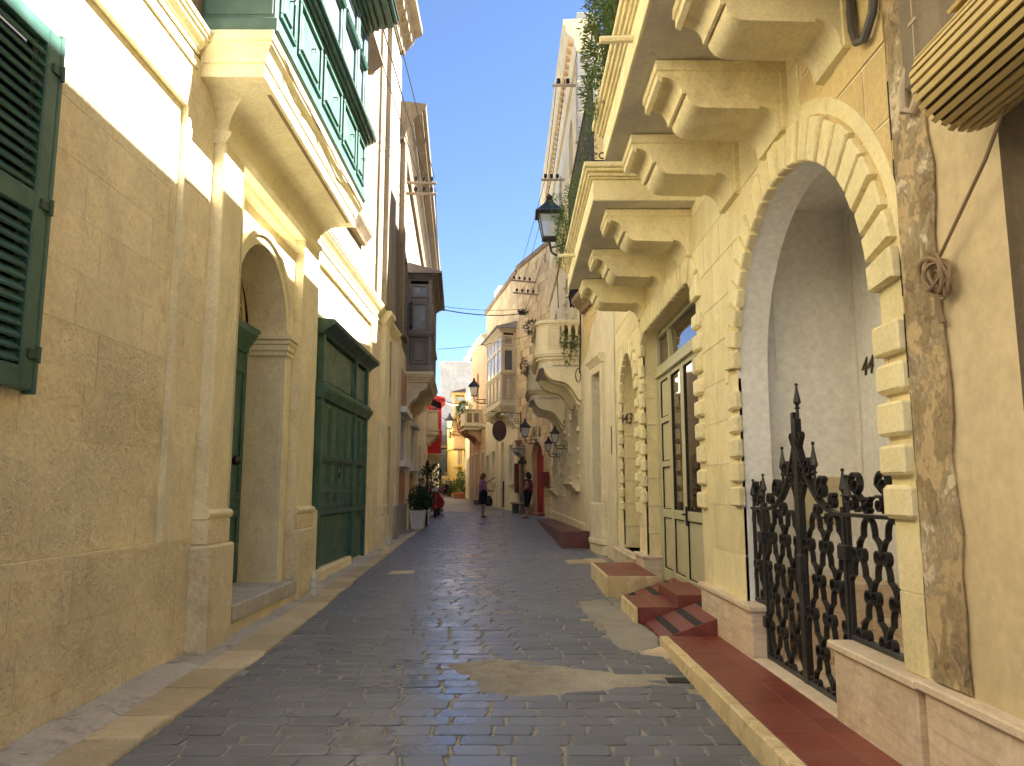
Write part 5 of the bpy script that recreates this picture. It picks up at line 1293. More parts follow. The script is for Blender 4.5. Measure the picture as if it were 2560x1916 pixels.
tag(MB(R4).box(.18,.62,.0,.20,1.75,2.32,.02).build('post_box',M['dark_red']),'small red box on the stone wall right of the red door','box')
o=tag(MB(R4).box(3.70,3.92,.0,.16,1.5,2.75,.015).build('notice_case',M['dark_red']),'tall narrow red notice case at the corner of the stone house','notice case')
MB(R4).box(3.73,3.89,.155,.165,1.58,2.67).build('case_glass',M['glass_dark'],o)
# ================================================================== right: house with the cream closed balcony
R5=Frame((.24,33.2),(-1.42,41.5),-1)
gh=thing('gallery_house','cream house carrying a white timber closed balcony beside the stone house','house',(-.6,37.3,.75))
H5=[rect_hole(.85,1.75,1.95,3.60),arch_hole(3.05,4.0,.75,3.45,10),rect_hole(5.2,6.3,2.0,3.55),rect_hole(7.2,8.0,1.0,3.4)]
wall(R5,'lower_front',M['cream'],gh,rect_hole(0,R5.len,-.2,5.6),H5,0)
wall(R5,'upper_front',M['rubble'],gh,rect_hole(0,R5.len,5.6,11.2),[],-.01)
ashlar(R5,0,R5.len,5.6,11.2,.36,.6,[rect_hole(.3,4.6,5.6,8.8)],.0,.03,M['rubble'],gh,random.Random(15),gap=.012,jit=.008,name='rubble_block')
for h,bk,nm in zip(H5,(M['dark'],M['cream_plaster'],M['cream_wood'],M['glass_dark']),('window_void','door_leaf','window_shutter','window_pane')): shaped_opening(R5,gh,h,0,.28,M['cream'],bk,nm)
for i,h in enumerate(H5):
    if i==1: continue
    a0=min(p[0] for p in h);a1=max(p[0] for p in h);z0=min(p[1] for p in h);z1=max(p[1] for p in h); surround(R5,gh,a0,a1,z0,z1,.15,.05,M['cream_trim'])
for k in range(18): MB(R5).run([(-.12,2.0+k*.088+.05),(-.10,2.0+k*.088+.055),(-.05,2.0+k*.088+.01),(-.07,2.0+k*.088)],.87,1.73).build('louvre_slat',M['white_paint'],gh)
m=MB(R5)
for k in range(7): m.tube([(3.12+.13*k,-.10,.85),(3.12+.13*k,-.10,2.05)],.012,4)
for z in (.9,1.45,2.0): m.box(3.06,3.98,-.115,-.085,z,z+.03)
m.box(3.06,3.98,-.13,-.12,.86,2.0); m.build('half_gate',M['iron'],gh)
gallarija(R5,gh,.45,4.3,.66,5.40,6.75,8.55,M['cream_wood'],M['cream_wood'],4,corbmat=M['cream_trim'],curtain='glass_dark',roofd=.28,roofmat=M['grey_stone'],fglass='glass_cream')
for k in range(12): MB(R5).box(R5.len*k/12,R5.len*(k+1)/12-.01,-.1,.10,11.2,11.4,.02).build('coping_stone',M['bare_dark'],gh)
MB(R5).box(0,R5.len,-8,-.4,-.2,11.2).build('house_body',M['rubble'],gh)
MB(R5).box(6.2,7.6,-1.5,-.3,11.2,12.3).build('roof_hut',M['white_paint'],gh)
MB(R5).box(4.85,5.05,-.02,.06,-.2,5.6,.01).build('drain_strip',M['cream_trim'],gh)
MB(R5).run([(0,5.3),(.08,5.3),(.12,5.4),(.16,5.45),(.16,5.52),(0,5.55)],4.6,R5.len).build('string_course',M['cream_trim'],gh,smooth=True)
# ================================================================== right: peach house with the planted balcony
R6=Frame((-1.42,41.5),(-2.5,47),-1)
ph=thing('peach_house','peach plaster house with a small stone balcony carrying a plant','house',(-2,44,.88))
H6=[rect_hole(.4,1.2,1.0,3.7),rect_hole(2.6,3.4,1.0,3.7),rect_hole(4.4,5.1,1.0,3.6),arch_hole(2.5,3.5,6.3,7.9,10)]
wall(R6,'front',M['peach'],ph,rect_hole(0,R6.len,-.2,10.1),H6,0)
for h in H6: shaped_opening(R6,ph,h,0,.25,M['peach'],M['glass_dark'],'window_pane')
for h in H6[:3]: surround(R6,ph,h[0][0],h[1][0],1.0,3.65,.14,.05,M['cream_trim'],sill=False)
MB(R6).run([(-.2,9.8),(.1,9.8),(.2,9.95),(.28,10.0),(.28,10.12),(-.2,10.15)],0,R6.len).build('roof_cornice',M['cream_trim'],ph)
MB(R6).run([(0,5.0),(.08,5.0),(.16,5.12),(.16,5.2),(0,5.22)],0,R6.len).build('string_course',M['cream_trim'],ph)
b=MB(R6).box(1.5,4.4,0,.95,4.95,5.10,.02).build('stone_balcony',M['cream_trim'],ph)
for e,z0,z1 in ((.03,5.10,5.16),(.08,5.16,5.24),(.0,5.24,6.02),(.05,6.02,6.12)): MB(R6).box(1.5-e,4.4+e,0,.95+e,z0,z1-.001,.012).build('balcony_wall',M['cream_trim'],b)
for u in (.16,.55): MB(R6).box(1.46,1.495,u,u+.28,5.38,5.90,.015).build('pierced_panel',M['bare_dark'],b)
for c in (1.7,3.8): MB(R6).run([(0,4.95),(.78,4.95),(.76,4.82),(.62,4.70),(.40,4.64),(.24,4.50),(.12,4.32),(0,4.28)],c,c+.4).build('corbel',M['peach'],b,smooth=True)
MB(R6).box(0,R6.len,-8,-.4,-.2,10.0).build('house_body',M['peach'],ph)
# ================================================================== right: last house before the bend, with the ochre closed balcony
R7=Frame((-2.5,47),(-3.7,59),-1)
lh=thing('ochre_gallery_house','pale house at the bend with an ochre timber closed balcony','house',(-3.1,53,1.05))
H7=[rect_hole(1.0,2.0,1.2,3.6),rect_hole(4.0,5.0,1.2,3.6),rect_hole(8.0,9.0,2.0,3.8)]
wall(R7,'front',M['cream'],lh,rect_hole(0,R7.len,-.2,8.2),H7,0)
for h in H7: shaped_opening(R7,lh,h,0,.25,M['cream'],M['glass_dark'],'window_pane'); surround(R7,lh,h[0][0],h[1][0],h[0][1],h[2][1],.14,.05,M['cream_trim'])
gallarija(R7,lh,9.3,11.9,.85,5.9,7.0,8.55,M['ochre_wood'],M['ochre_wood'],3,corbmat=M['peach'],curtain='glass_sky',roofd=.2,roofmat=M['rust'],fglass='glass_sky')
MB(R7).box(9.4,11.8,-.01,.80,4.6,5.6,.05).build('balcony_bulge',M['peach'],lh); MB(R7).box(0,R7.len,-8,-.4,-.2,8.2).build('house_body',M['cream'],lh)
MB(R7).box(0,.35,-.01,.08,-.2,5.2,.01).build('corner_pilaster',M['white_paint'],lh)
# ================================================================== the bright yellow house at the bend, with its niche
R8=Frame((-3.7,59),(-5.5,65.5),-1)
ye=thing('bright_yellow_house','bright yellow house at the bend of the street with a saint niche in its wall','house',(-4.6,62,1.25))
NI=arch_hole(.9,1.9,3.6,5.3,10); H8=[NI,rect_hole(.9,1.7,2.1,2.9)]
wall(R8,'front',M['end_yellow'],ye,rect_hole(0,R8.len,-.2,7.6),H8,0)
shaped_opening(R8,ye,NI,0,.40,M['peach'],M['bare'],'niche_back'); shaped_opening(R8,ye,H8[1],0,.1,M['end_yellow'],M['white_paint'],'wall_plaque')
ring(MB(R8),(1.4,5.3),.52,.72,-.01,.08,12).build('niche_arch',M['peach'],ye); MB(R8).box(.68,.88,-.01,.08,3.6,5.3,.01).build('niche_jamb',M['peach'],ye); MB(R8).box(1.92,2.12,-.01,.08,3.6,5.3,.01).build('niche_jamb',M['peach'],ye)
MB(R8).box(.5,2.3,-.01,.35,3.35,3.58,.03).build('niche_shelf',M['end_yellow'],ye); MB(R8).box(.6,2.2,-.01,.10,1.4,3.3,.02).build('shrine_front',M['end_yellow'],ye)
MB(R8).run([(0,4.9),(.06,4.9),(.10,5.0),(0,5.05)],2.3,R8.len).build('string_course',M['end_yellow'],ye)
for a in (3.2,4.9): MB(R8).box(a,a+.5,-.01,.20,5.9,6.4,.05).build('wall_box',M['bare_dark'],ye)
MB(R8).box(0,R8.len,-6,-.45,-.2,7.5).build('house_body',M['end_yellow'],ye)
m=MB(R8); m.lathe([(.19,0),(.20,.3),(.17,.7),(.13,1.0),(.16,1.1),(.11,1.25),(.05,1.32)],1.4,-.18,10,3.6); m.ball((1.4,-.18,5.02),.09,8,6); m.ball((1.5,-.09,4.72),.07,8,6); m.tube([(1.27,-.12,4.6),(1.4,-.04,4.5),(1.52,-.06,4.62)],.05,6)
sg=tag(m.build('saint_statue',M['statue'],smooth=True),'painted robed statue holding a child, standing in the wall niche','statue')
m=MB(R8); m.lathe([(.205,.0),(.215,.3),(.19,.6),(.16,.75)],1.4,-.175,10,3.6); m.build('blue_robe',M['statue_blue'],sg,smooth=True)
R9=Frame((-5.5,65.5),(-7.2,82),-1)
dh=thing('dark_stone_house','dark weathered stone house front beyond the yellow house with a small iron balcony','house',(-6.3,73,1.45))
H9=[rect_hole(1,1.9,1.5,4.0),rect_hole(4,5,1.5,4.0),rect_hole(1.0,1.9,5.4,7.2),rect_hole(4,5,5.4,7.2)]
wall(R9,'front',M['bare'],dh,rect_hole(0,R9.len,-.2,8.0),H9,0)
for h in H9: shaped_opening(R9,dh,h,0,.25,M['bare'],M['bare_dark'],'window_pane')
b=MB(R9).box(.4,2.5,0,.8,5.2,5.4,.02).build('balcony_slab',M['bare_dark'],dh)
for k in range(9): m=MB(R9); m.tube([(.45,.08*k+.08,5.4),(.45,.08*k+.08,6.3)],.02,4); m.build('rail_bar',M['iron'],b)
m=MB(R9); m.box(.42,2.48,.76,.79,5.4,6.3); m.build('rail_front',M['iron'],b)
MB(R9).box(0,R9.len,-6,-.4,-.2,7.9).build('house_body',M['bare_dark'],dh)
gt=thing('grey_block_tower','tall windowless grey concrete-block building rising behind the yellow house','building',(-4.9,76,1.5))
m=MB(); m.box(-6.9,-3.2,73,82,0,13.3); m.build('tower_wall',M['grey_block'],gt); MB().box(-7.0,-3.1,72.9,82.1,13.3,13.9,.02).build('tower_parapet',M['grey_block'],gt)
for x in (-4.4,-3.7): m=MB(); m.lathe([(.32,0),(.34,.1),(.34,.55),(.2,.72),(.05,.75)],x,74.2,12,13.9); m.build('water_tank',M['white_paint'] if x<-4 else M['cable_grey'],gt,smooth=True)
m=MB(); m.tube([(-3.4,73.5,11),(-3.4,73.3,14.6)],.03,5); m.box(-4.6,-2.6,73.28,73.32,12.2,12.25); m.box(-3.9,-2.9,73.28,73.32,12.9,12.94)
for k in range(6): m.box(-4.4+k*.3,-4.38+k*.3,73.0,73.6,12.21,12.24)
tag(m.build('roof_aerial',M['cable_grey']),'thin rooftop television aerial in front of the grey block building','aerial')
eb=thing('white_end_house','pale house closing the far end of the street','house',(-8.5,84,1.6))
HE=[rect_hole(-9.8,-9.0,5.6,7.4),rect_hole(-8.3,-7.5,5.6,7.4),rect_hole(-9.8,-9.0,2.2,4.4)]
Ef=Frame((-13,84),(-4,84),1,-13); 
wall(Ef,'front',M['cream'],eb,rect_hole(-13,-4,0,8.6),HE,0)
for h in HE: shaped_opening(Ef,eb,h,0,.2,M['cream'],M['glass_dark'],'window_pane')
MB(Ef).box(-13,-4,-.05,.25,4.6,4.95,.03).build('ledge',M['white_paint'],eb); MB(Ef).box(-13,-4,-5,-.3,0,8.5).build('house_body',M['cream'],eb)
# ================================================================== left: palace front and the shop under the grey closed balcony
L2=Frame((-2.93,19.15),(-3.95,34.2),1,19.15)
pa=thing('stone_palace','tall weathered stone house with heavy roof cornice and grey timber closed balcony','house',(-3.4,26,.5))
def lw(a0,a1,d0,d1,z0,z1,nm,mt,b=.01): return MB(L2).box(a0,a1,d0,d1,z0,z1,b).build(nm,M[mt],pa)
WL=[rect_hole(20.5,22.6,2.40,3.62),rect_hole(25.2,26.8,2.4,3.62),rect_hole(28.5,29.6,1.0,3.6),rect_hole(31,32,1.4,3.4)]
WU=[rect_hole(20.6,21.6,5.9,8.1),rect_hole(29.0,30.0,5.9,8.1),rect_hole(32,33,5.9,8.1)]
wall(L2,'ground_floor',M['cream_plaster'],pa,rect_hole(19.15,34.2,-.2,5.55),WL,0)
wall(L2,'upper_front',M['bare'],pa,rect_hole(19.15,34.2,5.55,10.9),WU,0)
ashlar(L2,19.15,34.2,5.57,10.8,.42,.85,WU,.006,.03,M['bare'],pa,random.Random(16),gap=.008,jit=.004,name='facade_block')
for h in WL: shaped_opening(L2,pa,h,0,.25,M['white_paint'],M['glass_dark'],'window_pane')
for h in WU: shaped_opening(L2,pa,h,0,.2,M['bare'],M['dark'],'window_void')
lw(19.25,20.25,-.02,.05,.9,5.55,'white_pilaster','cream_trim'); lw(19.22,22.9,-.05,.085,-.2,1.22,'grey_plinth','grey_stone',.02)
for a0,a1 in ((20.4,22.8),(25.0,27.0)):
    lw(a0,a1,-.01,.02,3.95,4.95,'pink_panel','pink'); lw(a0,a1,-.01,.02,1.24,2.15,'pink_panel','pink')
    for z in (2.22,3.66): lw(a0-.05,a1+.05,-.01,.22,z,z+.17,'white_ledge','white_paint',.015)
    lw(a0,a0+.12,-.01,.05,2.39,3.66,'white_jamb','white_paint'); lw(a1-.12,a1,-.01,.05,2.39,3.66,'white_jamb','white_paint')
for a in (23.1,27.3):
    lw(a,a+.5,-.02,.10,1.2,4.25,'pilaster','cream_trim'); MB(L2).run([(0,4.25),(.12,4.25),(.14,4.3),(.20,4.38),(.20,4.46),(0,4.48)],a-.06,a+.56).build('pilaster_capital',M['cream_trim'],pa); lw(a-.05,a+.55,-.02,.14,-.2,1.2,'pilaster_base','cream_trim')
MB(L2).run([(0,5.1),(.08,5.1),(.12,5.2),(.2,5.3),(.2,5.4),(0,5.45)],27.5,34.2).build('string_course',M['cream_trim'],pa,smooth=True)
lw(19.15,19.72,-.02,.14,5.55,10.7,'corner_pilaster','bare_dark')
for k,s in enumerate(WU):
    a0=s[0][0]; a1=s[1][0]
    surround(L2,pa,a0,a1,5.9,8.1,.16,.06,M['bare'])
    for u0,u1 in ((a0,(a0+a1)/2-.01),((a0+a1)/2+.01,a1)):
        sl=MB(L2).box(u0+.02,u1-.02,-.06,-.01,5.92,8.08,.006).build('louvred_shutter',M['teal' if k==0 else 'grey_wood'],pa)
        for j in range(16): MB(L2).run([(-.02,6.0+j*.128),(.012,6.0+j*.128),(.016,6.012+j*.128),(-.015,6.06+j*.128)],u0+.06,u1-.06).build('slat',M['cream_wood' if k==0 else 'grey_wood'],sl)
P=[(-.3,10.7),(.10,10.7),(.14,10.85),(.16,10.95),(.30,11.1),(.34,11.15),(.34,11.25),(.48,11.38),(.56,11.42),(.56,11.5),(.64,11.56),(.66,11.62),(.66,11.7),(-.3,11.78)]
MB(L2).run(P,19.0,34.2).build('roof_cornice',M['bare_dark'],pa,smooth=True)
for k in range(36): MB(L2).box(19.3+k*.42,19.5+k*.42,.14,.32,11.12,11.24,.01).build('dentil',M['bare_dark'],pa)
MB(L2).box(19.15,34.2,-8,-.35,-.2,11.6).build('house_body',M['bare'],pa)
gallarija(L2,pa,22.75,27.1,.74,5.15,6.28,7.92,M['grey_wood'],M['grey_wood'],4,corbmat=M['cream_trim'],open_leaf=True,roofd=.30)
# ================================================================== left: the house with the red closed balcony
L3=Frame((-3.95,34.2),(-6.1,58),1,34.2)
re_=thing('red_gallery_house','pale house with a bright red timber closed balcony over the street, far left','house',(-5,46,.9))
H3=[rect_hole(36,37,1.2,3.2),rect_hole(39,40,.8,3.4),rect_hole(43.5,44.5,1.0,3.2),rect_hole(49,50,1.0,3.4),rect_hole(53,54,1.0,3.4)]
wall(L3,'front',M['cream_plaster'],re_,rect_hole(34.2,58,-.2,8.6),H3,0)
for h in H3: shaped_opening(L3,re_,h,0,.25,M['cream'],M['bare_dark'],'door_leaf'); surround(L3,re_,h[0][0],h[1][0],h[0][1],h[2][1],.15,.06,M['cream_trim'],sill=False)
gallarija(L3,re_,44.9,48.2,.78,3.75,5.0,6.75,M['red_paint'],M['red_paint'],4,corbmat=M['cream_trim'],curtain='glass_dark',roofd=.22,fglass='glass_red')
b=MB(L3).box(40.6,43.9,0,.62,4.5,4.72,.03).build('stone_balcony',M['cream_trim'],re_)
for z0,z1,e in ((4.72,4.82,.05),(4.82,5.72,-.03),(5.72,5.82,.03)): MB(L3).box(40.6-e,43.9+e,0,.62+e,z0,z1-.001,.015).build('balcony_wall',M['cream_trim'],b)
MB(L3).run([(0,6.5),(.75,6.2),(.75,6.24),(0,6.56)],40.8,43.7).build('awning',M['navy'],b)
for c in (40.8,43.2): MB(L3).run([(0,4.5),(.5,4.5),(.48,4.36),(.30,4.26),(.14,4.06),(0,4.0)],c,c+.35).build('corbel',M['cream_trim'],b,smooth=True)
MB(L3).box(34.2,58,-8,-.35,-.2,8.5).build('house_body',M['cream_plaster'],re_)
L4=Frame((-6.1,58),(-8.6,84),1,58)
fe=thing('far_left_house','pale plaster house front at the far left end of the street','house',(-7.3,70,1.4))
H4=[rect_hole(60,61,1.5,3.8),rect_hole(65,66,1.5,3.8),rect_hole(60,61,5,7)]
wall(L4,'front',M['cream'],fe,rect_hole(58,84.1,-.2,7.4),H4,0)
for h in H4: shaped_opening(L4,fe,h,0,.2,M['cream'],M['glass_dark'],'window_pane')
MB(L4).box(58,84.1,-8,-.35,-.2,7.3).build('house_body',M['cream'],fe)
# ================================================================== lanterns
def lantern(label,c,h,attach,group='wall lanterns along the right side',scrolly=True,up=False,s=None):
    """c: centre of the lantern body; attach: point on the wall"""
    x,y,z=c; k=h/.78
    L=thing('wall_lantern',label,'lantern',attach,group)
    w1=.165*k; w0=.105*k; zb=z-.20*k; zt=z+.14*k
    m=MB()
    for sx in (-1,1):
        for sy in (-1,1): m.tube([(x+sx*w0,y+sy*w0,zb),(x+sx*w1,y+sy*w1,zt)],.011*k,5)
    m.box(x-w1-.012*k,x+w1+.012*k,y-w1-.012*k,y+w1+.012*k,zt,zt+.025*k); m.box(x-w0-.01*k,x+w0+.01*k,y-w0-.01*k,y+w0+.01*k,zb-.025*k,zb)
    m.build('lantern_frame',M['iron'],L)
    for ax,sg in ((0,-1),(0,1),(1,-1),(1,1)):
        q=MB(); a=w0*.96;b=w1*.96
        if ax==0: vs=[(x+sg*a,y-a,zb),(x+sg*a,y+a,zb),(x+sg*b,y+b,zt),(x+sg*b,y-b,zt)]
        else: vs=[(x-a,y+sg*a,zb),(x+a,y+sg*a,zb),(x+b,y+sg*b,zt),(x-b,y+sg*b,zt)]
        q.add(vs,[(0,1,2,3)]); q.build('glass_pane',M['lamp_glass'],L)
    m=MB(); rr=[]
    for w,zz in ((.215,.0),(.225,.02),(.19,.045),(.07,.19),(.055,.215),(.06,.235),(.03,.26),(.045,.285),(.05,.30),(.02,.33),(.004,.36)):
        rr.append([(x+sx*w*k,y+sy*w*k,zt+.026*k+zz*k) for sx,sy in ((-1,-1),(1,-1),(1,1),(-1,1))])
    m.rings(rr); m.build('lantern_roof',M['iron'],L)
    m=MB(); m.lathe([(.03,0),(.045,.03),(.03,.07),(.03,.20),(.02,.23)],x,y,8,zb); m.build('lamp_holder',M['white_paint'],L)
    m=MB(); a=Vector(attach); b=Vector((x,y,zb-.02*k))
    # curved bracket from the wall out and up to the foot of the lantern
    dirv=Vector((a.x-b.x,a.y-b.y,0)); ln=dirv.length
    if ln<1e-3: dirv=Vector((1,0,0)); ln=.1
    dirv.normalize()
    P=[b, b+Vector((0,0,-.06*k)), b+Vector((0,0,-.16*k))+dirv*.02*k]
    n=8
    for i in range(n+1):
        t=PI/2*i/n; P.append(b+Vector((0,0,-.16*k-.12*k*math.sin(t)))+dirv*(.02*k+(ln*.55)*(1-math.cos(t))))
    P.append(Vector((a.x,a.y,P[-1].z)))
    m.tube(P,.020*k,6)
    m.tube([b+Vector((0,0,-.14*k)),Vector((a.x,a.y,b.z-.12*k))],.016*k,5)
    c0=b+dirv*ln*.72+Vector((0,0,-.20*k))
    m.tube([c0+dirv*(.05*k*math.cos(t)*(1-t/12))+Vector((0,0,.05*k*math.sin(t)*(1-t/12))) for t in [i*.5 for i in range(20)]],.010*k,5)
    m.build('bracket',M['iron'],L)
    m=MB(); side=dirv.cross(Vector((0,0,1)))
    e=a; m.tube([e+Vector((0,0,-.42*k)),e+Vector((0,0,.08*k))],.028*k,6); m.build('wall_plate',M['iron'],L)
    return L
lantern('large black street lantern hung from the corner of the planted balcony',(.60,11.85,5.80),.80,(.86,11.70,5.45))
lantern('black street lantern on a long scrolled arm above the planted peach balcony',(-2.02,40.5,6.85),1.05,(-1.24,40.5,6.35))
p=R4(1.2,.0,3.95); q_=R4(1.95,.36,3.98); lantern('clear-glass black lantern above the red door',(q_[0],q_[1],3.98),.80,(p[0],p[1],4.0))
p=R3(22.2,.0,2.95); q_=R3(22.2,.36,3.1); lantern('nearer of two small black lanterns between the arched windows',(q_[0],q_[1],3.12),.52,p)
p=R3(25.3,.0,2.85); q_=R3(25.3,.36,3.0); lantern('farther of two small black lanterns between the arched windows',(q_[0],q_[1],3.02),.52,p)
p=R7(9.1,.0,6.0); q_=R7(9.1,1.15,6.3); lantern('distant street lantern in front of the bright yellow house',(q_[0],q_[1],6.4),1.25,p)
# ================================================================== oval hanging sign on its scroll bracket
sgn=thing('hanging_sign','plum-coloured oval hanging sign on a scrolled iron bracket','sign',R4(3.45,0,4.6))
SF=Frame(R4(3.45,0,0)[:2],R4(3.45,1.4,0)[:2],1)         # a runs out from the wall, d along it
m=MB(SF); m.tube([(0,0,4.86),(1.30,0,4.90)],.016,6); m.tube([(1.30,0,4.90),(1.36,0,4.902)],.03,6,True,.1); m.box(-.02,.03,-.02,.02,4.05,4.95); m.build('bracket_bar',M['rust'],sgn)
def tubeaz(P,r,nm): q=MB(SF); q.tube([(a,0,z) for a,z in P],r,5); q.build(nm,M['rust'],sgn)
tubeaz(spiral((1.05,4.76),.03,.10,0,1.1)+[(.80,4.88),(.60,4.70),(.55,4.50),(.42,4.48),(.34,4.30),(.15,4.22),(.0,4.20)],.014,'bracket_scroll')
tubeaz(spiral((.22,4.55),.03,.13,PI,1.3),.012,'bracket_scroll'); tubeaz(spiral((.45,4.74),.02,.09,PI/2,-1.2),.010,'bracket_scroll'); tubeaz([(.0,4.35),(.12,4.45),(.18,4.55)],.012,'bracket_scroll')
cxs,czs,ra,rb=.97,4.10,.29,.41
m=MB(SF); m.out([(cxs+ra*math.cos(2*PI*i/36),czs+rb*math.sin(2*PI*i/36)) for i in range(36)],-.02,.02); m.build('sign_board',M['plum'],sgn,smooth=True)
m=MB(SF)
m.tube([(cxs+ra*math.cos(2*PI*i/36),0,czs+rb*math.sin(2*PI*i/36)) for i in range(37)],.024,6,False); m.build('sign_rim',M['plum_dark'],sgn,smooth=True)
for d0 in (-.0245,.0205):
    m=MB(SF); rgx=random.Random(2)
    a=cxs-.20
    while a<cxs+.19:
        w=rgx.uniform(.018,.032); h=rgx.choice((.035,.035,.055)); m.box(a,a+w*.35,d0,d0+.004,czs-.09,czs-.09+h); m.box(a,a+w,d0,d0+.004,czs-.09+h-.012,czs-.09+h); a+=w+.012
    m.build('worn_lettering',M['plum_dark'],sgn,kind='stuff')
m=MB(SF); m.tube([(cxs-.1,0,4.50),(cxs-.12,0,4.80)],.008,4); m.tube([(cxs+.1,0,4.50),(cxs+.11,0,4.84)],.008,4); m.tube([(cxs,0,3.69),(cxs,0,3.62)],.015,5); m.build('hanger',M['rust'],sgn)
# ================================================================== plants
def foliage(mb,c,rad,n,size,rg,droop=.0,wid=.45,shell=.35):
    for _ in range(n):
        u=Vector((rg.gauss(0,1),rg.gauss(0,1),rg.gauss(0,1)))
        if u.length<1e-6: continue
        u.normalize(); t=rg.uniform(shell,1)**.6
        p=Vector((c[0]+u.x*rad[0]*t,c[1]+u.y*rad[1]*t,c[2]+u.z*rad[2]*t))
        d=(u+Vector((rg.uniform(-.8,.8),rg.uniform(-.8,.8),rg.uniform(-.6,.6)-droop))).normalized()
        w=d.cross(Vector((rg.uniform(-1,1),rg.uniform(-1,1),rg.uniform(-1,1))))
        if w.length<1e-4: continue
        w.normalize(); l=size*rg.uniform(.6,1.3); mb.leaf(p,d,w,l,l*wid)
def bush(name,label,base,stems,blobs,mat,rg,size,group=None,pot=None,cat='plant',wid=.45,droop=0):
    t=thing(name,label,cat,base,group)
    m=MB()
    for s in stems: m.tube(s,.014,5,True,.5)
    if stems: m.build('stem',M['bark'],t)
    m=MB()
    for c,rad,n in blobs: foliage(m,c,rad,n,size,rg,droop,wid)
    m.build('foliage',mat,t)
    return t
rg=random.Random(77)
def frustum_pot(base,w0,w1,h,t,mat,name='pot'):
    x,y,z=base; m=MB()
    sq=lambda w,zz:[(x+sx*w,y+sy*w,z+zz) for sx,sy in ((-1,-1),(1,-1),(1,1),(-1,1))]
    m.rings([sq(w0,0),sq(w1*.97,h*.90),sq(w1*1.04,h*.90),sq(w1*1.04,h),sq(w1*.9,h),sq(w1*.88,h*.92)]); return m.build(name,mat,t)
def potted(label,base,h,w,crown,mat,size,n,pm='pot_white',square=True,group=None):
    x,y,z=base
    t=thing('potted_plant',label,'plant',base,group)
    if square: frustum_pot(base,w*.72,w,h,t,M[pm])
    else: m=MB(); m.lathe([(w*.7,0),(w*.95,h*.8),(w*1.08,h*.82),(w*1.08,h),(w*.92,h),(w*.9,h*.9)],x,y,14,z); m.build('pot',M[pm],t,smooth=True)
    m=MB(); m.box(x-w*.6,x+w*.6,y-w*.6,y+w*.6,z+h*.88,z+h*.93); m.build('soil',M['soil'],t)
    m=MB()
    for k in range(5):
        a=rg.uniform(0,2*PI); m.tube([(x,y,z+h*.9),(x+.1*math.cos(a),y+.1*math.sin(a),z+h+crown[2]*.5),(x+crown[0]*.5*math.cos(a),y+crown[1]*.5*math.sin(a),z+h+crown[2]*1.1)],.012,4,True,.4)
    m.build('stem',M['bark'],t)
    m=MB(); cz=z+h+crown[2]*.75
    foliage(m,(x,y,cz),crown,n,size,rg)
    for k in range(6):
        a=rg.uniform(0,2*PI); foliage(m,(x+crown[0]*.6*math.cos(a),y+crown[1]*.6*math.sin(a),cz+rg.uniform(-.4,.5)*crown[2]),tuple(v*.5 for v in crown),n//7,size,rg)
    m.build('foliage',mat,t); return t
potted('dark green shrub in a tall white square pot beside the grey plinth',(-2.82,23.35,gz(23.35)),.55,.235,(.40,.38,.32),M['leaf_dark2'],.07,1100)
potted('dark shrub in a white pot standing behind the nearer potted shrub',(-2.86,25.0,gz(25)),.55,.22,(.36,.36,.40),M['leaf_dark2'],.07,700)
bush('climbing_shrub','tall dark leafy shrub against the wall behind the red scooter',(-3.45,31.2,gz(31)),[[(-3.45,31.2,.6),(-3.4,31.1,1.6),(-3.3,31.0,2.3)],[(-3.5,30.6,.6),(-3.4,30.5,1.7)]],[((-3.35,31.2,1.9),(.40,.6,.75),900),((-3.2,30.7,1.35),(.42,.5,.6),700),((-3.1,31.0,2.3),(.25,.3,.35),300)],M['leaf_dark'],rg,.10)
# plants spilling over the two iron-railed balconies
blobs=[]
y=5.0
while y<7.05: blobs.append(((.80+rg.uniform(-.06,.05),y,5.62+rg.uniform(-.15,.2)),(.13,.20,.36),150)); y+=.16
blobs+= [((.74,6.7,5.25),(.10,.25,.22),200),((.76,6.2,5.55),(.16,.3,.5),260)]
bush('trailing_plant','green trailing plants spilling over the rail of the nearer ochre balcony',(.85,5.6,5.13),[[(.88,5.4,5.13),(.80,5.5,5.8),(.74,5.55,6.1)],[(.88,6.5,5.13),(.78,6.55,5.9)]],[(c,r,int(n*1.9)) for c,r,n in blobs],M['leaf_mid'],rg,.052,wid=.26,group='trailing balcony plants')
blobs=[]
for y in (8.3,8.9,9.4,9.9): blobs.append(((.86,y,5.40+rg.uniform(-.1,.15)),(.11,.25,.30),120))
for y in (10.3,10.8,11.3,11.6): blobs.append(((.80,y,5.50+rg.uniform(-.1,.1)),(.13,.26,.36),150))
blobs+= [((.70,11.5,5.95),(.12,.2,.25),160),((.72,11.1,5.15),(.08,.2,.3),120)]
bush('trailing_plant','green trailing plants on the balcony rail beside the large street lantern',(.85,10,5.13),[[(.88,8.6,5.13),(.84,8.6,5.8)],[(.88,11.2,5.13),(.76,11.3,6.0)],[(.80,11.4,5.5),(.70,11.6,4.9),(.72,11.65,4.4)]],[(c,r,int(n*1.9)) for c,r,n in blobs],M['leaf_mid'],rg,.05,wid=.26,group='trailing balcony plants')
m=MB()
foliage(m,(.79,5.9,5.75),(.16,.9,.5),420,.07,rg,0,.24); foliage(m,(.80,6.6,5.4),(.14,.4,.4),220,.07,rg,0,.24)
tag(m.build('dry_creeper',M['leaf_olive']),'yellowing creeper tangled through the plants of the nearer balcony','plant')
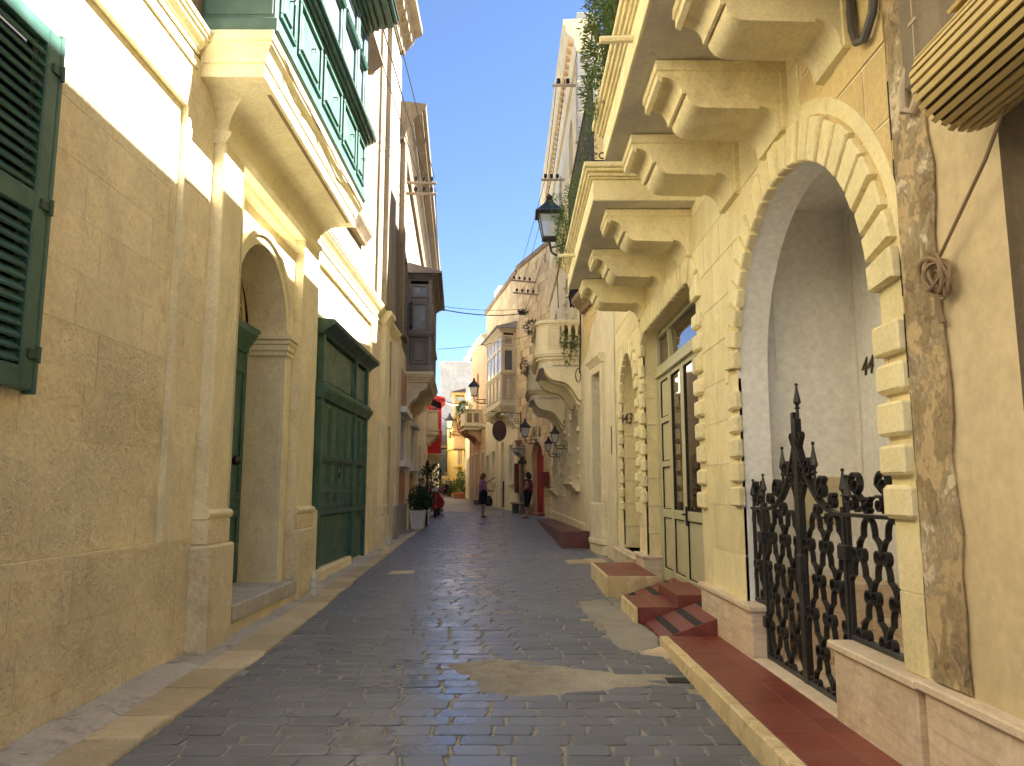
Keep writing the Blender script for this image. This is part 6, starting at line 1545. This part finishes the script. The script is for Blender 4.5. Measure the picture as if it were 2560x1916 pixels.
for (lab,a,d,z,rad,n,mt,nm) in (('green fern growing at the outer corner of the nearer stone balustrade',19.2,1.12,5.72,(.20,.5,.16),420,'leaf_dark','balcony_fern'),('reddish succulent trailing over the farther stone balustrade',23.2,1.22,5.35,(.10,.35,.26),260,'leaf_red','balcony_succulent')):
    c=R3(a,d,z); bush(nm,lab,R3(a,d,z-.2),[[R3(a,d-.15,z-.25),R3(a,d,z+.05)]],[(c,rad,n)],M[mt],rg,.075,wid=.3)
c=[R3(18.0,.20,z) for z in (5.25,5.0,4.75,4.5)]; c2=[R3(17.95,.42,z) for z in (5.2,5.0,4.7)]
m_b=[((c[0][0],c[0][1]-.08,5.12),(.10,.10,.16),110),((c2[0][0],c2[0][1]-.08,5.12),(.08,.08,.2),90),((c[1][0],c[1][1]-.1,4.85),(.05,.06,.25),45),((c2[0][0]+.05,c[1][1]-.12,4.75),(.05,.06,.30),50)]
bush('ivy','ivy hanging between the balusters of the nearer stone balcony',R3(18.0,.3,4.95),[[R3(17.95,.25,5.1),R3(17.8,.28,4.8),R3(17.79,.3,4.5)],[R3(17.95,.42,5.1),R3(17.8,.44,4.7)]],m_b,M['leaf_mid'],rg,.07)
c=R6(1.7,.95,6.25); bush('balcony_shrub','bushy green plant on the peach house balcony',R6(1.9,.8,6.1),[[R6(1.9,.8,6.0),R6(1.75,.9,6.3)]],[(c,(.42,.5,.32),500),((c[0]-.35,c[1],5.6),(.10,.2,.6),130)],M['leaf_mid'],rg,.12)
for i,(x,y,h,cr,lab) in enumerate(((-4.1,57.0,.35,(.45,.5,.55),'leafy plant in a terracotta pot at the foot of the pale house at the bend'),(-4.75,58.6,.35,(.40,.5,.45),'middle potted plant of the terracotta row near the bend'),(-5.35,61.5,.35,(.35,.4,.5),'leftmost potted plant of the terracotta row near the bend'),(-3.55,55.0,.40,(.40,.5,.9),'tallest potted plant of the terracotta row near the bend'))):
    potted(lab,(x,y,gz(y)),h,.22,cr,M['leaf_mid'],.16,320,'terracotta',False,'potted plants by the bend')
tag(MB().box(-3.9,-3.2,52.2,53.0,gz(52)-.05,gz(52)+.42,.05).build('stone_trough',M['terracotta']),'low reddish stone trough below the potted plants at the bend','trough')
tag(MB().box(-2.05,-1.35,41.9,42.8,gz(42)-.02,gz(42)+.24,.03).build('doorstep_block',M['cable_grey']),'dark low doorstep block behind the woman in pink','step')
# flower pot on its wall shelf
p=R4(3.3,.0,3.35); t=thing('wall_shelf','stone wall shelf carrying a terracotta pot, left of the red door','shelf',p)
MB(R4).run([(0,3.0),(.12,3.05),(.30,3.2),(.32,3.30),(0,3.34)],2.95,3.65).build('shelf_bracket',M['grey_stone'],t); MB(R4).box(2.85,3.75,0,.36,3.34,3.40,.01).build('shelf_board',M['grey_stone'],t)
p=R4(3.3,.18,3.40); m=MB(); m.lathe([(.09,0),(.13,.24),(.15,.25),(.15,.31),(.12,.31)],p[0],p[1],10,p[2]); tag(m.build('terracotta_pot',M['terracotta'],smooth=True),'empty terracotta pot on the stone wall shelf','pot')
p=R4(2.85,.0,2.75); m=MB(R4); m.box(2.78,2.92,0,.06,2.68,2.86,.01); m.tube([(2.85,.06,2.77),(2.85,.22,2.77)],.03,8); m.lathe([(.05,0),(.10,.05),(.10,.12),(.03,.15)],2.85,.26,8,2.70); tag(m.build('spotlight',M['iron']),'small black wall spotlight under the pot shelf','lamp')
# bench by the stone house
bn=thing('stone_bench','small stone bench against the stone house behind the woman in the patterned top','bench',R4(2.7,.35,.62))
MB(R4).box(2.15,3.5,.08,.48,gz(32)+.40,gz(32)+.47,.02).build('seat',M['bare'],bn)
for a in (2.3,3.22): MB(R4).box(a,a+.16,.10,.45,gz(32)-.03,gz(32)+.40,.01).build('leg',M['bare'],bn)
# ================================================================== iron grille and post by the shop
gr=thing('iron_grille','low black iron grille with a tall finial post beside the white pots','grille',L2(24.3,.3,gz(24.3)))
zg=gz(24.3)
m=MB(L2); m.tube([(24.2,.62,zg),(24.2,.62,2.35)],.03,8); m.build('post',M['iron'],gr)
m=MB(L2); m.ball((24.2,.62,2.42),.07,8,6); m.lathe([(.03,0),(.05,.03),(.02,.09)],24.2,.62,8,2.46); m.build('finial',M['iron'],gr,smooth=True)
for k in range(5):
    m=MB(L2); m.tube([(24.2,.10+.12*k,zg+.03),(24.2,.10+.12*k,1.55+.18*math.sin(PI*(k+.5)/5))],.011,5); m.build('bar',M['iron'],gr)
m=MB(L2); m.tube([(24.2,.06+.54*t/8,1.55+.22*math.sin(PI*t/8)) for t in range(9)],.013,5); m.tube([(24.2,.06,1.15),(24.2,.62,1.15)],.013,5); m.tube([(24.2,.06,.75),(24.2,.62,.75)],.013,5)
for k in range(4): m.tube([(24.2,.14+.12*k+.05*math.cos(t),1.33+.06*math.sin(t)) for t in [2*PI*i/10 for i in range(11)]],.008,4)
m.build('scroll_frame',M['iron'],gr)
# ================================================================== water bottles by the wall
def bottle(label,x,y,k=1.0):
    z=gz(y)+.02; t=thing('water_bottle',label,'bottle',(x,y,z),'plastic water bottles by the wall')
    m=MB(); m.lathe([(.001,.004),(.040*k,0),(.046*k,.012),(.046*k,.09),(.043*k,.10),(.046*k,.11),(.046*k,.20),(.043*k,.21),(.046*k,.22),(.045*k,.25),(.036*k,.285),(.018*k,.315),(.015*k,.335)],x,y,14,z); m.build('bottle_body',M['bottle'],t,smooth=True)
    m=MB(); m.lathe([(.017*k,.330),(.018*k,.335),(.018*k,.352),(.001,.354)],x,y,12,z); m.build('cap',M['white_paint'],t)
    m=MB(); m.lathe([(.0465*k,.125),(.0468*k,.13),(.0468*k,.19),(.0465*k,.195)],x,y,14,z); m.build('label_band',M['lamp_glass'],t,smooth=True)
    return t
bottle('clear plastic water bottle standing by the green shopfront corner',-2.60,10.35,1.15); bottle('clear plastic water bottle standing against the last yellow pilaster',-2.62,16.5,1.1)
# ================================================================== cables, insulators
def crossarm(label,fr,a,d0,d1,zs,group='cable brackets with insulators',n=3,double=True):
    t=thing('cable_bracket',label,'bracket',fr(a,0,zs[0]),group)
    for z in zs:
        MB(fr).box(a-.03,a+.03,0 if d0<.3 else d0-.3,d1,z-.03,z+.03,.005).build('cross_arm',M['zinc'],t)
        for k in range(n):
            d=d0+(d1-d0)*(k+.3)/n; m=MB(fr); m.lathe([(.012,0),(.012,.04),(.05,.05),(.055,.09),(.035,.10),(.05,.11),(.05,.15),(.02,.17)],a,d,8,z+.02); m.build('insulator',M['ceramic'],t,smooth=True)
    return t
crossarm('wooden cable bracket with dark insulators high on the left palace corner',L2,19.6,.32,.95,(9.75,9.45))
crossarm('upper insulator bracket high on the balustraded house near its roof edge',R3,18.4,.15,.62,(11.85,),n=2)
crossarm('insulator bracket on the balustraded house above the street lantern',R3,22.4,.15,.70,(11.0,))
crossarm('upper insulator bracket on the honey-coloured stone wall',R4,1.6,.2,1.1,(10.15,),n=4); crossarm('lower insulator bracket on the honey-coloured stone wall',R4,1.3,.15,1.1,(9.55,),n=4)
def cable(label,pts,r=.012,mat='cable',s=.15,n=14):
    m=MB()
    for a,b in zip(pts,pts[1:]): m.tube(sag(a,b,n,s),r,5)
    return tag(m.build('overhead_cable',M[mat],smooth=True),label,'cable')
w=[L2(19.6,.45,9.92),L2(19.6,.66,9.92),L2(19.6,.88,9.92)]
cable('innermost of three wires running from the left palace bracket towards the viewer',[w[0],(-2.55,4,10.0)],.010,s=.12); cable('middle of three wires running from the left palace bracket towards the viewer',[w[1],(-2.33,4,10.0)],.012,s=.15); cable('outermost of three wires running from the left palace bracket towards the viewer',[w[2],(-2.10,4,10.1)],.010,s=.1)
cable('wire dropping from the left palace bracket along the roof cornice',[L2(19.6,.9,9.6),L2(33,.75,10.6)],.012,s=.5)
cable('thick black cable bundle crossing the street from the grey balcony to the stone wall',[L2(26.8,1.0,8.0),R4(2.6,.12,9.05)],.020,s=.14); cable('thin cable crossing above the thick bundle',[L2(26.8,1.0,8.12),R4(2.6,.12,9.25)],.010,s=.10)
cable('thin lower cable crossing the street below the grey balcony roof',[L2(27.0,.8,6.6),R4(1.0,.1,7.9)],.009,s=.12)
cable('wire strung between the two insulator brackets of the balustraded house',[R3(18.4,.3,12.0),R3(22.4,.35,11.15),R4(1.6,.5,10.3)],.009,s=.1); cable('second wire strung along the balustraded house front',[R3(18.4,.5,12.0),R3(22.4,.55,11.15),R4(1.6,.8,10.3)],.009,s=.1)
cable('cable sloping down the stone wall to the black cable bundle',[R4(.6,.06,10.9),R4(2.6,.1,9.15)],.012,s=.05)
cable('sagging cable across the far end of the street',[L3(40,.4,6.6),R6(2,.1,7.0)],.014,s=.5); cable('pale cable run above the red balcony to the far yellow house',[L3(48,.7,7.3),R7(9.2,.3,7.9)],.03,'pvc',s=.25)
cable('far thin wire above the end of the street',[L3(52,.4,6.9),R7(10,.2,7.2)],.02,s=.5)
m=MB(); c=Vector(R4(2.6,.1,9.1))
for k in range(10): m.tube([tuple(c+Vector((rg.uniform(-.35,.1),rg.uniform(-.15,.15),rg.uniform(-.12,.12)))) for _ in range(4)],.02,4)
tag(m.build('cable_joint',M['cable']),'tangled black cable joint on the stone wall where the bundle arrives','cable')
cable('black cable hanging down the seam beside the stone balustrade',[R3(17.62,.05,9.2),R3(17.63,.06,5.2),R3(17.65,.09,4.3)],.020,s=.02)
m=MB(R3); m.tube([(17.66,.12+.06*math.cos(t),4.25+.16*math.sin(t)) for t in [2*PI*i/14 for i in range(15)]],.012,5); tag(m.build('cable_coil',M['cable'],smooth=True),'small coil of black cable below the stone balustrade','cable')
# dark cloth hung out at the seam of the houses
m=MB(R3); rs=[]
for i in range(9):
    z=6.95-.13*i*1.05; w=.05+.20*math.sin(min(1,i/6)*PI/2)*(1 if i<7 else .5-.2*(i-7)); rs.append([(17.48+.03*math.sin(u*2+i),.10+w*u*.5+.02*i,z-.05*abs(u)) for u in (-1,-.5,0,.5,1)]+[(17.52+.03*math.sin(u*2+i),.10+w*u*.5+.02*i,z-.05*abs(u)) for u in (1,.5,0,-.5,-1)])
m.rings(rs); tag(m.build('hanging_cloth',M['cloth_dark'],smooth=True),'dark cloth hanging on the wall above the stone balustrade','cloth')
# ================================================================== people
def skin_mesh(name,J,E,mat,parent,sub=2,root=None):
    ids={k:i for i,k in enumerate(J)}
    me=bpy.data.meshes.new(name); me.from_pydata([J[k][0] for k in J],[(ids[a],ids[b]) for a,b in E],[])
    o=bpy.data.objects.new(name,me); COL.objects.link(o)
    me.materials.append(mat)
    mod=o.modifiers.new('skin','SKIN'); mod.use_smooth_shade=True
    if not me.skin_vertices: 
        bm=bmesh.new(); bm.from_mesh(me); bm.verts.layers.skin.verify(); bm.to_mesh(me); bm.free()
    for k,i in ids.items():
        r=J[k][1]; r=(r,r) if isinstance(r,(int,float)) else r
        sv=me.skin_vertices[0].data[i]; sv.radius=r; sv.use_root=(k==root)
    s=o.modifiers.new('sub','SUBSURF'); s.levels=sub; s.render_levels=sub
    adopt(o,parent); return o
def person(label,loc,yaw,H,J,cloth,hair,bag=None,group=None):
    """J in the figure's own axes: x to its left, y forward, z up, for a height of 1.65 m"""
    t=thing('person',label,'person',loc,group); k=H/1.65; c,s=math.cos(yaw),math.sin(yaw)
    T=lambda p:(loc[0]+k*(p[0]*c-p[1]*s),loc[1]+k*(p[0]*s+p[1]*c),loc[2]+k*p[2])
    JW={n:(T(p),(r*k if isinstance(r,(int,float)) else (r[0]*k,r[1]*k))) for n,(p,r) in J.items()}
    E=[('pelvis','waist'),('waist','chest'),('chest','neck'),('neck','head'),('head','crown'),
       ('chest','shL'),('shL','elL'),('elL','wrL'),('wrL','haL'),('chest','shR'),('shR','elR'),('elR','wrR'),('wrR','haR'),
       ('pelvis','hipL'),('hipL','knL'),('knL','anL'),('anL','toL'),('pelvis','hipR'),('hipR','knR'),('knR','anR'),('anR','toR')]
    skin_mesh('body',JW,E,M['skin'],t,2,'pelvis')
    for nm,keys,edges,add,mat in cloth:
        q={n:(JW[n][0],tuple(x+add*k for x in (JW[n][1] if isinstance(JW[n][1],tuple) else (JW[n][1],)*2))) for n in keys if n in JW}
        for n in keys:
            if n not in JW: q[n]=(T(EXTRA[n][0]),EXTRA[n][1]*k)
        skin_mesh(nm,q,edges,M[mat],t,2,keys[0])
    hd=Vector(J['head'][0])
    m=MB()
    for (p,r,sx) in hair[1]: 
        w=T((hd.x+p[0],hd.y+p[1],hd.z+p[2])); m.ball(w,r*k,10,7,sx)
    m.build('hair',M[hair[0]],t,smooth=True)
    m=MB()
    for sx in (-1,1): m.ball(T((hd.x+sx*.03,hd.y+.088,hd.z+.01)),.010*k,6,4)
    m.build('eyes',M['hair_dark'],t)
    m=MB(); m.ball(T((hd.x,hd.y+.10,hd.z-.02)),.014*k,6,4,(1,1,1.6)); m.build('nose',M['skin'],t,smooth=True)
    m=MB(); m.ball(T((hd.x,hd.y+.088,hd.z-.055)),.016*k,6,4,(1.4,.6,.35)); m.build('mouth',M['pink_top'],t)
    for n,o in (('L',1),('R',-1)):
        a=Vector(JW['wr'+n][0]); b=Vector(JW['ha'+n][0]); u=(b-a).normalized(); w=u.orthogonal().normalized(); v=u.cross(w)
        m=MB()
        for i in range(4): p=b+w*(i-1.5)*.018*k; m.tube([tuple(p),tuple(p+u*(.045-.006*abs(i-1.3))*k+v*.008*k),tuple(p+u*(.075-.008*abs(i-1.3))*k+v*.022*k)],.0085*k,5,True,.7)
        p=b-u*.03*k-w*.03*k; m.tube([tuple(p),tuple(p-w*.022*k+u*.03*k),tuple(p-w*.026*k+u*.055*k)],.010*k,5,True,.7)
        m.build('fingers',M['skin'],t,smooth=True)
    m=MB()
    for n in 'LR':
        a=Vector(J['an'+n][0]); b=Vector(J['to'+n][0])
        m.tube([T((a.x,a.y-.05,.018)),T((a.x,a.y+.02,.02)),T((b.x,b.y+.03,.018))],.036*k,8,True,.9)
    m.build('shoes',M['sandal'],t,smooth=True)
    if bag: bag(t,T,k)
    return t
EXTRA={}
base=dict(pelvis=((0,0,.90),(.145,.11)),waist=((0,0,1.06),(.125,.10)),chest=((0,.0,1.27),(.15,.11)),neck=((0,.0,1.42),.05),head=((0,.03,1.53),(.078,.088)),crown=((0,.02,1.60),(.06,.065)),
 shL=((.165,0,1.34),.055),elL=((.21,-.02,1.08),.042),wrL=((.20,.06,.86),.03),haL=((.20,.09,.78),.032),shR=((-.165,0,1.34),.055),elR=((-.21,-.02,1.08),.042),wrR=((-.20,.06,.86),.03),haR=((-.20,.09,.78),.032),
 hipL=((.085,0,.84),.095),knL=((.09,.02,.48),.062),anL=((.09,0,.09),.038),toL=((.10,.13,.04),.034),hipR=((-.085,0,.84),.095),knR=((-.09,.02,.48),.062),anR=((-.09,0,.09),.038),toR=((-.10,.13,.04),.034))
TOP=['waist','pelvis','chest','shL','shR','slL','slR']; TE=[('pelvis','waist'),('waist','chest'),('chest','shL'),('chest','shR'),('shL','slL'),('shR','slR')]
def mid(a,b,t): return tuple(x+(y-x)*t for x,y in zip(a,b))
def sleeves(J,t): EXTRA['slL']=(mid(J['shL'][0],J['elL'][0],t),.062); EXTRA['slR']=(mid(J['shR'][0],J['elR'][0],t),.062)
# woman in pink, pointing across the street
J=dict(base); J.update(elR=((-.24,.20,1.30),.042),wrR=((-.22,.38,1.44),.03),haR=((-.21,.46,1.49),.030),elL=((.20,.06,1.07),.042),wrL=((.16,.26,1.00),.03),haL=((.14,.34,1.0),.032))
sleeves(J,.55); EXTRA.update(skL=((.085,.0,.60),.13),skR=((-.085,0,.60),.13))
SK=('skirt',['pelvis','waist2','skm','sk0'],[('pelvis','waist2'),('pelvis','skm'),('skm','sk0')],.03,'cloth_dark'); EXTRA.update(waist2=((0,0,1.0),.165),skm=((0,0,.72),.245),sk0=((0,0,.47),.225))
def handbag(t,T,k):
    m=MB(); m.rings([[T((rx*math.cos(u),.01+ry*math.sin(u),z)) for u in [2*PI*i/16 for i in range(16)]] for z,rx,ry in ((1.04,.16,.13),(.96,.185,.155),(.86,.205,.17),(.74,.21,.172),(.60,.205,.168),(.50,.20,.165))]); m.build('skirt',M['cloth_dark'],t,smooth=True)
    m=MB(); rs=[]
    for z,w,h in ((.42,.05,.03),(.45,.13,.05),(.60,.15,.06),(.72,.12,.05),(.82,.05,.03)): rs.append([T((.22+h*math.cos(u),.20+w*math.sin(u),z)) for u in [2*PI*i/10 for i in range(10)]])
    m.rings(rs); b=m.build('handbag',M['black_leather'],t,smooth=True)
    m=MB(); m.tube([T((.22,.12,.80)),T((.20,.18,1.04)),T((.22,.28,.80))],.010,5); m.build('bag_strap',M['black_leather'],b)
person('woman in a pink top and black skirt, pointing across the street',(-1.10,29.3,gz(29.3)+.01),R(-78),1.63,J,[('pink_top',TOP,TE,.045,'pink_top')],('hair_red',[((0,-.02,.04),.105,(1,1,1.05)),((0,-.05,-.03),.095,(1.05,.9,1.1)),((.06,-.01,0),.05,(1,1,1.4)),((-.06,-.01,0),.05,(1,1,1.4))]),handbag)
# woman in the patterned top, arms folded low
J=dict(base); J.update(elL=((.22,.04,1.06),.044),wrL=((.08,.20,1.00),.032),haL=((-.02,.21,1.0),.034),elR=((-.22,.04,1.07),.044),wrR=((-.08,.19,1.02),.032),haR=((.02,.20,1.04),.034),pelvis=((0,0,.90),(.16,.13)),waist=((0,.01,1.06),(.15,.125)),chest=((0,.01,1.27),(.16,.13)),anL=((.10,.10,.09),.04),toL=((.11,.24,.04),.035),knL=((.09,.08,.48),.065))
sleeves(J,.10)
CAP=('black_trousers',['pelvis','waist','hipL','knL','hipR','knR','hmL','hmR'],[('waist','pelvis'),('pelvis','hipL'),('hipL','knL'),('knL','hmL'),('pelvis','hipR'),('hipR','knR'),('knR','hmR')],.045,'cloth_dark'); EXTRA.update(hmL=((.09,.09,.40),.082),hmR=((-.09,.02,.40),.082))
person('woman in a dark patterned sleeveless top with folded hands beside the red door',(.60,28.75,gz(28.75)+.01),R(74),1.68,J,[('patterned_top',TOP,TE,.05,'print_top'),CAP],('hair_dark',[((0,-.02,.04),.11,(1,1,1)),((0,-.06,-.02),.10,(1.05,.9,1.1)),((.07,-.01,-.01),.05,(1,1,1.3)),((-.07,-.01,-.01),.05,(1,1,1.3))]))
# man in the pale yellow shirt
J=dict(base); J.update(pelvis=((0,0,.90),(.15,.12)),waist=((0,.02,1.06),(.16,.14)),chest=((0,0,1.27),(.175,.13)),knL=((.09,.10,.50),.065),anL=((.09,.10,.10),.042),toL=((.10,.22,.05),.036),knR=((-.09,-.02,.48),.065),anR=((-.09,-.16,.12),.042),toR=((-.10,-.05,.04),.036),shL=((.19,0,1.34),.06),shR=((-.19,0,1.34),.06),elL=((.25,-.02,1.08),.046),elR=((-.25,-.02,1.08),.046))
sleeves(J,.6); EXTRA.update(hmL=((.09,.10,.13),.07),hmR=((-.09,-.14,.15),.07))
person('man in a pale yellow shirt and dark trousers walking towards the viewer',(-4.95,57.6,gz(57.6)),R(180),1.78,J,[('yellow_shirt',TOP,TE,.045,'yellow_shirt'),('trousers',CAP[1],CAP[2],.04,'navy')],('hair_grey',[((0,-.03,.05),.10,(1,1,.9)),((0,-.06,0),.09,(1.05,.8,1))]))
# ================================================================== red motor scooter, parked facing the viewer
sx,sy=-2.90,29.55; sz=gz(sy)
sct=thing('motor_scooter','red motor scooter with round headlight parked facing the viewer by the shrubs','scooter',(sx,sy,sz))
def SP(x,y,z): return (sx+x,sy+y,sz+z)       # y runs from the front wheel backwards
def ringtyre(cy,r,w,nm):
    m=MB(); n=20
    rs=[]
    for i in range(n+1):
        t=2*PI*i/n; rs.append([SP(dx,cy+(r+dr)*math.cos(t),.235+(r+dr)*math.sin(t)) for dx,dr in ((-w,-.05),(-w*.9,-.01),(-w*.4,.012),(w*.4,.012),(w*.9,-.01),(w,-.05))])
    m.rings(rs,False,True); ty=m.build(nm,M['tyre'],sct,smooth=True)
    m=MB(); m.tube([SP(-w*.8,cy,.235),SP(w*.8,cy,.235)],r-.04,16); m.tube([SP(-w*1.2,cy,.235),SP(w*1.2,cy,.235)],.04,8); m.build('rim',M['chrome'],ty,smooth=True)
ringtyre(.0,.225,.05,'front_wheel'); ringtyre(1.28,.225,.055,'rear_wheel')
def loft(rings_,mat,nm,smooth=True,caps=True,par=None):
    m=MB(); m.rings([[SP(*p) for p in r] for r in rings_],caps); return m.build(nm,mat,par or sct,smooth=smooth)
def oval(cx,cy,cz,rx,ry,rz,n=12,tilt=0):
    return [(cx+rx*math.cos(2*PI*i/n),cy+ry*math.sin(2*PI*i/n)*1.0,cz+rz*math.sin(2*PI*i/n)) for i in range(n)]
loft([[( .09*math.cos(u)*w, -.26+.10*k+ .0, .34+ h*math.sin(u)) for u in [PI*i/8 for i in range(9)]] for k,(w,h) in enumerate(((.5,.05),(.95,.12),(1.05,.155),(1.05,.165),(1.0,.15),(.85,.11)))],M['scooter_red'],'front_fender')
# leg shield: a curved plate, widest at the knees
rs=[]
for z,w,yb in ((.32,.12,.26),(.42,.19,.24),(.55,.235,.21),(.70,.245,.18),(.84,.21,.16),(.94,.13,.15),(1.0,.08,.14)):
    n=9; fr_=[(w*(2*i/(n-1)-1),yb+.16*abs(2*i/(n-1)-1)**2.2-.02,z) for i in range(n)]; bk=[(p[0]*.96,p[1]+.035,z) for p in fr_[::-1]]; rs.append(fr_+bk)
loft(rs,M['scooter_red'],'leg_shield')
loft([oval(0,.10,z,w,w*.8,0) for z,w in ((.45,.035),(.60,.05),(.80,.055),(.95,.05))],M['scooter_red'],'horn_cover')
m=MB(); m.tube([SP(0,.02,.30),SP(0,.08,.50),SP(0,.15,1.0)],.028,8); m.tube([SP(.06,0,.235),SP(.06,.04,.42),SP(0,.07,.50)],.018,6); m.build('fork',M['scooter_red'],sct)
loft([oval(0,y,1.05,w,0,h) for y,w,h in ((.02,.10,.10),(.06,.125,.115),(.14,.13,.11),(.22,.10,.08))],M['scooter_red'],'headset')
m=MB(); m.tube([SP(0,.03,1.05),SP(0,.0,1.05)],.092,18); h=m.build('headlight',M['headlight'],sct,smooth=True); m=MB(); m.tube([SP(.098*math.cos(t),.0,1.05+.098*math.sin(t)) for t in [2*PI*i/20 for i in range(21)]],.012,6,False); m.build('bezel',M['chrome'],h,smooth=True)
for s in (-1,1):
    m=MB(); m.tube([SP(s*.10,.14,1.06),SP(s*.26,.17,1.07),SP(s*.36,.20,1.06)],.026,8); hb=m.build('handlebar',M['scooter_red'],sct,smooth=True); m=MB(); m.tube([SP(s*.34,.195,1.06),SP(s*.43,.22,1.055)],.022,8); m.build('grip',M['tyre'],hb)
    m=MB(); m.tube([SP(s*.22,.16,1.10),SP(s*.34,.10,1.26),SP(s*.40,.10,1.32)],.008,5); mr=m.build('mirror_stem',M['chrome'],sct); m=MB(); m.ball(SP(s*.42,.11,1.36),.062,12,8,(1,.35,1)); m.build('mirror',M['chrome'],mr,smooth=True)
    m=MB(); m.ball(SP(s*.20,.17,.80),.03,8,6,(1.4,.6,1)); m.build('indicator',M['headlight'],sct)
loft([[(x,.36+.0*abs(x),z) for x,z in ((-.15,.28),(.15,.28),(.15,.33),(-.15,.33))],[(x,.85,z) for x,z in ((-.17,.27),(.17,.27),(.17,.32),(-.17,.32))]],M['tyre'],'footboard',False)
loft([oval(0,y,z,w,0,h,14) for y,z,w,h in ((.78,.42,.10,.14),(.86,.50,.17,.22),(1.05,.52,.235,.26),(1.30,.53,.235,.25),(1.55,.54,.16,.19),(1.68,.55,.06,.10))],M['scooter_red'],'rear_body')
loft([oval(0,y,z,w,0,h,12) for y,z,w,h in ((.74,.76,.05,.03),(.80,.79,.12,.06),(1.1,.80,.15,.07),(1.45,.82,.13,.07),(1.62,.83,.06,.03))],M['black_leather'],'seat')
m=MB(); m.tube([SP(.02,.9,.24),SP(.18,.95,.03),SP(.24,.97,.02)],.014,5); m.tube([SP(-.02,.9,.24),SP(-.18,.95,.03)],.014,5); m.build('kickstand',M['iron'],sct)
m=MB(); m.tube([SP(.12,1.0,.22),SP(.15,1.5,.24)],.04,8); m.build('exhaust',M['cable_grey'],sct,smooth=True)
